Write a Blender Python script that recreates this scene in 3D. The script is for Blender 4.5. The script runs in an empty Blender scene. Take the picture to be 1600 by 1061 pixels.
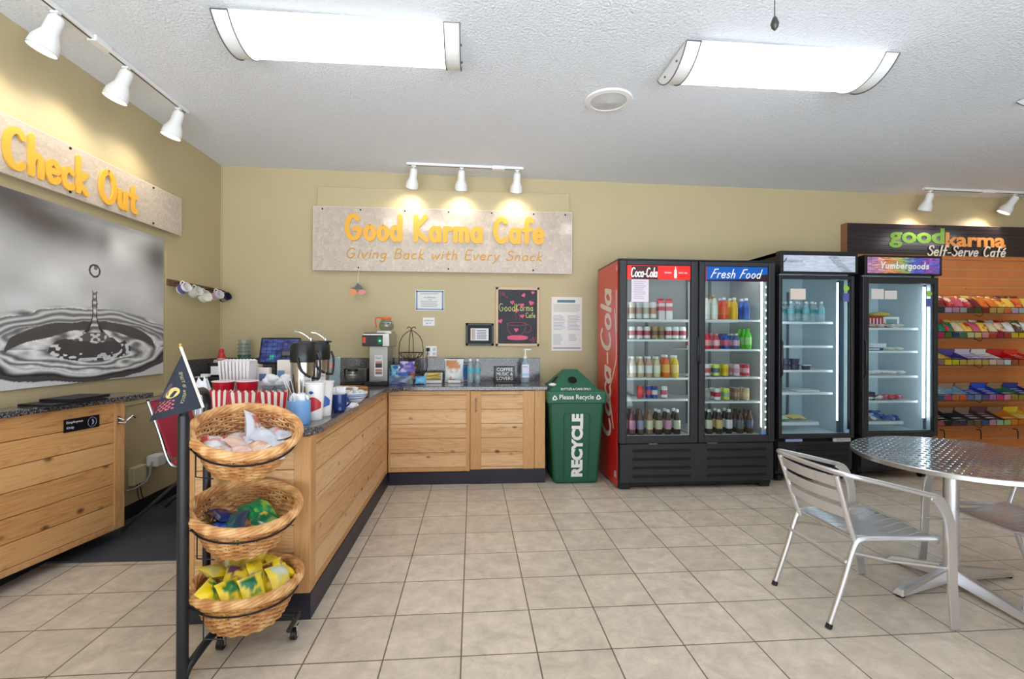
import bpy, math, random
import numpy as np
from mathutils import Vector, Matrix
R = random.Random(7)
C = bpy.context.scene.collection
PI = math.pi
S = bpy.context.scene

# ------------------------------------------------------------------ camera
cam = bpy.data.cameras.new('camera'); co = bpy.data.objects.new('camera', cam); C.objects.link(co)
cam.sensor_width = 36; cam.lens = 750.83 / 1600 * 36; cam.clip_start = .05
YAW, PITCH, ROLL, EYE = .0817, .0011, .0040, 1.379
_f = Vector((math.sin(YAW) * math.cos(PITCH), math.cos(YAW) * math.cos(PITCH), math.sin(PITCH)))
_r = Vector((math.cos(YAW), -math.sin(YAW), 0)); _u = _r.cross(_f)
_r2 = _r * math.cos(ROLL) + _u * math.sin(ROLL); _u2 = -_r * math.sin(ROLL) + _u * math.cos(ROLL)
co.matrix_world = Matrix(((_r2.x, _u2.x, -_f.x, 0), (_r2.y, _u2.y, -_f.y, 0), (_r2.z, _u2.z, -_f.z, EYE), (0, 0, 0, 1)))
S.camera = co
S.view_settings.view_transform = 'Standard'; S.view_settings.look = 'None'
S.view_settings.gamma = 1; S.view_settings.use_curve_mapping = False
S.view_settings.exposure = -0.1
# ------------------------------------------------------------------ world: added ambient fill, entering where the room is left open behind the camera
W = bpy.data.worlds.new('world'); S.world = W; W.use_nodes = True
_n = W.node_tree.nodes; _l = W.node_tree.links; _bg = _n['Background']
_tc = _n.new('ShaderNodeTexCoord'); _sp = _n.new('ShaderNodeSeparateXYZ'); _mr = _n.new('ShaderNodeMapRange')
_l.new(_tc.outputs['Generated'], _sp.inputs[0]); _l.new(_sp.outputs['Z'], _mr.inputs['Value'])
_mr.inputs['From Min'].default_value = -.12; _mr.inputs['From Max'].default_value = .08; _mr.inputs['To Min'].default_value = 7.6; _mr.inputs['To Max'].default_value = 1.75   # added glow below the horizon to brighten the ceiling, dimmer above
_bg.inputs[0].default_value = (.86, .94, 1, 1); _l.new(_mr.outputs['Result'], _bg.inputs[1])
LAMP = 6.5      # ceiling fixture emission
SPOT = 22        # track head watts

# ------------------------------------------------------------------ helpers
def lin(c):
    return tuple((x / 255 / 12.92 if x / 255 <= .04045 else ((x / 255 + .055) / 1.055) ** 2.4) for x in c[:3])
MATS = {}
def mat(name, col=(200, 200, 200), rough=.5, metal=0., spec=.5, emit=0, var=0., vscale=20, bump=0., bscale=60, trans=0, alpha=1, attr=False, coat=0):
    if name in MATS: return MATS[name]
    m = bpy.data.materials.new(name); m.use_nodes = True; nt = m.node_tree; p = nt.nodes['Principled BSDF']
    c = lin(col) + (1,)
    p.inputs['Base Color'].default_value = c; p.inputs['Roughness'].default_value = rough
    p.inputs['Metallic'].default_value = metal; p.inputs['Specular IOR Level'].default_value = spec
    p.inputs['Coat Weight'].default_value = coat; p.inputs['Coat Roughness'].default_value = .05
    if emit:
        p.inputs['Emission Color'].default_value = c; p.inputs['Emission Strength'].default_value = emit
    tc = nt.nodes.new('ShaderNodeTexCoord')
    if attr:
        a = nt.nodes.new('ShaderNodeAttribute'); a.attribute_name = 'Col'
        nt.links.new(a.outputs['Color'], p.inputs['Base Color'])
        if emit: nt.links.new(a.outputs['Color'], p.inputs['Emission Color'])
    elif var:
        n = nt.nodes.new('ShaderNodeTexNoise'); n.inputs['Scale'].default_value = vscale; n.inputs['Detail'].default_value = 4
        nt.links.new(tc.outputs['Object'], n.inputs['Vector'])
        r = nt.nodes.new('ShaderNodeMapRange'); r.inputs['From Min'].default_value = .3; r.inputs['From Max'].default_value = .7
        r.inputs['To Min'].default_value = 1 - var; r.inputs['To Max'].default_value = 1 + var
        nt.links.new(n.outputs['Fac'], r.inputs['Value'])
        mx = nt.nodes.new('ShaderNodeVectorMath'); mx.operation = 'SCALE'; mx.inputs[0].default_value = c[:3]
        nt.links.new(r.outputs['Result'], mx.inputs['Scale']); nt.links.new(mx.outputs['Vector'], p.inputs['Base Color'])
    if bump:
        n = nt.nodes.new('ShaderNodeTexNoise'); n.inputs['Scale'].default_value = bscale; n.inputs['Detail'].default_value = 3
        nt.links.new(tc.outputs['Object'], n.inputs['Vector'])
        b = nt.nodes.new('ShaderNodeBump'); b.inputs['Strength'].default_value = bump; b.inputs['Distance'].default_value = .01
        nt.links.new(n.outputs['Fac'], b.inputs['Height']); nt.links.new(b.outputs['Normal'], p.inputs['Normal'])
    MATS[name] = m
    return m
def glassmat(name, tint=(235, 245, 245), refl=.06, rough=.02, dens=.0):
    if name in MATS: return MATS[name]
    m = bpy.data.materials.new(name); m.use_nodes = True; nt = m.node_tree; nt.nodes.clear()
    o = nt.nodes.new('ShaderNodeOutputMaterial'); mx = nt.nodes.new('ShaderNodeMixShader')
    t = nt.nodes.new('ShaderNodeBsdfTransparent'); t.inputs[0].default_value = lin(tint) + (1,)
    g = nt.nodes.new('ShaderNodeBsdfGlossy'); g.inputs['Roughness'].default_value = rough
    f = nt.nodes.new('ShaderNodeLayerWeight'); f.inputs['Blend'].default_value = .5
    pw = nt.nodes.new('ShaderNodeMath'); pw.operation = 'POWER'; pw.inputs[1].default_value = 4; nt.links.new(f.outputs['Facing'], pw.inputs[0])
    ad = nt.nodes.new('ShaderNodeMath'); ad.operation = 'ADD'; ad.inputs[1].default_value = refl; ad.use_clamp = True
    nt.links.new(pw.outputs[0], ad.inputs[0]); nt.links.new(ad.outputs[0], mx.inputs[0])
    nt.links.new(t.outputs[0], mx.inputs[1]); nt.links.new(g.outputs[0], mx.inputs[2])
    last = mx
    if dens:
        d = nt.nodes.new('ShaderNodeBsdfDiffuse'); d.inputs[0].default_value = lin(tint) + (1,)
        m2 = nt.nodes.new('ShaderNodeMixShader'); m2.inputs[0].default_value = dens
        nt.links.new(mx.outputs[0], m2.inputs[1]); nt.links.new(d.outputs[0], m2.inputs[2]); last = m2
    nt.links.new(last.outputs[0], o.inputs[0]); MATS[name] = m
    return m

def frame(o, right, up):
    r = Vector(right).normalized(); u = Vector(up).normalized(); n = r.cross(u)
    return Matrix(((r.x, u.x, n.x, o[0]), (r.y, u.y, n.y, o[1]), (r.z, u.z, n.z, o[2]), (0, 0, 0, 1)))
def front(x, y, z): return frame((x, y, z), (1, 0, 0), (0, 0, 1))      # faces the camera side (-Y)
def axisM(p, d, roll=0):                                                # local z along d
    q = Vector(d).to_track_quat('Z', 'Y').to_matrix().to_4x4()
    return Matrix.Translation(Vector(p)) @ q @ Matrix.Rotation(roll, 4, 'Z')

class MB:
    def __init__(s): s.v = []; s.f = []; s.mi = []; s.sm = []; s.cur = 0; s.col = None
    def m(s, i): s.cur = i; return s
    def add(s, vs, fs, smooth=False, M=None):
        b = len(s.v)
        for p in vs:
            p = Vector(p); s.v.append(M @ p if M is not None else p)
        for f in fs: s.f.append([b + i for i in f]); s.mi.append(s.cur); s.sm.append(smooth)
        return s
    def box(s, x0, x1, y0, y1, z0, z1, M=None):
        return s.add([(x0, y0, z0), (x1, y0, z0), (x1, y1, z0), (x0, y1, z0), (x0, y0, z1), (x1, y0, z1), (x1, y1, z1), (x0, y1, z1)],
                     [(0, 3, 2, 1), (4, 5, 6, 7), (0, 1, 5, 4), (1, 2, 6, 5), (2, 3, 7, 6), (3, 0, 4, 7)], False, M)
    def taper(s, w0, d0, w1, d1, z0, z1, M=None, c0=(0, 0), c1=(0, 0)):
        a, b, e, g = w0 / 2, d0 / 2, w1 / 2, d1 / 2
        return s.add([(c0[0] - a, c0[1] - b, z0), (c0[0] + a, c0[1] - b, z0), (c0[0] + a, c0[1] + b, z0), (c0[0] - a, c0[1] + b, z0),
                      (c1[0] - e, c1[1] - g, z1), (c1[0] + e, c1[1] - g, z1), (c1[0] + e, c1[1] + g, z1), (c1[0] - e, c1[1] + g, z1)],
                     [(0, 3, 2, 1), (4, 5, 6, 7), (0, 1, 5, 4), (1, 2, 6, 5), (2, 3, 7, 6), (3, 0, 4, 7)], False, M)
    def lathe(s, prof, n=20, M=None, smooth=True, sx=1, sy=1):
        vs = []; fs = []
        for r, z in prof:
            for k in range(n):
                a = 2 * PI * k / n; vs.append((r * math.cos(a) * sx, r * math.sin(a) * sy, z))
        for i in range(len(prof) - 1):
            for k in range(n):
                k2 = (k + 1) % n; fs.append((i * n + k, i * n + k2, (i + 1) * n + k2, (i + 1) * n + k))
        if prof[0][0] > 1e-5: fs.append(tuple(range(n))[::-1])
        if prof[-1][0] > 1e-5: fs.append(tuple((len(prof) - 1) * n + k for k in range(n)))
        return s.add(vs, fs, smooth, M)
    def shell(s, prof, n=20, M=None, sx=1, sy=1):      # open lathe, no caps
        vs = []; fs = []
        for r, z in prof:
            for k in range(n):
                a = 2 * PI * k / n; vs.append((r * math.cos(a) * sx, r * math.sin(a) * sy, z))
        for i in range(len(prof) - 1):
            for k in range(n):
                k2 = (k + 1) % n; fs.append((i * n + k, i * n + k2, (i + 1) * n + k2, (i + 1) * n + k))
        return s.add(vs, fs, True, M)
    def cyl(s, p0, p1, r0, r1=None, n=14, M=None):
        p0 = Vector(p0); p1 = Vector(p1); L = (p1 - p0).length
        A = axisM(p0, p1 - p0)
        if M is not None: A = M @ A
        return s.lathe([(r0, 0), (r1 if r1 is not None else r0, L)], n, A)
    def tube(s, pts, r, n=8, closed=False, M=None, flat=1.0, updir=None):
        pts = [Vector(p) for p in pts]; N = len(pts)
        rs = r if isinstance(r, (list, tuple)) else [r] * N
        vs = []; fs = []; prev = None
        for i, p in enumerate(pts):
            a = pts[(i - 1) % N] if (closed or i > 0) else p
            b = pts[(i + 1) % N] if (closed or i < N - 1) else p
            t = (b - a).normalized()
            if prev is None:
                h = Vector(updir) if updir else (Vector((0, 0, 1)) if abs(t.z) < .9 else Vector((1, 0, 0)))
                nrm = (h - t * h.dot(t)).normalized()
            else:
                nrm = (prev - t * prev.dot(t)).normalized()
            prev = nrm; bn = t.cross(nrm)
            for k in range(n):
                an = 2 * PI * k / n
                vs.append(p + nrm * (math.cos(an) * rs[i] * flat) + bn * (math.sin(an) * rs[i]))
        for i in range(N if closed else N - 1):
            j = (i + 1) % N
            for k in range(n):
                k2 = (k + 1) % n; fs.append((i * n + k, i * n + k2, j * n + k2, j * n + k))
        if not closed:
            fs.append(tuple(range(n))[::-1]); fs.append(tuple((N - 1) * n + k for k in range(n)))
        return s.add(vs, fs, True, M)
    def prism(s, poly, d, M=None, z0=0.):              # poly in local xy, extruded z0..z0+d
        n = len(poly)
        vs = [(p[0], p[1], z0) for p in poly] + [(p[0], p[1], z0 + d) for p in poly]
        fs = [tuple(range(n))[::-1], tuple(range(n, 2 * n))] + [(i, (i + 1) % n, n + (i + 1) % n, n + i) for i in range(n)]
        return s.add(vs, fs, False, M)
    def sphere(s, c, r, n=12, m=8, M=None, sc=(1, 1, 1)):
        A = Matrix.Translation(Vector(c)) @ Matrix.Diagonal((sc[0], sc[1], sc[2], 1))
        if M is not None: A = M @ A
        return s.lathe([(max(1e-6, r * math.sin(PI * i / m)), -r * math.cos(PI * i / m)) for i in range(m + 1)], n, A)

WM = {}
def wm(o): return WM.get(o.name, Matrix.Identity(4))
def obj(name, mb, mats, parent=None, bevel=0, world=True, origin=None, ang=38, kind=None, seg=2):
    me = bpy.data.meshes.new(name)
    vs = mb.v
    if parent is not None:
        if world:
            I = wm(parent).inverted(); vs = [I @ v for v in vs]
        M = wm(parent)
    else:
        if origin is None:
            xs = [v.x for v in vs]; ys = [v.y for v in vs]; zs = [v.z for v in vs]
            origin = Vector(((min(xs) + max(xs)) / 2, (min(ys) + max(ys)) / 2, min(zs)))
        origin = Vector(origin); vs = [v - origin for v in vs]
    me.from_pydata([tuple(v) for v in vs], [], mb.f)
    if not isinstance(mats, (list, tuple)): mats = [mats]
    for m in mats: me.materials.append(m)
    me.polygons.foreach_set('material_index', [min(i, len(mats) - 1) for i in mb.mi])
    me.polygons.foreach_set('use_smooth', mb.sm)
    if mb.col is not None:
        a = me.color_attributes.new('Col', 'FLOAT_COLOR', 'POINT')
        a.data.foreach_set('color', np.asarray(mb.col, dtype=np.float32).ravel())
    me.update()
    if any(mb.sm): me.set_sharp_from_angle(angle=math.radians(ang))
    o = bpy.data.objects.new(name, me); C.objects.link(o)
    if parent is not None: o.parent = parent; WM[o.name] = M.copy()
    else: o.location = origin; WM[o.name] = Matrix.Translation(origin)
    if bevel:
        b = o.modifiers.new('bevel', 'BEVEL'); b.width = bevel; b.segments = seg; b.limit_method = 'ANGLE'; b.angle_limit = math.radians(40)
    if kind: o['kind'] = kind
    return o
def objs(name, mb, mats, parent=None, **k):
    # every loose piece of the mesh becomes a part of its own
    n = len(mb.v); up = list(range(n))
    def fnd(i):
        while up[i] != i: up[i] = up[up[i]]; i = up[i]
        return i
    for f in mb.f:
        r = fnd(f[0])
        for i in f[1:]: up[fnd(i)] = r
    gr = {}
    for fi, f in enumerate(mb.f): gr.setdefault(fnd(f[0]), []).append(fi)
    out = []
    for fl in gr.values():
        ids = {}; q = MB()
        for fi in fl:
            g = []
            for i in mb.f[fi]:
                if i not in ids: ids[i] = len(q.v); q.v.append(mb.v[i])
                g.append(ids[i])
            q.f.append(g); q.mi.append(mb.mi[fi]); q.sm.append(mb.sm[fi])
        out.append(obj(name, q, mats, parent, **k))
    return out
def thing(name, label, cat, loc=(0, 0, 0), rotz=0, group=None):
    o = bpy.data.objects.new(name, None); C.objects.link(o); o.empty_display_size = .05
    o.location = loc; o.rotation_euler = (0, 0, rotz)
    WM[o.name] = Matrix.Translation(Vector(loc)) @ Matrix.Rotation(rotz, 4, 'Z')
    return tag(o, label, cat, group)
def tag(o, label, cat, group=None):
    o['label'] = label; o['category'] = cat
    if group: o['group'] = group
    return o
def single(name, label, cat, mb, mats, group=None, **k):
    return tag(obj(name, mb, mats, **k), label, cat, group)
def struct(name, mb, mats, **k): return obj(name, mb, mats, kind='structure', **k)
def dup(root, loc, rot=(0, 0, 0), label=None, group=None, scale=None):
    r = root.copy(); C.objects.link(r); r.location = loc; r.rotation_euler = rot
    if scale: r.scale = scale
    if label: r['label'] = label
    if group: r['group'] = group
    for ch in list(root.children):
        c = ch.copy(); C.objects.link(c); c.parent = r
        for g in ch.children:
            d = g.copy(); C.objects.link(d); d.parent = c
    return r
def remesh_mats(root, cols):        # give a copied one-mesh thing its own material set
    pass

# --- painted flat prints: a colour grid
def paint(name, w, h, nx, ny, fn, M, m, parent=None, thick=0.0):
    mb = MB(); us = np.linspace(0, 1, nx + 1); vs_ = np.linspace(0, 1, ny + 1)
    U, V = np.meshgrid(us, vs_)
    rgb = np.clip(fn(U, V), 0, 1); rgb = np.where(rgb <= .04045, rgb / 12.92, ((rgb + .055) / 1.055) ** 2.4)
    P = [(u * w, v * h, 0) for v in vs_ for u in us]
    F = [(j * (nx + 1) + i, j * (nx + 1) + i + 1, (j + 1) * (nx + 1) + i + 1, (j + 1) * (nx + 1) + i) for j in range(ny) for i in range(nx)]
    mb.add(P, F, False, M)
    mb.col = np.concatenate([rgb.reshape(-1, 3), np.ones((len(P), 1))], 1)
    return obj(name, mb, m, parent)
_rs = np.random.RandomState(3)
def vnoise(U, V, f, seed=0):
    rs = np.random.RandomState(seed); n = int(f) + 3; g = rs.rand(n, n)
    x = U * f; y = V * f; xi = np.clip(np.floor(x).astype(int), 0, n - 2); yi = np.clip(np.floor(y).astype(int), 0, n - 2)
    fx = x - xi; fy = y - yi; fx = fx * fx * (3 - 2 * fx); fy = fy * fy * (3 - 2 * fy)
    return (g[yi, xi] * (1 - fx) + g[yi, xi + 1] * fx) * (1 - fy) + (g[yi + 1, xi] * (1 - fx) + g[yi + 1, xi + 1] * fx) * fy

# --- block text from the built-in font, fitted to a width and height
def block(name, text, m, M, w, h, parent, depth=.002, offset=0., shear=0., z=0.):
    cu = bpy.data.curves.new(name, 'FONT'); cu.body = text; cu.extrude = depth / 2; cu.offset = offset; cu.shear = shear
    cu.align_x = 'CENTER'; cu.resolution_u = 3
    t = bpy.data.objects.new('tmp', cu); C.objects.link(t)
    dg = bpy.context.evaluated_depsgraph_get(); dg.update()
    me = bpy.data.meshes.new_from_object(t.evaluated_get(dg)); bpy.data.objects.remove(t)
    xs = [v.co.x for v in me.vertices]; ys = [v.co.y for v in me.vertices]
    sx = w / (max(xs) - min(xs)); sy = h / (max(ys) - min(ys)); cx = (max(xs) + min(xs)) / 2; cy = (max(ys) + min(ys)) / 2
    mb = MB(); mb.add([((v.co.x - cx) * sx, (v.co.y - cy) * sy, v.co.z + z + depth / 2) for v in me.vertices], [tuple(p.vertices) for p in me.polygons], False, M)
    bpy.data.meshes.remove(me)
    return obj(name, mb, m, parent)

# --- stroke lettering
def arc(cx, cy, rx, ry, a0, a1, n=12):
    return [(cx + rx * math.cos(math.radians(a0 + (a1 - a0) * i / n)), cy + ry * math.sin(math.radians(a0 + (a1 - a0) * i / n))) for i in range(n + 1)]
G = {
 'C': (.68, [arc(.36, .48, .3, .48, 48, 312, 16)]), 'O': (.78, [arc(.36, .48, .32, .48, 90, 450, 20)]),
 'G': (.78, [arc(.36, .48, .3, .48, 50, 340, 16) + [(.64, .42), (.4, .42)]]),
 'K': (.66, [[(.08, .98), (.08, 0)], [(.55, .98), (.12, .45), (.58, 0)]]),
 'B': (.62, [[(.08, 0), (.08, .98)], [(.08, .96), (.4, .95), (.46, .75), (.36, .55), (.1, .52), (.42, .5), (.54, .28), (.42, .03), (.08, .02)]]),
 'E': (.58, [[(.5, .96), (.1, .96), (.1, .02), (.52, .02)], [(.1, .5), (.42, .5)]]),
 'S': (.58, [[(.5, .8), (.36, .97), (.14, .9), (.1, .7), (.3, .52), (.5, .34), (.44, .08), (.22, 0), (.04, .14)]]),
 'F': (.58, [[(.6, .98), (.2, .94)], [(.24, .94), (.12, .4), (.04, 0)], [(.14, .5), (.46, .54)]]),
 'h': (.5, [[(.08, .98), (.08, 0)], [(.08, .36), (.2, .52), (.36, .48), (.4, .3), (.4, 0)]]),
 'e': (.5, [[(.06, .28), (.4, .3), (.38, .46), (.22, .54), (.07, .42), (.05, .2), (.16, .02), (.3, .01), (.42, .1)]]),
 'c': (.46, [arc(.24, .26, .2, .26, 48, 312, 12)]),
 'k': (.5, [[(.08, .98), (.08, 0)], [(.38, .56), (.1, .28), (.42, 0)]]),
 'u': (.52, [[(.07, .52), (.08, .16), (.2, 0), (.36, .1), (.4, .3)], [(.4, .52), (.42, 0)]]),
 't': (.42, [[(.18, .8), (.18, .14), (.26, .01), (.36, .04)], [(.02, .52), (.36, .54)]]),
 'o': (.52, [arc(.24, .26, .19, .26, 90, 450, 14)]),
 'd': (.54, [arc(.22, .26, .18, .26, 20, 340, 12), [(.42, .98), (.42, 0)]]),
 'a': (.54, [arc(.22, .26, .18, .26, 20, 340, 12), [(.41, .52), (.43, 0)]]),
 'r': (.4, [[(.08, .52), (.08, 0)], [(.08, .34), (.18, .5), (.34, .5)]]),
 'm': (.76, [[(.07, .52), (.07, 0)], [(.07, .36), (.2, .52), (.34, .44), (.35, 0)], [(.35, .36), (.48, .52), (.62, .44), (.64, 0)]]),
 'n': (.52, [[(.07, .52), (.07, 0)], [(.07, .36), (.22, .52), (.38, .42), (.4, 0)]]),
 'f': (.42, [[(.42, .9), (.3, .99), (.19, .86), (.17, 0)], [(.02, .52), (.34, .54)]]),
 'i': (.22, [[(.1, .52), (.1, 0)], [(.1, .74), (.11, .76)]]),
 'l': (.22, [[(.1, .98), (.1, 0)]]),
 'v': (.46, [[(.03, .52), (.2, 0), (.4, .54)]]),
 'w': (.66, [[(.03, .52), (.16, 0), (.31, .4), (.45, 0), (.6, .54)]]),
 'y': (.5, [[(.05, .52), (.2, .1), (.26, .06)], [(.44, .54), (.24, -.05), (.06, -.34)]]),
 'g': (.52, [arc(.22, .27, .17, .24, 20, 340, 12), [(.4, .52), (.4, -.1), (.28, -.32), (.06, -.24)]]),
 's': (.42, [[(.36, .44), (.22, .54), (.08, .44), (.12, .32), (.3, .22), (.34, .1), (.2, 0), (.04, .08)]]),
 'p': (.54, [[(.08, .52), (.08, -.34)], arc(.26, .26, .18, .26, 160, -160, 12)]),
 'Y': (.62, [[(.04, .98), (.3, .5), (.56, .98)], [(.3, .5), (.28, 0)]]),
 'b': (.54, [[(.08, .98), (.08, 0)], arc(.26, .26, .18, .26, 160, -160, 12)]),
 '-': (.4, [[(.06, .28), (.32, .3)]]), ' ': (.36, []),
 '\u00e9': (.5, [[(.06, .28), (.4, .3), (.38, .46), (.22, .54), (.07, .42), (.05, .2), (.16, .02), (.3, .01), (.42, .1)], [(.2, .7), (.34, .86)]]),
}
def smooth_line(p, k=4):
    if len(p) < 3: return [Vector((a[0], a[1], 0)) for a in p]
    q = [Vector((a[0], a[1], 0)) for a in p]; q = [q[0] * 2 - q[1]] + q + [q[-1] * 2 - q[-2]]
    out = []
    for i in range(1, len(q) - 2):
        for j in range(k):
            t = j / k; a, b, c, d = q[i - 1], q[i], q[i + 1], q[i + 2]
            out.append(.5 * ((2 * b) + (c - a) * t + (2 * a - 5 * b + 4 * c - d) * t * t + (3 * b - a - 3 * c + d) * t ** 3))
    out.append(q[-2]); return out
def ribbon(mb, pts, hw, th, M, z=0.):
    n = len(pts)
    if n < 2: return
    L = []; Rr = []
    for i, p in enumerate(pts):
        t = (pts[min(i + 1, n - 1)] - pts[max(i - 1, 0)])
        if t.length < 1e-9: t = Vector((1, 0, 0))
        t.normalize(); s = Vector((-t.y, t.x, 0)) * hw
        L.append(p + s); Rr.append(p - s)
    vs = []; fs = []
    for i, (a, b) in enumerate(zip(L, Rr)): zz = z + th * (1 + .003 * i); vs += [(a.x, a.y, zz), (b.x, b.y, zz), (a.x, a.y, z), (b.x, b.y, z)]
    for i in range(n - 1):
        a = 4 * i; b = a + 4
        fs += [(a, a + 1, b + 1, b), (a + 2, a, b, b + 2), (a + 1, a + 3, b + 3, b + 1)]
    mb.add(vs, fs, False, M)
    for p in (pts[0], pts[-1]):
        c = [(p.x + hw * math.cos(PI * k / 5), p.y + hw * math.sin(PI * k / 5)) for k in range(10)]
        mb.prism(c, th - .0001, M, z)
def scribe(name, text, m, M, w, h, hw, parent, th=.003, slant=0., z=0., jit=0., mb=None, gap=.09):
    X = 0; st = []
    for ch in text:
        ad, ss = G[ch]
        dy = jit * (R.random() - .5)
        for s_ in ss: st.append([(X + x + slant * y, y + dy) for x, y in s_])
        X += ad + gap
    xs = [p[0] for s_ in st for p in s_]; x0, x1 = min(xs), max(xs); sx = w / (x1 - x0); sy = h
    own = mb is None; mb = mb or MB()
    for i, s_ in enumerate(st): ribbon(mb, smooth_line([((x - (x0 + x1) / 2) * sx, y * sy) for x, y in s_]), hw, th, M, z + (i % 7) * .0002)
    return obj(name, mb, m, parent) if own else None

# ------------------------------------------------------------------ materials
def nodes(m): return m.node_tree.nodes, m.node_tree.links
def wallmat():
    m = mat('wall_paint', (192, 176, 138), .55, bump=.05, bscale=180, var=.02, vscale=3)
    return m
def ceilmat():
    m = mat('ceiling_texture', (242, 246, 254), .9, spec=.2)
    N, L = nodes(m); p = N['Principled BSDF']; tc = N.new('ShaderNodeTexCoord')
    n = N.new('ShaderNodeTexNoise'); n.inputs['Scale'].default_value = 64; n.inputs['Detail'].default_value = 4; n.inputs['Roughness'].default_value = .6
    b = N.new('ShaderNodeBump'); b.inputs['Strength'].default_value = 1.0; b.inputs['Distance'].default_value = .016
    L.new(tc.outputs['Object'], n.inputs['Vector']); L.new(n.outputs['Fac'], b.inputs['Height']); L.new(b.outputs['Normal'], p.inputs['Normal'])
    return m
def tilemat():
    m = mat('floor_tile', (190, 170, 150), .33, spec=.45); N, L = nodes(m); p = N['Principled BSDF']
    tc = N.new('ShaderNodeTexCoord'); mp = N.new('ShaderNodeVectorMath'); mp.operation = 'ADD'; mp.inputs[1].default_value = (.7243 + 6.7, -2.0411 + 6.7, 0)
    L.new(tc.outputs['Object'], mp.inputs[0])
    br = N.new('ShaderNodeTexBrick'); br.offset = 0; br.squash = 1
    for k, v in (('Scale', 1), ('Brick Width', .335), ('Row Height', .335), ('Mortar Size', .0035), ('Mortar Smooth', .2), ('Bias', 0)): br.inputs[k].default_value = v
    br.inputs['Color1'].default_value = lin((205, 190, 171)) + (1,); br.inputs['Color2'].default_value = lin((217, 202, 183)) + (1,)
    br.inputs['Mortar'].default_value = lin((112, 98, 86)) + (1,)
    L.new(mp.outputs[0], br.inputs['Vector'])
    n = N.new('ShaderNodeTexNoise'); n.inputs['Scale'].default_value = 9; n.inputs['Detail'].default_value = 10; n.inputs['Roughness'].default_value = .72; n.inputs['Distortion'].default_value = .4
    L.new(tc.outputs['Object'], n.inputs['Vector'])
    r = N.new('ShaderNodeMapRange'); r.inputs['From Min'].default_value = .34; r.inputs['From Max'].default_value = .66; r.inputs['To Min'].default_value = .80; r.inputs['To Max'].default_value = 1.13
    L.new(n.outputs['Fac'], r.inputs['Value'])
    s_ = N.new('ShaderNodeVectorMath'); s_.operation = 'SCALE'; L.new(br.outputs['Color'], s_.inputs[0]); L.new(r.outputs['Result'], s_.inputs['Scale'])
    L.new(s_.outputs['Vector'], p.inputs['Base Color'])
    b = N.new('ShaderNodeBump'); b.inputs['Strength'].default_value = .35; b.inputs['Distance'].default_value = .003; b.invert = True
    L.new(br.outputs['Fac'], b.inputs['Height']); L.new(b.outputs['Normal'], p.inputs['Normal'])
    return m
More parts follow.
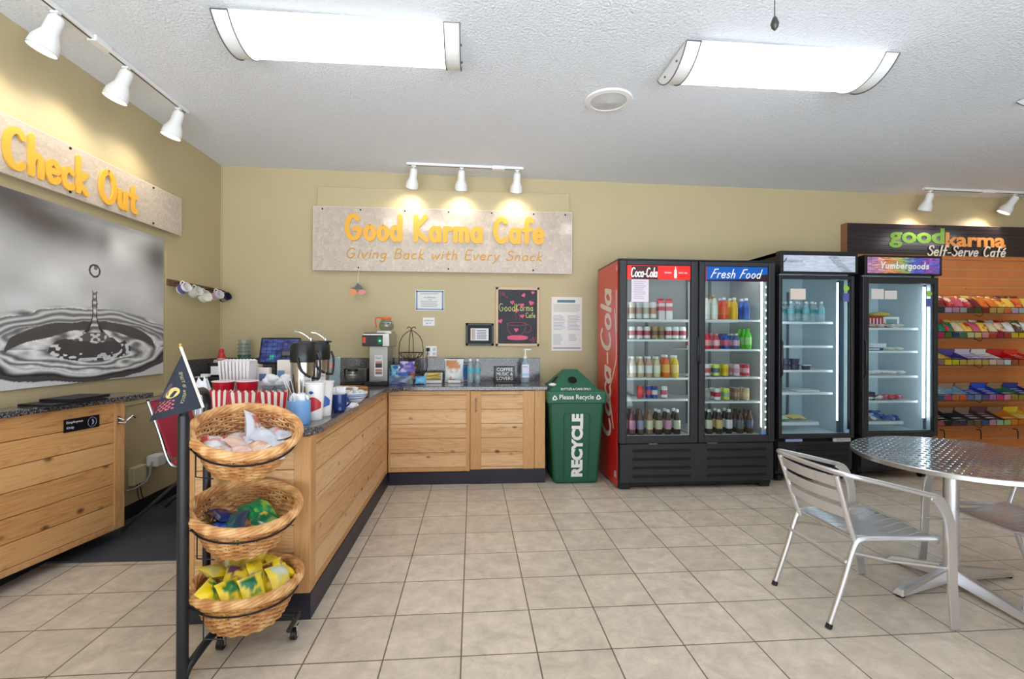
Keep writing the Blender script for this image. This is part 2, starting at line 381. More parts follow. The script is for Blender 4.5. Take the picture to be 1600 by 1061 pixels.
def woodmat(name, grain='X', across='Z', pitch=.137, base=(210, 162, 112), dark=(162, 108, 62), light=(230, 190, 144), knots=True, off=0.):
    if name in MATS: return MATS[name]
    m = mat(name, base, .45, spec=.35); N, L = nodes(m); p = N['Principled BSDF']; tc = N.new('ShaderNodeTexCoord')
    sp = N.new('ShaderNodeSeparateXYZ'); L.new(tc.outputs['Object'], sp.inputs[0])
    def math_(op, a, b=None):
        q = N.new('ShaderNodeMath'); q.operation = op
        for i, x in enumerate((a, b)):
            if x is None: continue
            if isinstance(x, (int, float)): q.inputs[i].default_value = x
            else: L.new(x, q.inputs[i])
        return q.outputs[0]
    g = sp.outputs[grain]; a = sp.outputs[across]
    idx = math_('FLOOR', math_('DIVIDE', math_('SUBTRACT', a, off), pitch))
    wn = N.new('ShaderNodeTexWhiteNoise'); wn.noise_dimensions = '1D'; L.new(idx, wn.inputs['W'])
    cb = N.new('ShaderNodeCombineXYZ')
    L.new(math_('ADD', math_('MULTIPLY', g, .9), math_('MULTIPLY', wn.outputs['Value'], 31)), cb.inputs[0])
    L.new(math_('MULTIPLY', a, 9.0), cb.inputs[1]); L.new(math_('MULTIPLY', idx, 3.7), cb.inputs[2])
    n1 = N.new('ShaderNodeTexNoise'); n1.inputs['Scale'].default_value = 1.1; n1.inputs['Detail'].default_value = 2; n1.inputs['Distortion'].default_value = .6
    L.new(cb.outputs[0], n1.inputs['Vector'])
    ring = math_('FRACT', math_('MULTIPLY', n1.outputs['Fac'], 11.0))
    ring = math_('MULTIPLY', math_('SUBTRACT', 1.0, math_('ABSOLUTE', math_('SUBTRACT', math_('MULTIPLY', ring, 2), 1))), 1.0)
    fine = N.new('ShaderNodeTexNoise'); fine.inputs['Scale'].default_value = 9; fine.inputs['Detail'].default_value = 5
    cb2 = N.new('ShaderNodeCombineXYZ'); L.new(math_('MULTIPLY', g, .7), cb2.inputs[0]); L.new(math_('MULTIPLY', a, 22.0), cb2.inputs[1]); L.new(idx, cb2.inputs[2])
    L.new(cb2.outputs[0], fine.inputs['Vector'])
    v = math_('ADD', math_('MULTIPLY', math_('POWER', ring, 3.0), .20), math_('MULTIPLY', fine.outputs['Fac'], .62))
    v = math_('ADD', v, math_('MULTIPLY', wn.outputs['Value'], .26))
    cr = N.new('ShaderNodeValToRGB'); e = cr.color_ramp.elements
    e[0].position = .3; e[0].color = lin(light) + (1,); e[1].position = 1.05; e[1].color = lin(dark) + (1,)
    q = e.new(.62); q.color = lin(base) + (1,); L.new(v, cr.inputs[0]); colo = cr.outputs[0]
    if knots:
        vo = N.new('ShaderNodeTexVoronoi'); vo.inputs['Scale'].default_value = 1; vo.inputs['Randomness'].default_value = .9
        cb3 = N.new('ShaderNodeCombineXYZ'); L.new(math_('ADD', math_('MULTIPLY', g, 6.0), math_('MULTIPLY', wn.outputs['Value'], 17)), cb3.inputs[0])
        L.new(math_('MULTIPLY', a, 8.5), cb3.inputs[1]); L.new(cb3.outputs[0], vo.inputs['Vector'])
        kr = N.new('ShaderNodeMapRange'); kr.inputs['From Min'].default_value = .07; kr.inputs['From Max'].default_value = .20; kr.inputs['To Min'].default_value = .85; kr.inputs['To Max'].default_value = 0
        L.new(vo.outputs['Distance'], kr.inputs['Value'])
        ks = math_('MULTIPLY', kr.outputs[0], math_('GREATER_THAN', vo.outputs['Color'], .22))
        mx = N.new('ShaderNodeMixRGB'); mx.inputs[2].default_value = lin((92, 50, 24)) + (1,); L.new(ks, mx.inputs[0]); L.new(colo, mx.inputs[1]); colo = mx.outputs[0]
    L.new(colo, p.inputs['Base Color'])
    return m
def granite():
    m = mat('granite', (110, 108, 110), .12, spec=.6); N, L = nodes(m); p = N['Principled BSDF']; tc = N.new('ShaderNodeTexCoord')
    n = N.new('ShaderNodeTexNoise'); n.inputs['Scale'].default_value = 110; n.inputs['Detail'].default_value = 4; n.inputs['Roughness'].default_value = .7
    L.new(tc.outputs['Object'], n.inputs['Vector'])
    cr = N.new('ShaderNodeValToRGB'); e = cr.color_ramp.elements; e[0].position = .38; e[0].color = lin((26, 26, 32)) + (1,); e[1].position = .64; e[1].color = lin((150, 143, 137)) + (1,)
    q = e.new(.5); q.color = lin((76, 74, 79)) + (1,); L.new(n.outputs['Fac'], cr.inputs[0]); L.new(cr.outputs[0], p.inputs['Base Color'])
    return m
def wickermat():
    m = mat('wicker', (214, 160, 100), .5, spec=.4); N, L = nodes(m); p = N['Principled BSDF']; tc = N.new('ShaderNodeTexCoord')
    n = N.new('ShaderNodeTexNoise'); n.inputs['Scale'].default_value = 22; n.inputs['Detail'].default_value = 1
    L.new(tc.outputs['Object'], n.inputs['Vector'])
    cr = N.new('ShaderNodeValToRGB'); e = cr.color_ramp.elements; e[0].position = .3; e[0].color = lin((186, 126, 76)) + (1,); e[1].position = .68; e[1].color = lin((232, 186, 130)) + (1,)
    q = e.new(.5); q.color = lin((212, 156, 98)) + (1,); L.new(n.outputs['Fac'], cr.inputs[0]); L.new(cr.outputs[0], p.inputs['Base Color'])
    return m
WALL = wallmat(); CEIL = ceilmat(); TILE = tilemat(); GRAN = granite(); WICK = wickermat()
PINEX = woodmat('pine_boards_x', 'X', 'Z'); PINEY = woodmat('pine_boards_y', 'Y', 'Z'); PINEV = woodmat('pine_stile', 'Z', 'X', .5, (198, 146, 92), (160, 108, 60), (212, 164, 110), knots=False)
BLACK = mat('black_paint', (22, 23, 28), .35); BLACKM = mat('black_matt', (26, 26, 30), .6); DGREY = mat('charcoal_plastic', (40, 40, 45), .5, bump=.05, bscale=300)
WHITE = mat('white_enamel', (238, 238, 238), .35); PAPER = mat('white_paper', (238, 236, 240), .7); KICK = mat('dark_kick', (36, 34, 48), .45)
GLOW = mat('lamp_lens', (247, 251, 255), .5, emit=LAMP); CHROME = mat('chrome', (215, 215, 220), .12, 1.0); STEEL = mat('brushed_steel', (190, 188, 186), .3, 1.0)
ALU = mat('aluminium', (226, 226, 230), .34, .92); DTRIM = mat('dark_trim', (88, 88, 92), .5); SCREW = mat('screw', (40, 38, 36), .4, .6)
GLASS = glassmat('door_glass', (236, 242, 242), .02); CLEAR = glassmat('clear_plastic', (228, 238, 240), .06, .05, .10)
def cmat(c, rough=.4, **k): return mat('paint_%d_%d_%d_%d' % (c[0], c[1], c[2], int(rough * 100)), c, rough, **k)
# ================================================================== the room
XL, YB, XR, YF = -2.62, 5.25, 8.0, -1.2
def cz(x): return 3.16 - .010 * x
def quadbox(name, x0, x1, y0, y1, z0, z1, m): return struct(name, MB().box(x0, x1, y0, y1, z0, z1), m)
quadbox('floor', XL - .1, XR + .1, YF, YB + .1, -.1, 0, TILE)
WM_ = MB(); a, b = XL - .1, XR + .1
WM_.add([(a, YF, cz(a)), (b, YF, cz(b)), (b, YB + .1, cz(b)), (a, YB + .1, cz(a)), (a, YF, cz(a) + .1), (b, YF, cz(b) + .1), (b, YB + .1, cz(b) + .1), (a, YB + .1, cz(a) + .1)],
        [(0, 3, 2, 1), (4, 5, 6, 7), (0, 1, 5, 4), (1, 2, 6, 5), (2, 3, 7, 6), (3, 0, 4, 7)])
struct('ceiling', WM_, CEIL)
quadbox('wall_back', XL, XR, YB, YB + .1, 0, 3.22, WALL)
quadbox('wall_left', XL - .1, XL, YF, YB + .1, 0, 3.22, WALL)
quadbox('wall_right', XR, XR + .1, YF, YB, 0, 3.22, WALL)
quadbox('wall_rear_light_block', 3.4, XR, YF - .1, YF, 0, 3.22, WALL)  # unseen wall added to narrow the rear opening and cut light at right
struct('baseboard_left', MB().box(XL, XL + .012, 2.0, 4.6, 0, .105), BLACKM)
struct('trim_1', MB().box(XL, XL + .022, 1.2, 4.58, .905, .935).box(XL, XL + .012, 1.2, 4.58, .865, .905), WALL, bevel=.004)
struct('trim_2', MB().box(XL, XL + .01, YB - .012, YB - .002, 1.19, 3.18), WALL)
# seams of the wall panels
struct('trim_3', MB().box(XL, XL + .006, 4.335, 4.375, .94, 2.2).box(XL, XL + .014, 3.95, 4.6, .36, .375), WALL)

# ---- ceiling light fixtures
def light_fixture(x0, label):
    y0, y1, L, dr = 2.72, 3.15, 1.34, .105
    x1 = x0 + L; zc = cz(x0 + L / 2) - .002
    t = thing('ceiling_light', label, 'ceiling light', (x0 + L / 2, (y0 + y1) / 2, zc), 0, 'white wraparound ceiling lights')
    hw = (y1 - y0) / 2; cy = (y0 + y1) / 2; rad = (hw * hw + dr * dr) / (2 * dr); am = math.asin(hw / rad)
    def arcp(off=0., n=18):
        return [(cy + (rad + off) * math.sin(-am + 2 * am * i / n), -(rad + off) * math.cos(-am + 2 * am * i / n) + rad - dr) for i in range(n + 1)]
    def seg(a, b, off, m, name, closed=False):
        P = arcp(off); n = len(P); vs = [(a, p[0], zc + min(0, p[1])) for p in P] + [(b, p[0], zc + min(0, p[1])) for p in P]
        fs = [(i, i + 1, n + i + 1, n + i) for i in range(n - 1)]
        mb = MB().add(vs, fs, True)
        if closed: mb.add(vs, [tuple(range(n)), tuple(range(2 * n - 1, n - 1, -1))], False)
        return obj(name, mb, m, t, ang=60)
    seg(x0 + .088, x1 - .088, -.002, GLOW, 'diffuser')
    for a, b in ((x0, x0 + .09), (x1 - .09, x1)): seg(a, b, .004, WHITE, 'end_cap', True)
    P = arcp(.007)
    tr = MB()
    for x in (x0, x0 + .09, x1 - .09, x1): tr.tube([(x, p[0], zc + min(0, p[1])) for p in P], .0035, 6)
    for a, b in ((x0, x0 + .09), (x1 - .09, x1)): tr.tube([(a, y0 - .004, zc - .002), (b, y0 - .004, zc - .002)], .004, 6)
    for x in (x0 - .004, x1 + .004):
        for y in (cy - .09, cy + .09): tr.sphere((x, y, zc - .05), .007, 8, 6)
    objs('trim_band', tr, DTRIM, t)
    obj('base_pan', MB().box(x0, x1, y0 - .006, y1 + .006, zc - .004, zc), WHITE, t)
    return t
light_fixture(-1.42, 'long white wraparound ceiling light over the service counter')
light_fixture(1.24, 'long white wraparound ceiling light above the coolers and tables')
light_fixture(3.90, 'long white wraparound ceiling light beyond the right edge of the view')
light_fixture(6.50, 'long white wraparound ceiling light near the right wall')

# ---- ceiling vent, pull cord
vx, vy, vz = .99, 3.47, cz(.99)
t = thing('ceiling_speaker', 'round white ceiling speaker with a flat perforated face', 'ceiling speaker', (vx, vy, vz))
A = Matrix.Translation((vx, vy, vz)) @ Matrix.Rotation(PI, 4, 'X')
obj('rim', MB().lathe([(.175, 0), (.17, .012), (.135, .016), (.13, .008)], 36, A), WHITE, t)
obj('grille', MB().lathe([(.128, .004), (.128, .013), (.02, .02), (.006, .026)], 36, A), mat('speaker_grille', (214, 214, 216), .6, bump=.4, bscale=500), t)
t = thing('pull_cord', 'dark teardrop pull hanging on a thin ceiling cord', 'pull cord', (1.475, 2.25, 2.905))
obj('cord', MB().tube([(1.475, 2.25, 2.97), (1.475, 2.25, cz(1.47))], .0025, 5), BLACKM, t)
obj('knob', MB().lathe([(.001, 2.905), (.016, 2.92), (.02, 2.94), (.012, 2.965), (.003, 2.98)], 12, Matrix.Translation((1.475, 2.25, 0))), mat('cord_knob', (60, 58, 56), .3), t)

# ---- track lights
MOUTH = mat('spot_lens', (255, 244, 220), .5, emit=9)
def track(axis, p0, p1, heads, box, label, grp, hlab, hs=1.1, pw=7.5, cone=122):
    # rail runs from p0 to p1 along the ceiling; each head: (position along, aim vector)
    t = thing('track_rail', label, 'track rail', ((p0[0] + p1[0]) / 2, (p0[1] + p1[1]) / 2, cz((p0[0] + p1[0]) / 2) - .03))
    a = Vector((p0[0], p0[1], cz(p0[0]) - .014)); b = Vector((p1[0], p1[1], cz(p1[0]) - .014))
    d = (b - a).normalized(); L = (b - a).length
    M = frame(a, d, (0, 0, 1)) if axis == 'X' else frame(a, d, (0, 0, 1))
    obj('rail', MB().box(0, L, -.011, .013, -.018, .018, M), WHITE, t, bevel=.002)
    obj('slot', MB().box(.02, L - .02, -.0135, -.011, -.005, .005, M), mat('track_slot', (70, 70, 72), .5), t)
    obj('feed_box', MB().box(box, box + .13, -.022, .014, -.026, .03, M), WHITE, t, bevel=.004)
    for i, (s_, aim) in enumerate(heads):
        p = a + d * s_ + Vector((0, 0, -.016)); aim = Vector(aim).normalized()
        h = thing('track_spotlight', hlab[i], 'track spotlight', p + Vector((0, 0, -.1)), 0, grp)
        piv = p + Vector((0, 0, -.055))
        obj('stem', MB().box(-.02, .02, -.012, .012, 0, .012, Matrix.Translation(p + Vector((0, 0, -.012)))).cyl(p, piv, .008, n=10).sphere(piv, .013, 10, 8), WHITE, h)
        c = piv - aim * .02 + Vector((0, 0, -.0))
        A = axisM(c, aim) @ Matrix.Diagonal((hs, hs, hs, 1))
        obj('lamp_housing', MB().lathe([(.001, -.01), (.026, -.006), (.033, .01), (.034, .075), (.045, .1), (.056, .125), (.06, .17), (.0585, .172), (.053, .165), (.05, .13), (.03, .10), (.001, .10)], 24, A), WHITE, h)
        obj('lens', MB().lathe([(.001, .158), (.03, .16), (.052, .163)], 24, A), MOUTH, h)
        obj('rim', MB().tube([A @ Vector((.0595 * math.cos(2 * PI * k / 24), .0595 * math.sin(2 * PI * k / 24), .171)) for k in range(24)], .002, 5, True), DTRIM, h)
        ld = bpy.data.lights.new('spot_beam', 'SPOT'); ld.energy = pw; ld.color = (1, .9, .72); ld.spot_size = math.radians(cone); ld.spot_blend = .85; ld.shadow_soft_size = .03
        lo = bpy.data.objects.new('beam', ld); C.objects.link(lo); lo.parent = h
        lo.matrix_world = axisM(c + aim * .18 * hs, -aim)
        lo.matrix_local = wm(h).inverted() @ axisM(c + aim * .18 * hs, -aim)
track('Y', (-2.262, 2.62), (-2.262, 4.0), [(.18, (-.34, -.10, -1)), (.71, (-.34, -.10, -1)), (1.27, (-.28, -.08, -1))], .42,
      'white track light rail along the ceiling above the hanging left sign', 'spotlights over the left wall',
      ['large near white track spotlight at the upper left corner', 'middle white track spotlight on the left ceiling rail', 'white track spotlight nearest the back corner with glowing lens'], 1.15, 12, 140)
track('X', (-.67, 4.92), (.51, 4.92), [(.07, (-.22, .62, -1)), (.55, (-.05, .62, -1)), (1.12, (-.03, .62, -1))], .86,
      'short white track light rail above the cafe sign', 'spotlights over the cafe sign',
      ['leftmost white track spotlight above the cafe sign, tilted left', 'middle white track spotlight above the cafe sign', 'rightmost white track spotlight above the cafe sign'])
track('X', (5.04, 5.0), (7.2, 5.0), [(.08, (-.05, .42, -1)), (1.12, (-.45, .42, -1))], .72,
      'white track light rail above the dark self serve sign', 'spotlights over the self serve sign',
      ['upright white track spotlight above the dark self serve sign', 'white track spotlight tilted left at the right picture edge'], 1.1, 14)

# ---- signs
YEL = mat('sign_yellow', (238, 176, 62), .45); 
SIGNBD = mat('sign_marble_paper', (206, 192, 176), .09, spec=.6, attr=True)
def sign_tex(seed):
    def f(U, V):
        n = vnoise(U * 4, V, 22, seed) * .5 + vnoise(U * 4, V, 55, seed + 1) * .5 if False else vnoise(np.mod(U * 3.9, 1), V, 16, seed) * .5 + vnoise(np.mod(U * 7.7, 1), V, 30, seed + 1) * .5
        st = np.abs(np.sin((U * 60 + V * 11) + 6 * n)) ** 10
        b = .93 + .11 * (n - .5) + .07 * st
        return np.stack([.815 * b, .755 * b, .70 * b], -1)
    return f
t = thing('cafe_sign', 'wide pinkish marbled cafe sign with yellow handwritten lettering over the back counter', 'sign', (-.3, 5.2, 2.1))
obj('backing_board', MB().box(-1.632, 1.05, 5.205, YB, 2.16, 2.985), WALL, t, bevel=.002)
obj('panel', MB().box(-1.665, 1.075, 5.165, 5.185, 2.102, 2.772), mat('sign_edge', (226, 216, 204), .4), t)
paint('panel_face', 2.73, .66, 260, 60, sign_tex(4), front(-1.66, 5.1635, 2.107), SIGNBD, t)
scribe('lettering', 'Good Karma Cafe', YEL, front(-.285, 5.162, 2.435), 2.06, .25, .0255, t, .012)
scribe('tagline', 'Giving Back with Every Snack', mat('sign_gold', (206, 152, 62), .5), front(-.285, 5.162, 2.235), 2.06, .105, .0066, t, .002, .18)
sc = MB()
for x in (-1.57, -1.18, -.72, -.26, .2, .65, 1.0): sc.sphere((x, 5.163, 2.742), .009, 8, 6)
for x in (-1.2, -.26, .65): sc.sphere((x, 5.163, 2.135), .009, 8, 6)
objs('screw', sc, SCREW, t)

t = thing('checkout_sign', 'long pinkish marbled sign on the left wall with yellow Check Out lettering', 'sign', (-2.6, 3.4, 2.28))
ML = lambda y, z, x=XL: frame((x, y, z), (0, 1, 0), (0, 0, 1))
obj('backing_board', MB().box(XL, -2.6, 2.2, 4.44, 2.33, 2.58), WALL, t)
obj('panel', MB().box(-2.58, -2.562, 2.05, 4.46, 2.285, 2.612), mat('sign_edge', (226, 216, 204), .4), t)
paint('panel_face', 2.4, .32, 230, 30, sign_tex(9), ML(2.055, 2.288, -2.5605), SIGNBD, t)
scribe('lettering', 'Check Out', YEL, ML(3.36, 2.335, -2.559), 1.02, .215, .019, t, .012)
sc = MB()
for y, z in ((3.28, 2.59), (3.28, 2.31), (4.08, 2.59), (4.08, 2.305), (2.5, 2.59), (2.5, 2.31)): sc.sphere((-2.56, y, z), .009, 8, 6)
objs('screw', sc, SCREW, t)

# ---- water drop photograph on the left wall
def mural(U, V):
    y = 2.45 + U * 1.83; z = 1.085 + V * 1.135
    n1 = vnoise(U, V, 7, 1); n2 = vnoise(U, V, 22, 2); n3 = vnoise(U, V, 60, 3)
    bg = .66 + .16 * n1 - .02 * n2
    def blob(cy, cz_, sy, sz, a): return a * np.exp(-((y - cy) / sy) ** 2 - ((z - cz_) / sz) ** 2)
    bg = bg - blob(3.15, 2.10, .35, .13, .42) - blob(2.75, 2.2, .3, .12, .25) - blob(4.2, 2.05, .16, .12, .34) - blob(3.62, 2.06, .07, .1, .14) + blob(3.4, 1.75, .5, .2, .1) + blob(3.78, 2.0, .15, .14, .16) - blob(2.8, 1.7, .2, .1, .06)
    col = np.clip(bg, .25, .88)
    dy = (y - 3.54); dz = z - 1.31
    rho = np.sqrt((dy / .66) ** 2 + (dz / np.where(dz > 0, .20, .155)) ** 2); th = np.arctan2(dz * 3, dy)
    n4 = vnoise(U, V * 2.2 % 1, 12, 14); rd = rho + .24 * (n1 - .5) + .10 * (n4 - .5) + .05 * (n2 - .5)
    wav = .5 + .5 * np.sin(rd * 26 + 5 * n4 + th * 1.6 + 2.5 * np.sin(th * 2.3))
    sw = .42 + .48 * wav ** .8 + .14 * (n3 - .5)
    dark = .26 + .03 * n2
    c2 = sw.copy()
    rin = rho + .07 * (n2 - .5) + .05 * (n4 - .5); inner = (rin < .54) & (dz < .055 + .05 * (n2 - .5)); c2 = np.where(inner, dark, c2)
    ph = np.arctan2(dz / .2, dy / .66); rt = rho + .05 * (n4 - .5) + .03 * (n2 - .5); top = (rt < .95) & (rt > .95 - .30 * np.clip(np.sin(ph) * 1.5 + .12, 0, 1)) & (dz > -.03); c2 = np.where(top, dark + .02, c2)
    edge = inner & (rin > .40) & (dz < .03) & (n3 > .52); c2 = np.where(edge, .85, c2)
    spl = inner & (np.abs(dy) < .2) & (dz < -.03) & (n3 > .74); c2 = np.where(spl, .8, c2)
    outer = (rd > 1.0) & (rd <= 1.38); ring = .5 + .38 * np.sin((rd - 1.0) * 22 + .5)
    c2 = np.where(outer, np.where(dz > 0, .62 + .2 * np.sin(rd * 40), ring), c2)
    low = (rd > 1.20) & (rd < 1.36) & (dz < 0); c2 = np.where(low, .28, c2)
    far = rd > 1.38; c2 = np.where(far & (dz < 0), .84, c2)
    m = np.clip((1.45 - rho) / .12, 0, 1); m = np.where(dz < 0, 1, m)
    col = col * (1 - m) + c2 * m
    # column of water and its mound
    w = np.interp(z, [1.36, 1.40, 1.44, 1.49, 1.53, 1.58, 1.62, 1.66, 1.70], [.17, .12, .07, .035, .022, .02, .026, .018, .022])
    colm = (np.abs(dy) < w) & (z > 1.36) & (z < 1.705)
    q = np.abs(dy) / w; cc = np.where(q > .62, .2, .62 + .3 * np.sin(z * 120 + n2 * 6) * .8); cc = np.where(z < 1.42, dark + .1 + .45 * (n3 > .7), cc)
    col = np.where(colm, cc, col)
    dr = np.sqrt((dy / .052) ** 2 + ((z - 1.845) / .047) ** 2); dd = np.where(dr > .72, .22, np.where(n3 > .5, .8, .45))
    col = np.where(dr < 1, dd, col)
    warm = np.clip((.45 - col) * .1, 0, .03)
    return np.stack([col + warm, col, col + .004], -1)
t = thing('water_drop_picture', 'large black and white photo print of a water drop splashing in rings', 'picture', (XL, 3.36, 1.085))
obj('panel', MB().box(XL, XL + .018, 2.45, 4.28, 1.085, 2.22), mat('print_edge', (200, 200, 200), .5), t)
paint('print', 1.83, 1.135, 430, 270, mural, ML(2.45, 1.085, XL + .0192), mat('photo_print', (200, 200, 200), .35, attr=True), t)

# ---- cup rail with cups hanging by their handles
t = thing('cup_rail', 'dark brown wooden rail with small pegs in the back left corner', 'cup rail', (XL, 4.85, 1.83))
obj('board', MB().box(XL, XL + .02, 4.34, 5.24, 1.838, 1.892), mat('walnut', (104, 68, 48), .5, var=.25, vscale=30), t, bevel=.003)
for k in range(6):
    y = (4.42, 4.58, 4.73, 4.93, 5.02, 5.14)[k]
    obj('peg', MB().cyl((XL + .02, y, 1.862), (XL + .07, y, 1.868), .005, n=8), BLACKM, t)
def mug(name, label, cat, p, aim, body, handle, r=.042, h=.095, group=None, band=None, roll=0):
    t = thing(name, label, cat, p, 0, group); A = axisM(p, aim, roll)
    mm = [cmat(body, .25)] + ([cmat(band, .3)] if band else [])
    mb = MB().lathe([(.001, 0), (r * .86, 0), (r * .96, .008), (r, h * .25)], 24, A)
    if band: mb.m(1)
    mb.shell([(r, h * .25), (r, h * .75)], 24, A); mb.m(0)
    mb.shell([(r, h * .75), (r, h), (r - .004, h), (r - .004, .012)], 24, A); mb.lathe([(.001, .0115), (r - .004, .012)], 24, A)
    obj('body', mb, mm, t)
    obj('handle', MB().tube([A @ Vector((0, -(r - .002 + .03 * math.sin(PI * k / 8)), h * (.2 + .62 * k / 8))) for k in range(9)], .006, 8), cmat(handle, .25), t)
    return t
CG = 'cups hanging on the wall rail'
def wallcup(label, y, z, body, band=None, aim=(.9, -.35, .35), r=.042, h=.09, cat='cup'):
    # the handle hangs from the peg: the cup's mouth points out and up from the wall
    t = mug('hanging_cup', label, cat, (XL + .07, y, z), aim, body, body, r, h, CG, band, PI)
wallcup('white cup with a blue and red band, leftmost on the wall rail', 4.42, 1.80, (232, 230, 228), (96, 92, 150))
wallcup('plain cream cup, second from the left on the wall rail', 4.60, 1.785, (226, 226, 218))
wallcup('wide shallow cream cup, third from the left on the wall rail', 4.77, 1.765, (228, 224, 210), r=.056, h=.06)
wallcup('white cup with pink print right of the rail gap', 4.97, 1.79, (230, 226, 228), (206, 176, 190))
wallcup('navy lined grey cup, last on the wall rail by the corner', 5.12, 1.785, (52, 50, 74), (150, 142, 138))

# ---- back wall papers and pictures
def lines(mb, x0, x1, z0, z1, n, y, M=None, rag=.3):
    for k in range(n):
        z = z1 - (z1 - z0) * (k + .5) / n; e = x1 - (x1 - x0) * rag * R.random()
        mb.box(x0, e, y, y + .001, z - (z1 - z0) / n * .22, z + (z1 - z0) / n * .22)
INK = mat('ink_grey', (120, 118, 126), .7); INKD = mat('ink_dark', (50, 50, 58), .6)
t = thing('certificate', 'white certificate with a blue border pinned to the back wall', 'certificate', (-.463, 5.247, 1.69))
obj('sheet', MB().box(-.618, -.309, 5.246, YB, 1.692, 1.915), mat('mount_white', (226, 228, 224), .6), t)
bd = MB()
for x0, x1, z0, z1 in ((-.61, -.317, 1.893, 1.907), (-.61, -.317, 1.70, 1.714), (-.61, -.594, 1.70, 1.907), (-.333, -.317, 1.70, 1.907)): bd.box(x0, x1, 5.2448, 5.246, z0, z1)
obj('border', bd, cmat((126, 146, 176), .6), t)
mb = MB(); lines(mb, -.56, -.37, 1.73, 1.80, 4, 5.2448, rag=.15); lines(mb, -.57, -.36, 1.865, 1.885, 2, 5.2448, rag=.1); obj('print', mb, mat('ink_pale', (176, 176, 188), .7), t)
block('heading', 'ACCEPTANCE', INKD, front(-.463, 5.2455, 1.835), .125, .015, t, .001); block('subheading', 'Cafe', INKD, front(-.463, 5.2455, 1.812), .035, .012, t, .001)
t = thing('coffee_notice', 'small white two line notice below the certificate', 'notice', (-.473, 5.247, 1.53))
obj('card', MB().box(-.535, -.411, 5.245, YB, 1.53, 1.619), PAPER, t)
block('line_one', 'COFFEE BAR', INKD, front(-.473, 5.2448, 1.585), .10, .016, t, .001); block('line_two', '$2.75', INKD, front(-.473, 5.2448, 1.556), .055, .014, t, .001)
t = thing('framed_notice', 'small black framed award with a white card inside', 'picture frame', (.077, 5.24, 1.317))
fr = MB()
for x0, x1, z0, z1 in ((-.074, .227, 1.535, 1.56), (-.074, .227, 1.317, 1.342), (-.074, -.05, 1.317, 1.56), (.203, .227, 1.317, 1.56)): fr.box(x0, x1, 5.226, YB, z0, z1)
obj('frame', fr, BLACK, t, bevel=.002); obj('mat_board', MB().box(-.052, .205, 5.238, 5.249, 1.34, 1.537), mat('mat_dark', (32, 36, 40), .7), t)
obj('card', MB().box(-.022, .172, 5.2365, 5.238, 1.372, 1.505), PAPER, t)
mb = MB(); lines(mb, .045, .155, 1.385, 1.49, 6, 5.2355, rag=.1); obj('print', mb, mat('ink_blue', (80, 84, 120), .6), t)
obj('picture_strip', MB().box(-.012, .03, 5.2355, 5.2365, 1.38, 1.495), cmat((198, 176, 164), .6), t)
t = thing('chalkboard', 'chalkboard in a pale pine frame with a pink coffee cup drawing', 'chalkboard', (.49, 5.23, 1.312))
x0, x1, z0, z1 = .252, .727, 1.312, 1.954; fr = MB()
for a in ((x0, x1, z1 - .026, z1), (x0, x1, z0, z0 + .028), (x0, x0 + .024, z0, z1), (x1 - .024, x1, z0, z1)): fr.box(a[0], a[1], 5.225, YB, a[2], a[3])
obj('frame', fr, mat('pale_pine', (212, 184, 152), .5), t, bevel=.002)
obj('slate', MB().box(x0 + .02, x1 - .02, 5.238, YB, z0 + .02, z1 - .02), mat('slate', (58, 62, 68), .75, var=.1, vscale=8), t)
PINK = cmat((222, 96, 128), .7); PINKD = cmat((150, 66, 92), .7); CHY = cmat((206, 200, 130), .7)
FB = lambda x, z: front(x, 5.2375, z)
scribe('chalk_name', 'Good', CHY, FB(.374, 1.695), .17, .085, .0035, t, .001); scribe('chalk_name', 'Karma', CHY, FB(.565, 1.70), .18, .075, .0032, t, .001); scribe('chalk_name', 'Cafe', CHY, FB(.632, 1.625), .10, .055, .003, t, .001)
def pl(mb, pts, hw, M): ribbon(mb, smooth_line(pts), hw, .001, M)
mb = MB(); Mx = FB(.48, 1.40)
pl(mb, arc(0, .155, .105, .018, 0, 360, 20), .003, Mx); pl(mb, [(-.105, .155), (-.09, .08), (-.05, .035), (.04, .035), (.085, .08), (.105, .155)], .003, Mx); pl(mb, arc(.115, .105, .045, .045, 110, -120, 12), .003, Mx)
pl(mb, [(-.02, .19), (-.005, .22), (-.02, .26)], .002, Mx); pl(mb, [(.02, .19), (.035, .22), (.02, .27)], .002, Mx)
obj('cup_drawing', mb, PINKD, t)
mb = MB(); mb.prism([(.115 * math.cos(2 * PI * k / 24), .022 + .02 * math.sin(2 * PI * k / 24) - (.012 if math.sin(2 * PI * k / 24) < 0 else -.002)) for k in range(24)], .0012, FB(.49, 1.388))
def heart(mb, x, z, s_, a=0.):
    P = []
    for k in range(20):
        q = 2 * PI * k / 20; hx = .0165 * 16 * math.sin(q) ** 3 / 16 * 3.4; hy = (13 * math.cos(q) - 5 * math.cos(2 * q) - 2 * math.cos(3 * q) - math.cos(4 * q)) / 16 * .05
        hx *= .85; P.append((s_ * (hx * math.cos(a) - hy * math.sin(a)), s_ * (hx * math.sin(a) + hy * math.cos(a))))
    mb.prism(P[::-1], .001, FB(x, z))
for h in ((.43, 1.79, .5, .2), (.64, 1.785, .6, -.3), (.535, 1.76, .55, .1), (.475, 1.70, .55, 0), (.54, 1.64, .5, .2), (.30, 1.585, .55, .3), (.555, 1.87, .5, .6), (.655, 1.90, .4, 0), (.475, 1.49, .5, 0)): heart(mb, *h)
objs('chalk_heart', mb, PINK, t)
mb = MB()
for k in range(16):
    a = R.random() * 6.28; rr = .05 * R.random(); mb.sphere((.335 + rr * math.cos(a), 5.2378, 1.875 + rr * math.sin(a)), .011, 6, 4, sc=(1, .1, 1))
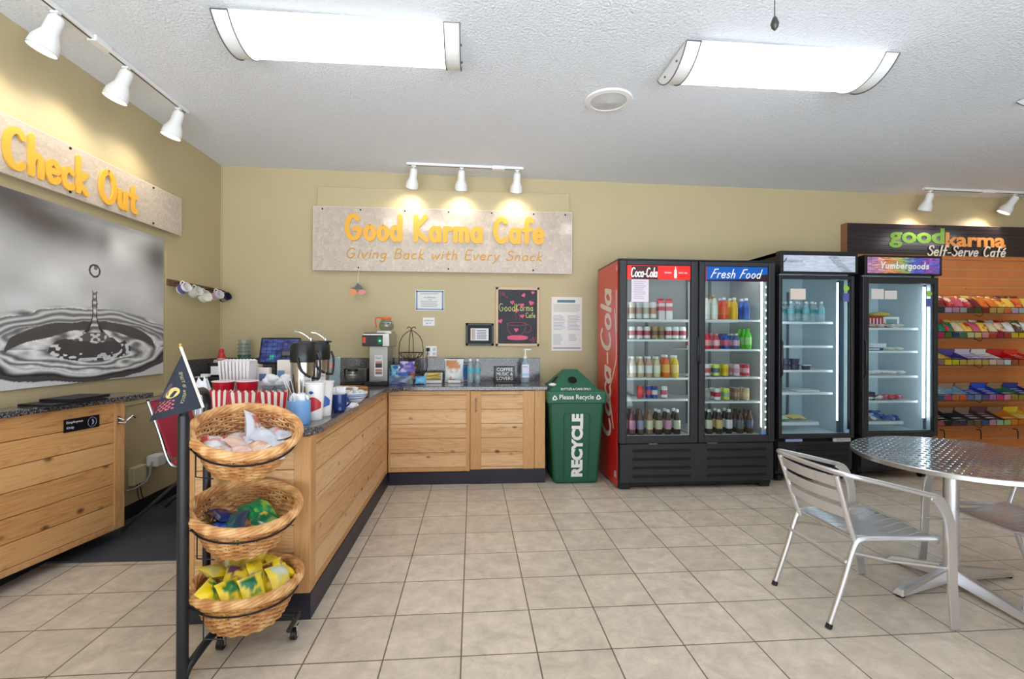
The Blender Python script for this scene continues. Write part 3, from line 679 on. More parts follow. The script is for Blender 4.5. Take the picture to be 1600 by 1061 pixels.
for k in range(14):
    a = R.random() * 6.28; rr = .038 * R.random(); mb.sphere((.66 + rr * math.cos(a), 5.2378, 1.395 + rr * math.sin(a)), .011, 6, 4, sc=(1, .1, 1))
obj('roses', mb, cmat((122, 58, 84), .7), t)
t = thing('wall_poster', 'tall white posted notice with small print right of the chalkboard', 'poster', (1.037, 5.247, 1.264))
obj('sheet', MB().box(.867, 1.207, 5.245, YB, 1.264, 1.856), mat('poster_paper', (226, 222, 218), .4), t)
obj('title_bar', MB().box(.93, 1.13, 5.2438, 5.245, 1.795, 1.825), cmat((84, 118, 128), .5), t)
mb = MB(); lines(mb, .885, 1.19, 1.69, 1.78, 6, 5.2438, rag=.1); obj('green_print', mb, cmat((176, 180, 152), .6), t)
mb = MB(); lines(mb, .885, 1.02, 1.49, 1.66, 11, 5.2438); lines(mb, 1.045, 1.19, 1.49, 1.66, 11, 5.2438); lines(mb, .885, 1.0, 1.33, 1.45, 8, 5.2438); lines(mb, 1.06, 1.16, 1.37, 1.45, 5, 5.2438)
obj('print', mb, mat('ink_pale', (176, 176, 188), .7), t); obj('foot_bar', MB().box(.885, 1.19, 5.2438, 5.245, 1.285, 1.30), cmat((150, 150, 178), .6), t)
t = thing('wall_outlet', 'white power outlet with a black plug above the backsplash', 'outlet', (-.444, 5.245, 1.2))
obj('plate', MB().box(-.505, -.385, 5.236, YB, 1.196, 1.308), WHITE, t, bevel=.006)
mb = MB()
for x in (-.478, -.412):
    for z in (1.225, 1.275): mb.box(x - .015, x + .015, 5.234, 5.236, z - .017, z + .017)
obj('sockets', mb, mat('socket_grey', (196, 196, 200), .5), t); obj('plug', MB().box(-.497, -.46, 5.205, 5.234, 1.255, 1.292), BLACKM, t, bevel=.003)
t = thing('plug_cord', 'thin black power cord hanging beside the fruit basket', 'power cord', (-.5, 5.21, .94))
obj('cord', MB().tube([Vector((-.479, 5.203, 1.262)), Vector((-.49, 5.205, 1.2)), Vector((-.485, 5.205, 1.1)), Vector((-.5, 5.205, 1.0)), Vector((-.52, 5.20, .945))], .004, 6), BLACKM, t)
t = thing('wall_notice', 'small white card on the back wall behind the register', 'notice', (-2.03, 5.247, 1.27))
obj('card', MB().box(-2.115, -1.96, 5.244, YB, 1.195, 1.31), PAPER, t)
# hanging butterfly ornament
t = thing('hanging_ornament', 'small glass bird mobile hanging on a thread under the cafe sign', 'ornament', (-1.19, 5.1, 1.80))
obj('thread', MB().tube([(-1.191, 5.1, 1.955), (-1.191, 5.12, 2.05), (-1.191, 5.162, 2.112)], .0016, 5), WHITE, t)
A = front(-1.191, 5.1, 1.9)
obj('dark_wing', MB().prism([(-.075, .01), (-.03, .02), (0, .065), (.05, .02), (.075, -.01), (.0, .0), (-.03, -.01)], .006, A), cmat((84, 90, 86), .3), t)
obj('orange_petal', MB().prism([(-.08, -.035), (-.055, .005), (-.02, -.005), (.0, -.04), (-.03, -.06), (-.065, -.055)], .006, A, .004), cmat((232, 140, 96), .35), t)
obj('pink_petal', MB().prism([(.0, -.045), (.02, -.01), (.06, .0), (.085, -.03), (.055, -.055), (.02, -.06)], .006, A, .004), cmat((222, 140, 140), .35), t)
obj('drop_wires', MB().tube([(-1.2, 5.1, 1.85), (-1.17, 5.1, 1.83), (-1.12, 5.1, 1.80)], .003, 6).tube([(-1.22, 5.1, 1.85), (-1.225, 5.1, 1.77)], .003, 6), cmat((206, 190, 150), .3), t)
# ================================================================== fixed counters
def planks(mb, w, z0, z1, pitch, M, off=0., th=.012, gap=.0035):
    z = z0; k = math.ceil((z0 - off) / pitch + 1e-6) * pitch + off
    cuts = [z0]
    while k < z1 - .01:
        if k > z0 + .01: cuts.append(k)
        k += pitch
    cuts.append(z1)
    for a, b in zip(cuts[:-1], cuts[1:]): mb.box(0, w, a + gap / 2, b - gap / 2, 0, th, M)
def cut_bevel(o): return o
KT = .125; CT = .895; TOP = .935
t = thing('peninsula_cabinet', 'knotty pine service counter running from the back wall towards the viewer', 'cabinet', (-1.15, 3.5, 0))
obj('carcass', MB().box(-1.375, -.812, 2.462, 4.60, KT, CT), mat('carcass_pine', (150, 104, 60), .6), t)
obj('kick_board', MB().box(-1.37, -.79, 2.44, 4.60, 0, KT), KICK, t)
Mr = frame((-.812, 2.46, 0), (0, 1, 0), (0, 0, 1))
mb = MB(); planks(mb, 2.06, KT + .03, CT - .03, .137, Matrix.Translation((0, .06, 0)) @ Mr, .02); obj('side_boards', mb, PINEY, t, bevel=.002, seg=1)
objs('side_frame', MB().box(-.812, -.795, 2.452, 2.53, KT, CT).box(-.812, -.795, 4.555, 4.60, KT, CT).box(-.812, -.797, 2.53, 4.555, CT - .03, CT).box(-.812, -.797, 2.53, 4.555, KT, KT + .03), PINEV, t, bevel=.002, seg=1)
mb = MB(); planks(mb, .505, KT, CT, .137, front(-1.375, 2.462, 0), .05); obj('end_boards', mb, PINEX, t, bevel=.002, seg=1)
objs('end_stile', MB().box(-.875, -.797, 2.447, 2.462, KT, CT).box(-1.385, -1.34, 2.447, 2.462, KT, CT), PINEV, t, bevel=.002, seg=1)
t = thing('back_cabinet', 'knotty pine base cabinet under the back counter with a right hand door', 'cabinet', (-.05, 4.9, 0))
obj('carcass', MB().box(-.79, .70, 4.625, 5.24, KT, CT), mat('carcass_pine'), t)
obj('kick_board', MB().box(-.785, -.02, 4.622, 4.70, 0, KT - .01).box(-.02, .705, 4.61, 5.22, 0, KT + .015), KICK, t)
mb = MB(); planks(mb, .725, KT + .04, CT, .137, front(-.775, 4.625, 0), .03); obj('fixed_boards', mb, PINEX, t, bevel=.002, seg=1)
objs('fixed_frame', MB().box(-.79, -.77, 4.608, 4.625, KT, CT).box(-.06, -.022, 4.608, 4.625, KT, CT).box(-.77, -.06, 4.61, 4.625, KT, KT + .04).box(.60, .702, 4.608, 4.625, KT + .015, CT), PINEV, t, bevel=.002, seg=1)
dr = MB(); planks(dr, .41, KT + .015, CT - .005, .137, front(.08, 4.622, 0), .03)
d = obj('door', dr, PINEX, t, bevel=.002, seg=1)
objs('door_frame', MB().box(-.018, .085, 4.604, 4.622, KT + .015, CT - .004).box(.488, .596, 4.604, 4.622, KT + .015, CT - .004), PINEV, d, bevel=.002, seg=1)
obj('pull_handle', MB().tube([(.034, 4.604, .70), (.034, 4.585, .705), (.034, 4.582, .76), (.034, 4.585, .815), (.034, 4.604, .82)], .006, 8).sphere((.034, 4.6, .70), .011, 8, 6).sphere((.034, 4.6, .82), .011, 8, 6), CHROME, d)
t = thing('corner_cabinet', 'shaded low cabinet run under the register corner of the back counter', 'cabinet', (-2.0, 4.9, 0))
obj('carcass', MB().box(XL + .002, -1.47, 4.64, 5.24, .1, CT), mat('cabinet_cream', (196, 184, 146), .6), t); obj('kick_board', MB().box(XL + .002, -1.47, 4.68, 5.2, 0, .1), KICK, t)
objs('door_panel', MB().box(-2.6, -2.06, 4.625, 4.64, .12, CT - .02).box(-2.04, -1.5, 4.625, 4.64, .12, CT - .02), mat('cabinet_cream'), t, bevel=.004)
# one continuous granite worktop with a rounded near corner
def rc(cx, cy, r, a0, a1, n=10): return [(cx + r * math.cos(math.radians(a0 + (a1 - a0) * i / n)), cy + r * math.sin(math.radians(a0 + (a1 - a0) * i / n))) for i in range(n + 1)]
ex = -.775
poly = [(-1.49, 2.50)] + rc(ex - .17, 2.42 + .17, .17, 270, 360) + [(ex, 4.44), (ex + .13, 4.59), (.725, 4.59), (.725, YB - .002), (XL + .002, YB - .002), (XL + .002, 4.60), (-1.78, 4.60), (-1.64, 4.45), (-1.64, 3.05), (-1.40, 2.60)]
poly[0] = (-1.37, 2.42)
t = thing('worktop', 'speckled dark granite worktop turning from the back wall to the rounded near end', 'worktop', (-1.0, 4.4, CT))
obj('slab', MB().prism(poly, TOP - CT, None, CT), GRAN, t, bevel=.006)
obj('backsplash', MB().box(XL + .02, .735, YB - .024, YB - .001, TOP, 1.184), GRAN, t, bevel=.002); obj('side_splash', MB().box(XL + .001, XL + .02, 4.62, YB - .001, TOP, 1.184), GRAN, t, bevel=.002)

# ---- left swing counter
D = Vector((.128, .731, 0)).normalized(); NR = Vector((D.y, -D.x, 0))
P0 = Vector((-2.49, 2.753, 0)) - D * .55; LG = .742 + .55
Mg = Matrix(((D.x, 0, NR.x, P0.x), (D.y, 0, NR.y, P0.y), (0, 1, 0, 0), (0, 0, 0, 1)))       # local: x along, y up, z outwards
t = thing('swing_counter', 'pine panelled staff counter with a granite ledge against the left wall', 'counter', P0 + D * .7)
zb, zt = .10, .955
def on_wall(p): return (max(p[0], XL + .004), p[1])
b0 = P0 - NR * .02; b1 = P0 + D * LG - NR * .02
cp = [(b0.x, b0.y), (b1.x, b1.y), (b1.x - .10, b1.y + .02), (XL + .03, b1.y - .1), (XL + .03, b0.y)]
obj('carcass', MB().prism(cp, zt - zb, None, zb), mat('carcass_pine'), t)
PG = mat('swing_wood_holder', (200, 200, 200))
PINEG = woodmat('pine_boards_gate', 'Y', 'Z', .137, (206, 150, 92), (140, 86, 42), (224, 174, 116))
mb = MB(); pit = .137; z = zb + .035
while z < zt - .01:
    z2 = min(z + pit, zt); mb.box(0, LG - .075, z + .002, z2 - .002, -.02, -.006, Mg); z += pit
obj('front_boards', mb, PINEG, t, bevel=.0025, seg=1)
obj('end_post', MB().box(LG - .075, LG, zb, zt, -.10, 0, Mg).box(0, LG - .075, zb, zb + .035, -.02, 0, Mg), PINEV, t, bevel=.003)
sl0 = P0 + NR * .03; sl1 = P0 + D * (LG + .20) + NR * .03; sl2 = sl1 - NR * .24
obj('ledge', MB().prism([(sl0.x, sl0.y), (sl1.x, sl1.y), (sl2.x, sl2.y), (XL + .03, sl2.y - .05), (XL + .03, sl0.y)], .035, None, zt), GRAN, t, bevel=.003)
sg = obj('staff_sign', MB().box(.88, 1.105, .812, .890, 0, .004, Mg), mat('sign_black', (20, 21, 26), .3), t, bevel=.0015)
block('sign_line', 'Employees', WHITE, Mg @ Matrix.Translation((.945, .868, .0042)), .10, .018, sg, .0008); block('sign_line', 'Only', WHITE, Mg @ Matrix.Translation((.918, .836, .0042)), .045, .018, sg, .0008)
obj('round_emblem', MB().tube([Mg @ Vector((1.055 + .028 * math.cos(2 * PI * k / 20), .851 + .030 * math.sin(2 * PI * k / 20), .0045)) for k in range(20)], .0015, 5, True).prism([(1.05, .832), (1.064, .838), (1.068, .852), (1.06, .87), (1.052, .866), (1.058, .85)], .001, Mg, .0042), cmat((150, 160, 190), .4), sg)
obj('latch', MB().box(LG - .062, LG - .045, .805, .86, 0, .008, Mg).tube([Mg @ Vector(p) for p in ((LG - .053, .845, .006), (LG - .04, .83, .03), (LG - .02, .82, .03), (LG + .02, .85, .035), (LG + .05, .835, .03))], .007, 8).tube([Mg @ Vector(p) for p in ((LG - .053, .815, .006), (LG - .03, .808, .03), (LG - .005, .84, .03))], .006, 8), STEEL, t)
LED = zt + .035
def folder(name, label, c, w, d, th, rot, z, pages=True):
    M = Matrix.Translation((c[0], c[1], z)) @ Matrix.Rotation(rot, 4, 'Z')
    t = thing(name, label, 'folder', (c[0], c[1], z))
    obj('cover', MB().box(-w / 2, w / 2, -d / 2, d / 2, 0, .003, M).box(-w / 2, w / 2, -d / 2, d / 2, th - .003, th, M).box(-w / 2, -w / 2 + .004, -d / 2, d / 2, 0, th, M), mat('black_leatherette', (24, 24, 28), .45, bump=.1, bscale=200), t, bevel=.001)
    obj('pages', MB().box(-w / 2 + .006, w / 2 - .004, -d / 2 + .004, d / 2 - .004, .003, th - .003, M), BLACKM, t)
folder('menu_folder', 'larger black menu folder lying flat on the granite ledge, bottom of two', (-2.44, 3.10), .22, .34, .013, -.17, LED)
folder('menu_folder', 'smaller black folder stacked on top of the other on the granite ledge', (-2.43, 3.17), .19, .28, .018, -.05, LED + .0135)
# floor mat
mt = MB().prism([(XL + .02, 3.16), (-1.48, 3.14), (-1.48, 4.66), (XL + .02, 4.66)], .012, None, 0)
single('floor_mat', 'dark grey rubber floor mat behind the peninsula counter', 'floor mat', mt, mat('mat_rubber', (62, 64, 72), .75, bump=.3, bscale=500), bevel=.004)
# wall box, adaptor and cables on the left wall
t = thing('wall_junction_box', 'cream square cover plate low on the left wall', 'junction box', (XL, 3.97, .25))
obj('plate', MB().box(XL, XL + .045, 3.90, 4.04, .25, .385), mat('cream_plastic', (216, 206, 160), .5), t, bevel=.005)
t = thing('power_adaptor', 'white plug in power adaptor with a grey cord on the left wall', 'power adaptor', (XL, 4.14, .34))
obj('body', MB().box(XL + .02, XL + .11, 4.07, 4.22, .35, .44), WHITE, t, bevel=.01); obj('band', MB().box(XL + .018, XL + .112, 4.175, 4.185, .348, .442), cmat((96, 100, 150), .4), t)
obj('cord', MB().tube(smooth3 if False else [(XL + .07, 4.07, .39), (XL + .08, 4.03, .37), (XL + .09, 4.01, .31), (XL + .08, 3.98, .26), (XL + .06, 3.88, .235), (XL + .05, 3.8, .24)], .008, 8), mat('cord_grey', (150, 152, 160), .5), t)
t = thing('wall_cable', 'two thin dark cables running down the left wall to the floor', 'cable', (XL, 4.03, .1))
obj('cable', MB().tube([(XL + .01, 3.98, .25), (XL + .014, 3.99, .15), (XL + .03, 4.02, .02)], .003, 6).tube([(XL + .01, 4.01, .25), (XL + .014, 4.03, .15), (XL + .03, 4.07, .02)], .004, 6), BLACKM, t)

# ---- red chair behind the counter
t = thing('stacking_chair', 'red upholstered stacking chair with chrome frame behind the basket stand', 'chair', (-2.0, 3.85, 0))
RED = mat('chair_red', (176, 48, 72), .45)
def curve3(pts, k=6):
    q = [Vector(p) for p in pts]; q = [q[0] * 2 - q[1]] + q + [q[-1] * 2 - q[-2]]; out = []
    for i in range(1, len(q) - 2):
        for j in range(k):
            s_ = j / k; a, b, c, d_ = q[i - 1], q[i], q[i + 1], q[i + 2]
            out.append(.5 * ((2 * b) + (c - a) * s_ + (2 * a - 5 * b + 4 * c - d_) * s_ * s_ + (3 * b - a - 3 * c + d_) * s_ ** 3))
    out.append(q[-2]); return out
bx = lambda z: -2.16 - (z - .5) * .36
vs = []; nn = 10
for k in range(nn + 1):
    z = .52 + .40 * k / nn; w = .20 + .012 * math.sin(PI * k / nn)
    for y in (-w, w): vs.append((bx(z), 3.85 + y, z))
mb = MB()
for k in range(nn):
    a, b, c, d_ = vs[2 * k], vs[2 * k + 1], vs[2 * k + 3], vs[2 * k + 2]
    mb.add([a, b, c, d_, (a[0] + .02, a[1], a[2]), (b[0] + .02, b[1], b[2]), (c[0] + .02, c[1], c[2]), (d_[0] + .02, d_[1], d_[2])], [(0, 1, 2, 3), (7, 6, 5, 4), (0, 4, 5, 1), (2, 6, 7, 3), (1, 5, 6, 2), (3, 7, 4, 0)])
obj('backrest', mb, RED, t)
obj('seat', MB().box(-2.17, -1.76, 3.65, 4.05, .455, .50), RED, t, bevel=.018)
fr = MB()
for s_ in (-1, 1):
    y = 3.85 + s_ * .215
    fr.tube(curve3([(bx(.92), y, .93), (bx(.7), y, .7), (bx(.52), y, .5), (-2.1, y, .455), (-1.95, y, .45), (-1.74, y, .45)]), .011, 8)
fr.tube([(bx(.92), 3.635, .93), (bx(.92), 4.065, .93)], .011, 8)
obj('chrome_frame', fr, CHROME, t)
for s_ in (-1, 1):
    y = 3.85 + s_ * .2
    obj('leg', MB().tube([(-2.0, y, .45), (-2.46, y + s_ * .04, .026)], .012, 8), mat('leg_grey', (96, 94, 96), .35, .8), t)
    obj('leg', MB().tube([(-2.05, y, .45), (-1.70, y + s_ * .04, .026)], .012, 8), mat('leg_grey'), t)
t = thing('folded_cloth', 'small bundle of red and white checked cloth on the red chair', 'cloth', (-2.02, 3.78, .50))
obj('cloth', MB().sphere((-2.02, 3.78, .546), .045, 14, 10, sc=(1.4, 1.3, 1)), mat('cloth_pink', (196, 110, 120), .8, var=.5, vscale=40), t)
t = thing('black_bag', 'small black bag behind the checked cloth on the red chair', 'bag', (-1.96, 3.93, .50))
obj('body', MB().sphere((-1.93, 3.94, .571), .07, 14, 10, sc=(1, .8, 1)), BLACKM, t)
# ================================================================== coolers
LED = mat('led_strip', (232, 244, 255), .5, emit=13); LEDW = mat('led_strip_white', (255, 252, 246), .5, emit=14)
SHELFW = mat('shelf_white', (236, 238, 240), .4); LINER = mat('liner_grey', (176, 180, 182), .45); LINERB = mat('liner_pale', (206, 218, 224), .4)
def grille(name, x0, x1, y, z0, z1, n, t, m, slots=None):
    # louvred panel with real dark slots
    mb = MB(); mb.box(x0, x1, y, y + .02, z0, z1); o = obj(name, mb, m, t, bevel=.004)
    sl = MB()
    for (a, b) in (slots or [(x0 + .08, x1 - .08)]):
        for k in range(n):
            z = z0 + (z1 - z0) * (k + .75) / (n + .5)
            sl.box(a, b, y - .002, y + .004, z - .011, z + .011)
    s2 = objs('louvre_slot', sl, mat('slot_black', (10, 10, 12), .7), o)
    lp = MB()
    for (a, b) in (slots or [(x0 + .08, x1 - .08)]):
        for k in range(n):
            z = z0 + (z1 - z0) * (k + .75) / (n + .5)
            lp.box(a, b, y - .010, y, z - .016, z - .011)
    objs('louvre_lip', lp, m, o)
    return o
def shelf(x0, x1, y0, y1, z, t, lip=.018, m=None):
    mb = MB(); m = m or SHELFW
    mb.box(x0, x1, y0, y0 + .012, z - lip, z).box(x0, x1, y1 - .006, y1, z - .008, z)
    n = int((x1 - x0) / .028)
    for k in range(n + 1):
        x = x0 + (x1 - x0) * k / n; mb.box(max(x0, x - .0022), min(x1, x + .0022), y0, y1, z - .006, z)
    for k in range(1, 4):
        y = y0 + (y1 - y0) * k / 4; mb.box(x0, x1, y - .003, y + .003, z - .010, z - .006)
    return obj('shelf', mb, m, t)
def case(x0, x1, y0, y1, z0, z1, w, m_out, m_in, t, left=None):
    # hollow cabinet body: five outer boards and an inner liner
    o = MB().box(x0 + .004, x1, y0, y1, z1 - w, z1).box(x0 + .004, x1, y0, y1, z0, z0 + w).box(x1 - w, x1, y0, y1, z0, z1).box(x0 + .004, x0 + w, y0, y1, z0, z1).box(x0 + .004, x1, y1 - w, y1, z0, z1)
    body = obj('cabinet', o, m_out, t)
    i = MB(); e = .001
    i.box(x0 + w, x1 - w, y1 - w - .006, y1 - w - e, z0 + w, z1 - w).box(x0 + w + e, x0 + w + .006, y0, y1 - w, z0 + w, z1 - w).box(x1 - w - .006, x1 - w - e, y0, y1 - w, z0 + w, z1 - w)
    i.box(x0 + w, x1 - w, y0, y1 - w, z1 - w - .006, z1 - w - e).box(x0 + w, x1 - w, y0, y1 - w, z0 + w + e, z0 + w + .006)
    obj('liner', i, m_in, t); return body
def door(x0, x1, z0, z1, gx0, gx1, gz0, gz1, y, t, m, head=None):
    fr = MB().box(x0, gx0, y, y + .045, z0, z1).box(gx1, x1, y, y + .045, z0, z1).box(gx0, gx1, y, y + .045, z0, gz0).box(gx0, gx1, y, y + .045, gz1, z1)
    d = obj('door', fr, m, t, bevel=.006)
    g = MB().box(gx0, gx1, y + .02, y + .024, gz0, (head or gz1)); obj('glass', g, GLASS, d)
    ga = MB().box(gx0 - .0, gx0 + .008, y + .012, y + .02, gz0, gz1).box(gx1 - .008, gx1, y + .012, y + .02, gz0, gz1).box(gx0, gx1, y + .012, y + .02, gz0, gz0 + .008)
    obj('gasket', ga, BLACKM, d); return d

# ---------------- two door drinks cooler
t = thing('drinks_cooler', 'wide two door drinks cooler with bright red side and lit sign panels', 'cooler', (2.085, 4.7, 0)); COOL = t
REDS = mat('cooler_red', (216, 34, 28), .28, coat=.3)
FY = 4.30
case(1.34, 2.835, FY + .05, 5.06, .405, 2.125, .05, BLACKM, LINER, t)
obj('left_side_panel', MB().box(1.336, 1.343, FY + .06, 5.06, .02, 2.12), REDS, t)
obj('lower_body', MB().box(1.345, 2.83, FY + .06, 5.05, .03, .404), BLACKM, t)
obj('top_cap', MB().box(1.335, 2.84, FY + .02, 5.06, 2.118, 2.135), BLACK, t, bevel=.004)
ROT = frame((1.3352, 4.70, 1.17), (0, 0, 1), (0, 1, 0))
scribe('side_script', 'Coca-Cola', mat('script_white', (240, 222, 208), .4), ROT @ Matrix.Translation((0, -.13, 0)), 1.42, .36, .024, t, .0012, .22, gap=.02)
mb = MB(); ribbon(mb, smooth_line([(-.62, -.1), (-.3, .02), (-.1, -.10), (.1, -.20), (.5, -.13)]), .010, .001, ROT @ Matrix.Translation((0, -.13, 0)), .0015); obj('side_swash', mb, mat('script_white'), t)
mb = MB()
for z in (.10,): mb.box(1.3345, 1.336, 4.38, 4.44, z, z + .06)
mb.box(1.3345, 1.336, 4.37, 4.41, 1.45, 1.85); mb.box(1.3345, 1.336, 4.37, 4.40, 2.03, 2.08)
objs('side_sticker', mb, mat('sticker_pale', (206, 190, 184), .5), t)
d1 = door(1.342, 2.082, .432, 2.115, 1.405, 2.02, .492, 2.075, FY, t, DGREY, 1.94)
d2 = door(2.096, 2.832, .432, 2.115, 2.15, 2.772, .492, 2.075, FY, t, DGREY, 1.93)
obj('handle', MB().tube([(2.074, FY - .001, 1.42), (2.082, FY - .012, 1.40), (2.082, FY - .012, 1.19), (2.074, FY - .001, 1.17)], .010, 8, flat=.6), BLACK, d1)
obj('handle', MB().tube([(2.104, FY - .001, 1.42), (2.096, FY - .012, 1.40), (2.096, FY - .012, 1.19), (2.104, FY - .001, 1.17)], .010, 8, flat=.6), BLACK, d2)
# sign panels behind the glass
sgn = obj('sign_panel', MB().box(1.407, 2.018, FY + .012, FY + .03, 1.945, 2.073), mat('sign_red', (226, 40, 36), .3, emit=.25), d1)
obj('sign_picture', MB().box(1.455, 1.70, FY + .010, FY + .012, 1.945, 2.073), cmat((96, 26, 30), .3), sgn) if False else None
obj('sign_dark_patch', MB().box(1.455, 1.70, FY + .0105, FY + .012, 1.945, 2.068), cmat((70, 20, 24), .3), d1)
scribe('sign_script', 'Coca-Cola', WHITE, front(1.573, FY + .0100, 1.967), .24, .085, .0055, d1, .001, .2, gap=.02)
block('sign_words', 'ORIGINAL', WHITE, front(1.80, FY + .0115, 2.008), .07, .016, d1, .0006); block('sign_words', 'SINCE 1886', WHITE, front(1.94, FY + .0115, 2.008), .085, .016, d1, .0006)
obj('sign_bottle', MB().prism([(-.012, -.05), (.012, -.05), (.014, -.01), (.010, .0), (.013, .018), (.005, .035), (.004, .055), (-.004, .055), (-.005, .035), (-.013, .018), (-.010, .0), (-.014, -.01)], .0008, front(1.87, FY + .0115, 2.008)), WHITE, d1)
sg2 = obj('sign_panel', MB().box(2.172, 2.770, FY + .012, FY + .03, 1.935, 2.073), mat('sign_blue', (18, 84, 170), .3, emit=.25), d2)
obj('sign_wave', MB().prism([(-.299, -.06), (.299, -.06), (.299, .01), (.22, .0), (.1, -.035), (-.1, -.045), (-.299, -.048)], .0006, front(2.471, FY + .0115, 1.997)), cmat((40, 16, 34), .4), d2)
obj('sign_edge', MB().box(2.152, 2.171, FY + .012, FY + .03, 1.935, 2.073), cmat((150, 54, 70), .4), d2)
scribe('sign_script', 'Fresh Food', WHITE, front(2.46, FY + .0105, 1.968), .50, .082, .0048, d2, .001, .3)
obj('posted_sheet', MB().box(1.455, 1.617, FY + .0165, FY + .0185, 1.735, 1.945), mat('sheet_lilac', (222, 208, 220), .6), d1)
mb = MB(); lines(mb, 1.475, 1.60, 1.76, 1.93, 9, FY + .0155); obj('sheet_print', mb, mat('ink_pale'), d1)
obj('blue_tag', MB().box(2.71, 2.755, FY + .017, FY + .019, .497, .525), cmat((96, 150, 220), .5), d2)
# base grille
g = grille('base_grille', 1.352, 2.828, FY + .01, .07, .425, 4, t, DGREY, [(1.47, 2.02), (2.18, 2.76)])
objs('mounting_tab', MB().box(1.62, 1.70, FY, FY + .01, .425, .431).box(2.18, 2.27, FY, FY + .01, .425, .431), STEEL, t)
objs('foot', MB().box(1.36, 1.46, FY + .05, FY + .15, 0, .08).box(2.72, 2.82, FY + .05, FY + .15, 0, .08).box(1.36, 1.46, 4.9, 5.0, 0, .05).box(2.72, 2.82, 4.9, 5.0, 0, .05), BLACKM, t, bevel=.01)
# interior: centre mullion, led dots, shelves
obj('mullion', MB().box(2.065, 2.115, FY + .055, FY + .10, .47, 2.07), mat('mullion_grey', (206, 208, 210), .4), t)
for x, dd in ((2.045, 'l'), (2.775, 'r')):
    obj('led_holder', MB().box(x - .022, x + .004, FY + .05, FY + .075, .50, 1.93), SHELFW, t)
    mb = MB()
    for k in range(19): mb.sphere((x + .0005, FY + .048, .56 + k * .074), .006, 8, 6)
    objs('led_lamp', mb, LEDW, t)
for x in (1.398, 2.068): obj('led_strip', MB().box(x, x + .006, FY + .115, FY + .13, .55, 1.95), LEDW, t)
obj('led_strip', MB().box(2.774, 2.780, FY + .115, FY + .13, .55, 1.95), LEDW, t)
obj('ceiling_light_strip', MB().box(1.45, 2.0, FY + .2, FY + .24, 2.055, 2.065).box(2.2, 2.75, FY + .2, FY + .24, 2.055, 2.065), LEDW, t)
SL = [1.58, 1.39, 1.026, .824, .482]; SR = [1.583, 1.299, 1.032, .80, .482]
SY = 4.425
for z in SL: shelf(1.402, 2.06, SY, 4.96, z, t)
for z in SR: shelf(2.12, 2.765, SY, 4.96, z, t)
bk = MB()
for x in (1.60, 1.85, 2.3, 2.55): bk.box(x - .012, x + .012, 4.985, 5.0, .5, 2.05)
objs('shelf_rail', bk, mat('rail_grey', (120, 124, 128), .4, .5), t)

# ---------------- drinks
_pk = {}
def pack(kind, c1, c2, c3=None, cap=(236, 236, 236), h=None, r=None):
    key = (kind, c1, c2, c3, cap, h, r)
    if key in _pk: return _pk[key]
    c3 = c3 or c1; A = None
    if kind == 'can':
        h = h or .122; r = r or .032
        mb = MB().lathe([(.001, .004), (r * .6, .003), (r * .78, 0), (r, .012)], 18); mb.m(1).shell([(r, .012), (r, h * .32)], 18); mb.m(2).shell([(r, h * .32), (r, h * .68)], 18); mb.m(1).shell([(r, h * .68), (r, h - .014), (r * .84, h - .002)], 18)
        mb.m(0).lathe([(r * .84, h - .002), (r * .82, h), (r * .76, h - .004), (.001, h - .004)], 18)
        ms = [STEEL, cmat(c1, .35), cmat(c2, .35)]; parts = [('body', mb, ms)]
    elif kind == 'bottle':
        h = h or .21; r = r or .033
        mb = MB().lathe([(.001, .003), (r * .8, 0), (r, .012), (r, h * .22)], 18); mb.m(1).shell([(r, h * .22), (r * 1.01, h * .24), (r * 1.01, h * .56), (r, h * .58)], 18); mb.m(0).shell([(r, h * .58), (r * .98, h * .64), (r * .6, h * .8), (r * .42, h * .87), (r * .42, h * .9)], 18)
        parts = [('body', mb, [cmat(c1, .25), cmat(c2, .4)]), ('cap', MB().lathe([(r * .46, h * .89), (r * .5, h * .9), (r * .5, h * .985), (r * .44, h), (.001, h)], 14), [cmat(cap, .4)])]
    elif kind == 'carton':
        h = h or .19; w = .03; A = Matrix.Identity(4)
        mb = MB().box(-w, w, -w, w, 0, h * .42).m(1).box(-w, w, -w, w, h * .42, h * .62).m(0).box(-w, w, -w, w, h * .62, h * .78)
        mb.m(2).add([(-w, -w, h * .78), (w, -w, h * .78), (w, w, h * .78), (-w, w, h * .78), (-w, 0, h * .93), (w, 0, h * .93)], [(0, 1, 5, 4), (2, 3, 4, 5), (0, 4, 3), (1, 2, 5)]).box(-w, w, -.002, .002, h * .92, h)
        parts = [('body', mb, [cmat(c1, .4), cmat(c2, .4), cmat(c3, .4)])]
    elif kind == 'tub':
        h = h or .055; r = r or .045
        parts = [('body', MB().lathe([(.001, 0), (r * .8, 0), (r, h * .9)], 16), [cmat(c1, .4)]), ('lid', MB().lathe([(r * 1.05, h * .88), (r * 1.05, h), (.001, h)], 16), [cmat(c2, .4)])]
    _pk[key] = (parts, kind, [None]); return _pk[key]
def put(spec, name, label, cat, x, y, z, rz=0., group=None, scale=1.):
    parts, kind, proto = spec
    if proto[0] is None:
        root = bpy.data.objects.new(name, None); C.objects.link(root); tag(root, label, cat, group); WM[root.name] = Matrix.Identity(4)
        for n, mb, ms in parts: obj(n, mb, ms, root)
        proto[0] = root; root.location = (x, y, z); root.rotation_euler = (0, 0, rz); root.scale = (scale,) * 3; return root
    r = dup(proto[0], (x, y, z), (0, 0, rz), label, group, (scale,) * 3)
    r.name = name; r['category'] = cat; return r
ORD = ['first', 'second', 'third', 'fourth', 'fifth', 'sixth', 'seventh', 'eighth', 'ninth', 'tenth', 'eleventh', 'twelfth', 'thirteenth']
SHN = ['top', 'second', 'third', 'fourth', 'bottom']
WB = (234, 232, 228)
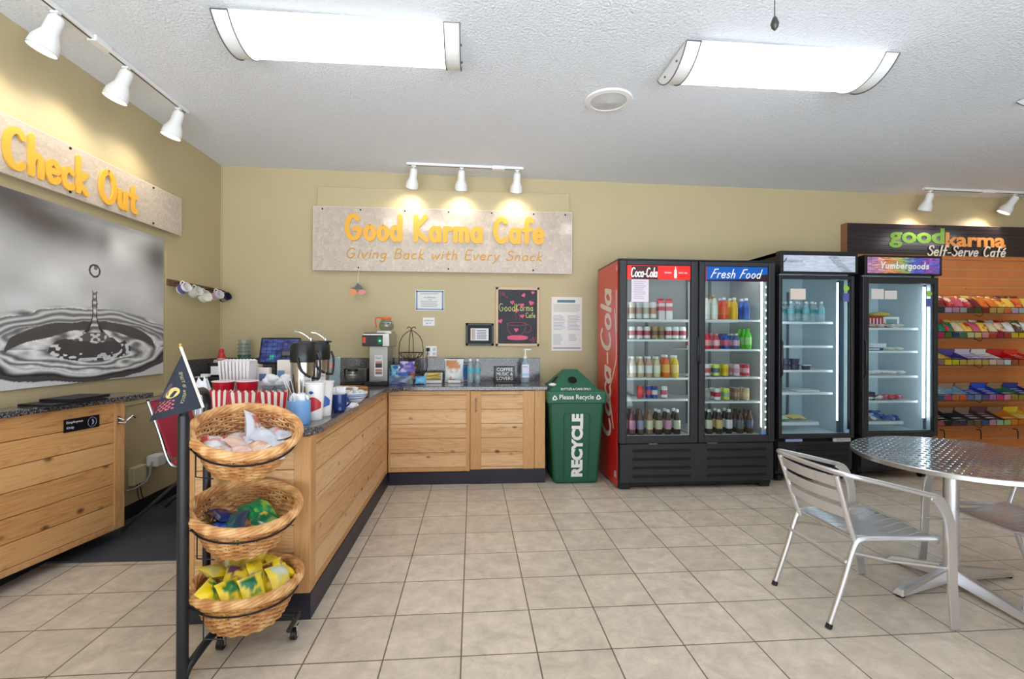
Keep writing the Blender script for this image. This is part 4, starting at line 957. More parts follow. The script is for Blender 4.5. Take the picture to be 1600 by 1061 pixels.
def row(door_word, si, z, items, yfront=4.475, pitch=.078):
    seen = {}
    for i, (x, kind, adj, c1, c2, c3, cap, h, depth) in enumerate(items):
        sp = pack(kind, c1, c2, c3, cap or (236, 236, 236), h)
        nm = {'can': 'drink_can', 'bottle': 'drink_bottle', 'carton': 'drink_carton'}[kind]
        for k in range(depth):
            y = yfront + k * pitch
            where = ('%s from left' % ORD[i])
            if k == 0: lab = '%s %s, %s front of the %s shelf behind the %s cooler door' % (adj, kind, ORD[i], SHN[si], door_word)
            else: lab = '%s %s behind the %s front item, %s shelf, %s cooler door' % (adj, kind, ORD[i], SHN[si], door_word) + ('' if depth == 2 else (', nearer' if k == 1 else ', farther'))
            put(sp, nm, lab, kind, x, y, z + .0005, R.random() * .6 - .3, 'drinks on the %s shelf behind the %s cooler door' % (SHN[si], door_word))
def IT(x, kind, adj, c1, c2, c3=None, cap=None, h=None, depth=2): return (x, kind, adj, c1, c2, c3, cap, h, depth)
TAN = (190, 150, 110); DKR = (140, 40, 50); PKR = (206, 96, 108)
row('left', 0, SL[0], [IT(1.44, 'can', 'tall white', (224, 224, 222), (196, 184, 168), h=.165), IT(1.51, 'can', 'tall cream', (218, 214, 206), (170, 140, 112), h=.165), IT(1.58, 'can', 'tall grey', (206, 208, 208), (180, 146, 130), h=.165),
    IT(1.65, 'can', 'tall pearl', (226, 226, 224), (190, 176, 160), h=.165), IT(1.72, 'can', 'tall rose tan', (222, 220, 218), (196, 150, 120), h=.165), IT(1.795, 'carton', 'red topped', (232, 214, 216), (206, 96, 110), (196, 40, 60), h=.20, depth=1), IT(1.875, 'carton', 'white red topped', (238, 226, 226), (214, 110, 120), (200, 44, 64), h=.20, depth=1)])
row('left', 1, SL[1], [IT(1.44, 'can', 'pale green', (190, 206, 196), (150, 180, 160)), IT(1.51, 'can', 'white', (226, 220, 220), (190, 90, 110)), IT(1.585, 'can', 'white red lettered', (224, 214, 216), (186, 70, 96)), IT(1.66, 'can', 'white pink banded', (222, 214, 214), (176, 70, 96)),
    IT(1.735, 'can', 'tan', (176, 140, 104), (120, 84, 60)), IT(1.80, 'can', 'brown', (160, 126, 94), (110, 80, 56)), IT(1.87, 'can', 'silver green', (220, 230, 226), (178, 70, 90)), IT(1.94, 'can', 'white green', (222, 232, 226), (190, 70, 84)), IT(2.01, 'can', 'silver red', (224, 230, 228), (170, 60, 80))])
row('left', 2, SL[2], [IT(1.44, 'bottle', 'cream', (206, 190, 160), (228, 226, 214), h=.20), IT(1.52, 'bottle', 'cream pink', (200, 176, 160), (230, 222, 222), h=.20), IT(1.60, 'bottle', 'beige', (196, 170, 136), (228, 222, 206), h=.20), IT(1.68, 'bottle', 'pale rose', (196, 150, 140), (224, 222, 222), h=.20),
    IT(1.76, 'bottle', 'ivory', (206, 196, 156), (226, 222, 200), h=.20), IT(1.85, 'bottle', 'orange', (226, 104, 40), (238, 176, 80), h=.215), IT(1.94, 'bottle', 'yellow orange', (214, 190, 60), (236, 200, 130), h=.21)])
row('left', 3, SL[3], [IT(1.60, 'can', 'red', (186, 30, 42), (214, 60, 70), depth=1), IT(1.68, 'can', 'blue', (20, 60, 150), (200, 60, 80), depth=1), IT(1.735, 'can', 'deep blue', (18, 54, 140), (210, 210, 220), depth=1), IT(1.83, 'can', 'white', (226, 222, 224), (206, 90, 110), depth=1)])
row('left', 4, SL[4], [IT(1.44, 'bottle', 'orange necked pink', (170, 70, 60), (206, 116, 140), cap=(226, 110, 30), h=.235), IT(1.52, 'bottle', 'plum', (98, 50, 60), (190, 130, 160), cap=(90, 50, 50), h=.235), IT(1.60, 'bottle', 'brown capped', (90, 60, 50), (150, 150, 170), cap=(90, 60, 46), h=.235), IT(1.69, 'bottle', 'beige label', (150, 110, 86), (222, 214, 186), cap=(150, 110, 80), h=.235),
    IT(1.78, 'bottle', 'cola brown', (60, 34, 26), (222, 206, 170), h=.235), IT(1.87, 'bottle', 'dark pink label', (62, 34, 30), (214, 150, 180), h=.235), IT(1.96, 'bottle', 'dark green label', (58, 38, 34), (206, 206, 176), h=.235)])
row('right', 0, SR[0], [IT(2.17, 'bottle', 'milky white', (226, 226, 214), (220, 226, 218), cap=(160, 130, 100), h=.235), IT(2.25, 'bottle', 'milky', (228, 228, 216), (232, 232, 226), cap=(166, 136, 104), h=.235), IT(2.33, 'bottle', 'creamy', (224, 222, 206), (228, 230, 220), cap=(166, 136, 104), h=.235),
    IT(2.43, 'bottle', 'red orange sports', (232, 88, 60), (240, 110, 60), h=.215), IT(2.53, 'bottle', 'yellow sports', (240, 190, 60), (244, 186, 50), cap=(236, 236, 230), h=.215), IT(2.65, 'bottle', 'blue sports', (70, 110, 190), (40, 84, 180), h=.21)])
row('right', 1, SR[1], [IT(2.16, 'bottle', 'white red', (222, 216, 214), (196, 60, 70), cap=(230, 220, 220), h=.15, depth=3), IT(2.26, 'bottle', 'bright red', (200, 30, 44), (222, 150, 150), cap=(206, 60, 66), h=.15, depth=3), IT(2.35, 'bottle', 'pink red', (196, 60, 80), (230, 180, 186), cap=(214, 120, 130), h=.15, depth=3), IT(2.45, 'bottle', 'blue', (26, 80, 170), (206, 90, 120), cap=(60, 90, 150), h=.15, depth=3),
    IT(2.55, 'bottle', 'pale blue', (70, 100, 150), (220, 170, 186), cap=(220, 222, 226), h=.15, depth=3), IT(2.67, 'bottle', 'leaf green', (80, 190, 40), (150, 210, 120), cap=(90, 180, 50), h=.20, depth=3)])
row('right', 2, SR[2], [IT(2.17, 'can', 'teal and green', (110, 180, 150), (120, 160, 190)), IT(2.26, 'can', 'white red', (214, 206, 210), (190, 80, 90)), IT(2.35, 'can', 'lime yellow', (206, 216, 110), (80, 110, 120)), IT(2.44, 'can', 'yellow', (232, 200, 30), (214, 170, 20)), IT(2.55, 'can', 'pale pink', (220, 190, 206), (206, 140, 160)), IT(2.65, 'can', 'crimson', (200, 40, 70), (226, 170, 176))])
row('right', 3, SR[3], [IT(2.17, 'can', 'green orange', (150, 206, 140), (226, 140, 90)), IT(2.26, 'can', 'slate grey', (130, 136, 132), (150, 156, 150)), IT(2.36, 'can', 'white red navy', (226, 222, 224), (190, 40, 60)), IT(2.45, 'can', 'yellow green', (214, 220, 90), (150, 190, 150)), IT(2.55, 'can', 'mocha brown', (140, 96, 76), (170, 130, 110)), IT(2.65, 'can', 'tan', (206, 176, 140), (226, 196, 150))])
row('right', 4, SR[4], [IT(2.18, 'bottle', 'green', (60, 160, 60), (130, 200, 90), cap=(60, 160, 130), h=.24), IT(2.28, 'bottle', 'dark cola cream label', (46, 32, 30), (220, 212, 190), h=.235), IT(2.38, 'bottle', 'dark cola orange label', (46, 32, 30), (228, 190, 120), h=.235), IT(2.48, 'bottle', 'black white label', (34, 30, 36), (226, 224, 232), h=.235),
    IT(2.59, 'bottle', 'dark brown', (66, 40, 34), (110, 110, 116), cap=(60, 36, 30), h=.225), IT(2.69, 'bottle', 'dark amber', (90, 50, 34), (90, 96, 120), cap=(80, 44, 30), h=.225)])

# ---------------- single door coolers
def merch(x0, x1, y, z_top, label, gx0, gx1, gz0, gz1, ledx, ledw, tint, head_fn, head_name):
    t = thing('display_fridge', label, 'fridge', ((x0 + x1) / 2, y + .3, 0))
    case(x0, x1, y + .05, 5.16, .42, z_top, .035, BLACK, tint, t)
    obj('lower_body', MB().box(x0 + .005, x1 - .005, y + .06, 5.15, .08, .42), BLACKM, t)
    hb = obj('header_box', MB().box(x0 - .003, x1 + .003, y - .03, y + .05, 2.035, z_top + .005), BLACK, t, bevel=.004)
    d = door(x0 + .004, x1 - .004, .435, 2.02, gx0, gx1, gz0, gz1, y, t, mat('door_black', (40, 40, 44), .4))
    obj('handle', MB().tube([(x0 + .02, y - .001, 1.40), (x0 + .02, y - .022, 1.37), (x0 + .02, y - .022, 1.06), (x0 + .02, y - .001, 1.03)], .010, 8), BLACK, d)
    obj('led_strip', MB().box(ledx - ledw / 2, ledx + ledw / 2, y + .09, y + .10, gz0 + .12, gz1 - .02), LED, t)
    obj('led_holder', MB().box(ledx + ledw / 2, x1 - .042, y + .092, y + .115, gz0, gz1), mat('side_smoke', (74, 90, 108), .12), t)
    obj('led_strip', MB().box(x0 + .042, x0 + .052, y + .06, y + .07, gz0 + .12, gz1 - .02), LED, t)
    paint('header_print', x1 - x0 - .05, .155, 150, 36, head_fn, front(x0 + .025, y - .0305, 2.052), mat(head_name, (200, 200, 200), .3, emit=.28, attr=True), t)
    rl = MB()
    for xx in (x0 + .20, x1 - .22):
        rl.box(xx - .010, xx + .010, 5.10, 5.118, gz0 + .03, gz1 - .06)
    objs('shelf_rail', rl, mat('rail_grey'), t)
    g = grille('base_grille', x0 + .01, x1 - .01, y + .02, .12, .40, 5, t, BLACKM, [(x0 + .19, x1 - .05)])
    for i, (xx, yy) in enumerate(((x0 + .07, y + .12), (x1 - .07, y + .12), (x0 + .07, 5.05), (x1 - .07, 5.05))):
        obj('caster', MB().cyl((xx - .02, yy, .035), (xx + .02, yy, .035), .035, n=14).box(xx - .012, xx + .012, yy - .015, yy + .015, .05, .085), BLACKM, t)
    return t, d
def h3(U, V):
    n = vnoise(U, V, 18, 21); b = .70 + .10 * n - .10 * np.abs(U - .55)
    st = (np.abs((U - .78) * 4.6 + (V - .5) * 1.0 - .0) < .32) & (V < 1)
    b = np.where(st, b - .10 * (vnoise(U, V, 40, 5) > .45) - .04, b)
    return np.stack([b * .96, b * 1.0, b * 1.09], -1)
def h4(U, V):
    n = vnoise(U, V, 24, 31); m2 = vnoise(U, V, 11, 8)
    cols = np.array([[.72, .52, .72], [.78, .56, .62], [.86, .56, .36], [.60, .72, .40], [.30, .34, .74], [.60, .34, .66], [.38, .40, .78]])
    p = np.clip(U * 6 + (m2 - .5) * 1.2, 0, 5.999); i = p.astype(int); f = (p - i)[..., None]
    c = cols[i] * (1 - f) + cols[np.clip(i + 1, 0, 6)] * f
    return np.clip(c * (.62 + .55 * n[..., None]), 0, 1)
F3, D3 = merch(2.95, 3.735, 4.42, 2.245, 'single door black display fridge with silver header and water bottles inside', 2.985, 3.70, .47, 1.985, 3.628, .012, LINERB, h3, 'header_silver')
F4, D4 = merch(3.83, 4.645, 4.44, 2.225, 'single door black display fridge with a colourful lit header beside the snack wall', 3.90, 4.60, .485, 1.955, 4.580, .022, LINERB, h4, 'header_colour')
block('header_logo', 'Avantco', cmat((120, 124, 140), .4), front(3.075, 4.3885, 2.155), .19, .030, F3, .0008); obj('header_mark', MB().prism([(-.03, -.018), (.0, .022), (.012, .022), (-.012, -.018)], .0008, front(3.0, 4.389, 2.157)), INKD, F3)
scribe('header_script', 'Yumbergoods', WHITE, front(4.25, 4.4085, 2.10), .50, .062, .0058, F4, .0012, .12)
for (F, D_, y, xs) in ((F3, D3, 4.42, (3.02, 3.17, 3.50, 3.66)),):
    obj('blue_badge', MB().box(3.02, 3.19, y + .018, y + .022, .40, .425) if False else MB().box(3.03, 3.20, y + .008, y + .02, .402, .428), cmat((150, 156, 206), .4), F)
    obj('maker_badge', MB().box(3.52, 3.70, y + .008, y + .02, .397, .430), mat('badge_silver', (196, 196, 198), .35), F)
    block('badge_word', 'AVANTCO', INKD, front(3.62, y + .0075, .4135), .14, .018, F, .0008)
def stickers(D_, x, y, z):
    obj('door_sticker', MB().prism([(.03 * math.cos(a) * (1 + .15 * math.cos(3 * a)), .03 * math.sin(a)) for a in [2 * PI * k / 16 for k in range(16)]], .001, front(x, y, z)), cmat((150, 196, 70), .5), D_)
    obj('door_sticker', MB().box(x - .03, x + .03, y - .001, y, z - .13, z - .05), cmat((88, 96, 160), .5), D_)
stickers(D3, 3.655, 4.438, 1.90); stickers(D4, 4.555, 4.458, 1.86)
obj('temperature_note', MB().box(3.08, 3.235, 4.4365, 4.4385, 1.785, 1.89), cmat((220, 202, 190), .6), D3)
objs('temperature_note', MB().box(3.94, 4.07, 4.4565, 4.4585, 1.80, 1.90).box(4.08, 4.21, 4.4565, 4.4585, 1.80, 1.885), cmat((206, 200, 196), .6), D4)
obj('energy_tag', MB().box(3.65, 3.695, 4.4375, 4.439, .475, .515), cmat((140, 180, 226), .5), D3)
Z3 = [1.575, 1.335, 1.09, .865]; Z4 = [1.52, 1.285, 1.03, .775]
for z in Z3: shelf(2.99, 3.615, 4.56, 5.08, z, F3, .022)
for z in Z4: shelf(3.87, 4.56, 4.58, 5.08, z, F4, .022)
shelf(3.0, 3.50, 4.60, 5.08, .56, F3, .03); shelf(3.88, 4.42, 4.60, 5.08, .56, F4, .03)
# contents
WATER = glassmat('water_plastic', (226, 240, 246), .06, .05, .28); WLAB = cmat((90, 170, 190), .4)
def waterbottle(name, label, x, y, z, grp, lab=(90, 170, 190), h=.205, sc=1.):
    key = ('water', lab, h)
    if key not in _pk:
        r = .031
        _pk[key] = ([('body', MB().lathe([(.001, .003), (r * .8, 0), (r, .012), (r, h * .3), (r * .95, h * .33), (r, h * .36), (r, h * .62), (r * .9, h * .7), (r * .45, h * .86), (r * .42, h * .92)], 18), [WATER]),
                     ('label', MB().shell([(r * 1.02, h * .42), (r * 1.02, h * .62)], 18), [cmat(lab, .4)]), ('cap', MB().lathe([(r * .46, h * .9), (r * .48, h * .91), (r * .48, h * .99), (r * .4, h), (.001, h)], 12), [WHITE])], 'w', [None])
    return put(_pk[key], name, label, 'bottle', x, y, z, R.random(), grp, sc)
xs = (3.03, 3.11, 3.20, 3.275, 3.355, 3.435, 3.52)
for i, x in enumerate(xs):
    waterbottle('water_bottle', 'clear water bottle, %s in the front row of the silver headed fridge' % ORD[i], x, 4.60 + .02 * (i % 2), Z3[0] + .0005, 'water bottles in the silver headed fridge', (70, 150, 150) if i % 2 else (120, 190, 206))
    waterbottle('water_bottle', 'clear water bottle behind the %s front one in the silver headed fridge' % ORD[i], x, 4.69, Z3[0] + .0005, 'water bottles in the silver headed fridge', (70, 150, 150))
# yogurt packs
for i, x in enumerate((3.045, 3.14, 3.24)):
    for k in range(2):
        put(pack('tub', (70, 62, 92), (58, 54, 86), h=.055), 'yogurt_tub', 'dark purple tub, %s stack from the left, %s, third fridge shelf' % (ORD[i], ('lower', 'upper')[k]), 'tub', x, 4.60, Z3[2] + .0005 + k * .056, 0, 'yogurt tubs in the silver headed fridge')
put(pack('tub', (60, 66, 84), (226, 228, 230), h=.05), 'dip_tub', 'single dark tub with a white spoon lid on the third fridge shelf', 'tub', 3.36, 4.60, Z3[2] + .0005)
put(pack('tub', (44, 70, 120), (50, 80, 130), h=.10, r=.04), 'blue_jar', 'dark blue jar at the left end of the fourth fridge shelf', 'jar', 3.045, 4.615, Z3[3] + .0005)
def boxy(name, label, cat, x0, x1, y0, y1, z0, z1, c, c2=None, group=None, bev=.004):
    t = thing(name, label, cat, ((x0 + x1) / 2, (y0 + y1) / 2, z0), 0, group)
    obj('body', MB().box(x0, x1, y0, y1, z0, z1), cmat(c, .45), t, bevel=bev)
    if c2: obj('label', MB().box(x0 + (x1 - x0) * .15, x1 - (x1 - x0) * .15, y0 - .001, y0, z0 + (z1 - z0) * .25, z0 + (z1 - z0) * .8), cmat(c2, .5), t)
    return t
boxy('food_tray', 'flat white food tray at the right of the fourth fridge shelf', 'tray', 3.28, 3.50, 4.59, 4.75, Z3[3] + .0005, Z3[3] + .02, (228, 232, 234))
WRAP = mat('wrap_film', (200, 200, 200), .25, attr=True)
def pillow(name, label, cat, M, w, h, th, cols, group=None, crimp=True, text=None):
    """sealed snack bag: w x h lying in local xy, bulging to +-th/2, with a printed patch pattern"""
    nx, ny = 10, 11; mb = MB(); sd = R.random() * 9; cs = []
    C_ = [np.array(c if isinstance(c, tuple) else c['rgb']) / 255. for c in cols]
    if len(C_) < 2: C_.append(C_[0] * .8)
    if len(C_) < 3: C_.append(C_[0] * .9 + .06)
    k1, k2 = 2 + R.random() * 2, 2 + R.random() * 2
    for s_ in (1, -1):
        vs = []
        for j in range(ny + 1):
            for i in range(nx + 1):
                u = i / nx * 2 - 1; v = j / ny * 2 - 1
                b = (max(0, 1 - u * u) ** .55) * (max(0, 1 - abs(v) ** 2.6) ** .7)
                wr = .16 * math.sin(4.5 * u + sd) * math.cos(4 * v + sd * 2) + .10 * math.sin(9 * v + 5 * u + sd)
                pin = 1 - .10 * (1 - abs(v) ** 6) * (.5 + .5 * math.cos(v * 2))
                vs.append((u * w / 2 * pin, v * h / 2, s_ * th / 2 * b * (1 + wr) + .035 * w * math.sin(3 * u + sd) * abs(v) ** 4 + .03 * w * math.sin(2 * v + sd)))
                q = math.sin(k1 * u + sd) + math.cos(k2 * v - sd) + .5 * math.sin(7 * u + 6 * v + sd)
                c = C_[0]
                if q > .75: c = C_[1]
                if abs(v) > .84: c = C_[2]
                elif abs(v) < .14 and abs(u) < .6: c = C_[1] * .5 + C_[0] * .5 if q <= .75 else C_[0]
                cs.append(c)
        fs = []
        for j in range(ny):
            for i in range(nx):
                q = (j * (nx + 1) + i, j * (nx + 1) + i + 1, (j + 1) * (nx + 1) + i + 1, (j + 1) * (nx + 1) + i)
                fs.append(q if s_ > 0 else q[::-1])
        mb.add(vs, fs, True, M)
    rgb = np.clip(np.array(cs), 0, 1); rgb = np.where(rgb <= .04045, rgb / 12.92, ((rgb + .055) / 1.055) ** 2.4)
    mb.col = np.concatenate([rgb, np.ones((len(cs), 1))], 1)
    return single(name, label, cat, mb, WRAP, group, ang=70)
def LT(x, y, z, rx=0, ry=0, rz=0): return Matrix.Translation((x, y, z)) @ Matrix.Rotation(rz, 4, 'Z') @ Matrix.Rotation(ry, 4, 'Y') @ Matrix.Rotation(rx, 4, 'X')
pillow('salad_bag', 'pale green salad bag on the bottom fridge tray', 'bag', LT(3.12, 4.72, .595, .1), .20, .16, .06, [(190, 214, 170), (206, 222, 176)])
pillow('cheese_bag', 'yellow bag beside the salad on the bottom fridge tray', 'bag', LT(3.32, 4.72, .595, .1, 0, .2), .18, .15, .05, [(232, 196, 120), (224, 206, 160)])
# right fridge
t = boxy('snack_carton', 'red and white striped carton on the top shelf of the right fridge', 'carton', 4.05, 4.25, 4.66, 4.82, Z4[0] + .0005, Z4[0] + .115, (196, 36, 44))
mb = MB()
for k in range(5): mb.box(4.062 + k * .038, 4.075 + k * .038, 4.658, 4.66, Z4[0] + .02, Z4[0] + .10)
objs('stripe', mb, WHITE, t)
t = boxy('snack_carton', 'white carton with a red corner on the top shelf of the right fridge', 'carton', 4.255, 4.43, 4.66, 4.82, Z4[0] + .0005, Z4[0] + .115, (232, 226, 222), (120, 150, 150))
obj('red_corner', MB().prism([(0, 0), (.10, 0), (0, .05)], .001, front(4.257, 4.659, Z4[0] + .003)), cmat((206, 40, 44), .4), t)
pillow('bun_bag', 'yellow bread bag lying on the two cartons in the right fridge', 'bag', LT(4.26, 4.74, Z4[0] + .14, 0, 0, .1), .26, .12, .05, [(236, 204, 90), (240, 222, 140)])
for i, (x, c) in enumerate(((3.93, (222, 220, 222)), (4.00, (214, 206, 204)), (4.09, (206, 186, 160)), (4.18, (228, 226, 224)), (4.29, (226, 214, 210)), (4.38, (236, 230, 224)))):
    pillow('wrapped_pastry', 'small wrapped pastry, %s along the front of the top right fridge shelf' % ORD[i], 'pastry', LT(x, 4.61, Z4[0] + .025, 0, 0, .4 * (i % 3 - 1)), .08, .06, .034, [c, (214, 190, 160)])
boxy('sandwich_box', 'navy edged flat white box on the second shelf of the right fridge', 'box', 3.90, 4.20, 4.60, 4.78, Z4[1] + .0005, Z4[1] + .03, (60, 84, 140), (226, 228, 230))
boxy('sandwich_box', 'stacked white food box on the navy one in the right fridge', 'box', 4.03, 4.24, 4.61, 4.77, Z4[1] + .031, Z4[1] + .075, (236, 236, 238))
for i, x in enumerate((3.93, 4.02, 4.28, 4.37)): pillow('wrapped_sandwich', 'flat wrapped sandwich, %s on the second shelf of the right fridge' % ORD[i], 'sandwich', LT(x, 4.61, Z4[1] + (.05 if i < 2 else .02), 0, 0, .2), .09, .08, .035, [(230, 228, 214), (214, 216, 196)])
for i, x in enumerate((3.92, 3.99, 4.07, 4.15, 4.23, 4.31, 4.39)): pillow('wrapped_roll', 'white wrapped roll, %s on the third shelf of the right fridge' % ORD[i], 'roll', LT(x, 4.63, Z4[2] + .032, 0, 0, .5 * (i % 2)), .09, .10, .045, [(150, 140, 180) if i < 2 else (228, 228, 230), (206, 206, 214)])
boxy('dark_box', 'navy blue food box on the fourth shelf of the right fridge', 'box', 3.90, 4.13, 4.62, 4.76, Z4[3] + .0005, Z4[3] + .085, (44, 52, 88), (96, 60, 80))
for i, x in enumerate((3.93, 4.05, 4.15)): pillow('wrapped_snack', 'pale wrapped snack in front of the navy box, %s from left' % ORD[i], 'snack', LT(x, 4.605 if i else 4.60, Z4[3] + .024, 0, 0, .1), .10, .03, .028, [(206, 214, 206), (190, 200, 170)])
for i, x in enumerate((4.20, 4.29, 4.38)): pillow('red_snack_pack', 'red and white packet, %s at the right of the fourth right fridge shelf' % ORD[i], 'packet', LT(x, 4.64, Z4[3] + .032, 0, 0, .3), .10, .10, .045, [(206, 60, 76), (232, 220, 220)])
boxy('pastry_box', 'brown bakery box at the left of the bottom tray in the right fridge', 'box', 3.90, 4.08, 4.62, 4.78, .5605, .61, (150, 110, 90), (214, 190, 170))
for i, (x, z, c) in enumerate(((3.95, .64, (206, 170, 160)), (4.03, .645, (226, 200, 200)), (4.12, .60, (220, 220, 226)), (4.18, .63, (30, 80, 160)), (4.26, .60, (24, 70, 150)), (4.33, .59, (40, 96, 176)), (4.38, .588, (20, 50, 110)))):
    pillow('chilled_bar', '%s chilled snack bag, %s along the bottom tray of the right fridge' % ('blue' if c[2] > c[0] + 40 else 'pale', ORD[i]), 'snack', LT(x, 4.68, z, .3, 0, .5 * (i % 3 - 1)), .11, .13, .045, [c, (206, 206, 220)])
# ================================================================== snack wall, recycling bin, basket stand, table and chairs
t = thing('self_serve_sign', 'dark grooved sign with green and orange lettering above the snack wall', 'sign', (5.6, 5.2, 2.38))
mb = MB()
for k in range(7): mb.box(4.262, 6.95, 5.145, 5.16, 2.385 + k * .0495, 2.385 + k * .0495 + .045)
obj('slats', mb, mat('sign_dark', (44, 36, 42), .14, spec=.6), t)
obj('backing', MB().box(4.255, 6.96, 5.16, YB, 2.38, 2.735), mat('sign_side', (150, 104, 74), .5), t)
GRN = cmat((140, 186, 74), .3); ORA = cmat((244, 160, 84), .3)
block('word_good', 'good', GRN, front(5.10, 5.1445, 2.575), .69, .235, t, .006, .03); block('word_karma', 'karma', ORA, front(5.84, 5.1445, 2.565), .76, .165, t, .006, .03)
scribe('word_script', 'Self-Serve Caf\u00e9', mat('script_pale', (236, 226, 214), .4), front(5.72, 5.136, 2.375), .98, .115, .0075, t, .006, .25)

t = thing('slat_wall', 'orange wood slatwall panel behind the wire snack trays', 'slat wall', (5.6, 5.2, 0))
SLO = mat('slat_orange', (212, 128, 68), .35, var=.10, vscale=3)
mb = MB(); z = .04
while z < 2.34:
    mb.box(4.262, 6.95, 5.17, 5.188, z, min(z + .0950, 2.375)); z += .1045
obj('slats', mb, SLO, t, bevel=.002, seg=1)
obj('backing', MB().box(4.262, 6.95, 5.1765, YB, .02, 2.378), mat('slat_groove', (206, 170, 134), .5), t)
obj('top_rail', MB().box(4.262, 6.95, 5.155, 5.188, 2.335, 2.379), SLO, t, bevel=.003)
sc = MB()
for x in (4.9, 5.3, 5.75, 6.2, 6.6):
    for zz in (2.0, .35): sc.sphere((x, 5.169, zz), .005, 6, 4)
obj('screws', sc, SCREW, t)
WIRE = mat('wire_black', (24, 22, 24), .4)
ROWN = ['top', 'second', 'third', 'fourth', 'bottom']
ROWZ = [1.70, 1.425, 1.125, .735, .455]
X0, X1 = 4.90, 6.42
CARD = [[(60, 50, 50), (214, 206, 190), (120, 60, 60), (220, 150, 90), (226, 214, 190), (220, 180, 80)], [(206, 60, 60), (40, 120, 90), (230, 210, 160), (206, 70, 80), (226, 190, 60), (190, 180, 170)],
        [(176, 172, 166), (226, 196, 60), (206, 190, 110), (220, 210, 226), (200, 90, 70), (210, 40, 50)], [(60, 80, 130), (214, 120, 90), (110, 140, 170), (220, 120, 150), (206, 180, 90), (40, 80, 180)],
        [(214, 90, 100), (60, 56, 64), (110, 110, 118), (200, 190, 180), (236, 150, 40), (240, 190, 50)]]
for ri, z in enumerate(ROWZ):
    t = thing('wire_tray', 'black wire display tray on the orange slatwall, %s of five' % ROWN[ri], 'wire tray', ((X0 + X1) / 2, 5.0, z), 0, 'wire trays on the snack wall')
    yf, yb_, zf, zb_ = 4.88, 5.165, z, z + .05     # sloping floor
    w = MB()
    lip = .065
    for (y, zz, r) in ((yf, zf, .004), (yf, zf + lip, .004), (yb_, zb_, .004), (yb_, zb_ + .06, .003)): w.tube([(X0, y, zz), (X1, y, zz)], r, 6)
    n = 17
    for k in range(n + 1):
        x = X0 + (X1 - X0) * k / n; w.tube([(x, yf, zf + lip), (x, yf, zf), (x, yb_, zb_)], .003, 5)
    for x in (X0, X1): w.tube([(x, yf, zf + lip), (x, yb_, zb_ + .06)], .004, 6)
    for k in range(1, 4): y = yf + (yb_ - yf) * k / 4; w.tube([(X0, y, zf + (zb_ - zf) * k / 4), (X1, y, zf + (zb_ - zf) * k / 4)], .0022, 5)
    obj('wire_frame', w, WIRE, t)
    for x in (X0 + .1, (X0 + X1) / 2, X1 - .1): obj('bracket', MB().tube([(x, 5.162, zb_ + .09), (x, 5.158, zb_ + .10), (x, 5.152, zb_ - .01), (x, 4.98, zf + .01)], .006, 6).tube([(x, 4.90, zf - .008), (x, 4.93, zf - .04), (x, 5.0, zf - .01)], .0035, 6), WIRE, t)
    for k in range(n):
        xa = X0 + (X1 - X0) * k / n + .006; xb = X0 + (X1 - X0) * (k + 1) / n - .006
        c = CARD[ri][int(k / n * 6 * .999)]; c = tuple(max(0, min(255, int(v * .85) + R.randint(-40, 24))) for v in c); c = tuple(v // 24 * 24 for v in c)
        obj('product_card', MB().box(xa, xb, yf - .0065, yf - .005, zf + .002, zf + lip - .008), cmat(c, .5), t)
SN = ['red', 'maroon', 'orange', 'yellow', 'green', 'cream', 'brown', 'pink', 'white', 'purple']
SC = {'red': (196, 40, 44), 'maroon': (120, 34, 40), 'orange': (232, 126, 50), 'yellow': (240, 200, 80), 'green': (30, 122, 92), 'cream': (228, 208, 168), 'brown': (92, 56, 44), 'pink': (206, 90, 110), 'white': (226, 224, 226), 'purple': (92, 80, 150)}
TOPR = [['brown', 'maroon', 'maroon', 'red', 'pink', 'red', 'maroon', 'orange', 'orange', 'yellow', 'yellow', 'orange', 'yellow'], ['red', 'orange', 'green', 'green', 'cream', 'yellow', 'pink', 'yellow', 'cream', 'cream', 'white', 'brown', 'white']]
for ri in (0, 1):
    z = ROWZ[ri]
    for k in range(13):
        cn = TOPR[ri][k]
        for q in range(2):
            x = X0 + .08 + k * .105 + R.uniform(-.004, .004); c = SC[cn if q == 0 else TOPR[ri][(k + 3) % 13]]; nm = cn if q == 0 else TOPR[ri][(k + 3) % 13]
            c2 = (236, 224, 200) if nm in ('red', 'maroon', 'brown') else (206, 60, 50)
            M = LT(x, 4.945 + q * .085, z + .10 + q * .03, 1.0 + R.uniform(-.08, .08), R.uniform(-.08, .08), R.uniform(-.08, .08))
            pillow('snack_bag', '%s snack bag, %s from the left in the %s of the %s wire tray' % (nm, ORD[k], ('front', 'back')[q], ROWN[ri]), 'snack bag', M, .103, .18, .05, [c, c2 if k % 2 else c, tuple(int(v * .8) for v in c)], 'snack bags in the %s wire tray' % ROWN[ri])
CTR = [[('grey', (170, 166, 160)), ('yellow', (232, 200, 70)), ('purple', (84, 72, 150)), ('lilac', (206, 196, 222)), ('white', (226, 222, 220)), ('red', (206, 30, 42)), ('scarlet', (222, 50, 36))],
       [('silver', (196, 200, 214)), ('pale blue', (170, 200, 220)), ('ice blue', (150, 190, 214)), ('blue', (44, 66, 170)), ('royal blue', (34, 72, 180)), ('green edged', (70, 120, 90)), ('navy', (30, 50, 130))],
       [('red', (214, 60, 76)), ('black', (44, 42, 50)), ('charcoal', (66, 62, 72)), ('dark brown', (80, 60, 66)), ('maroon', (98, 62, 72)), ('orange', (236, 150, 36)), ('yellow', (244, 206, 50))]]
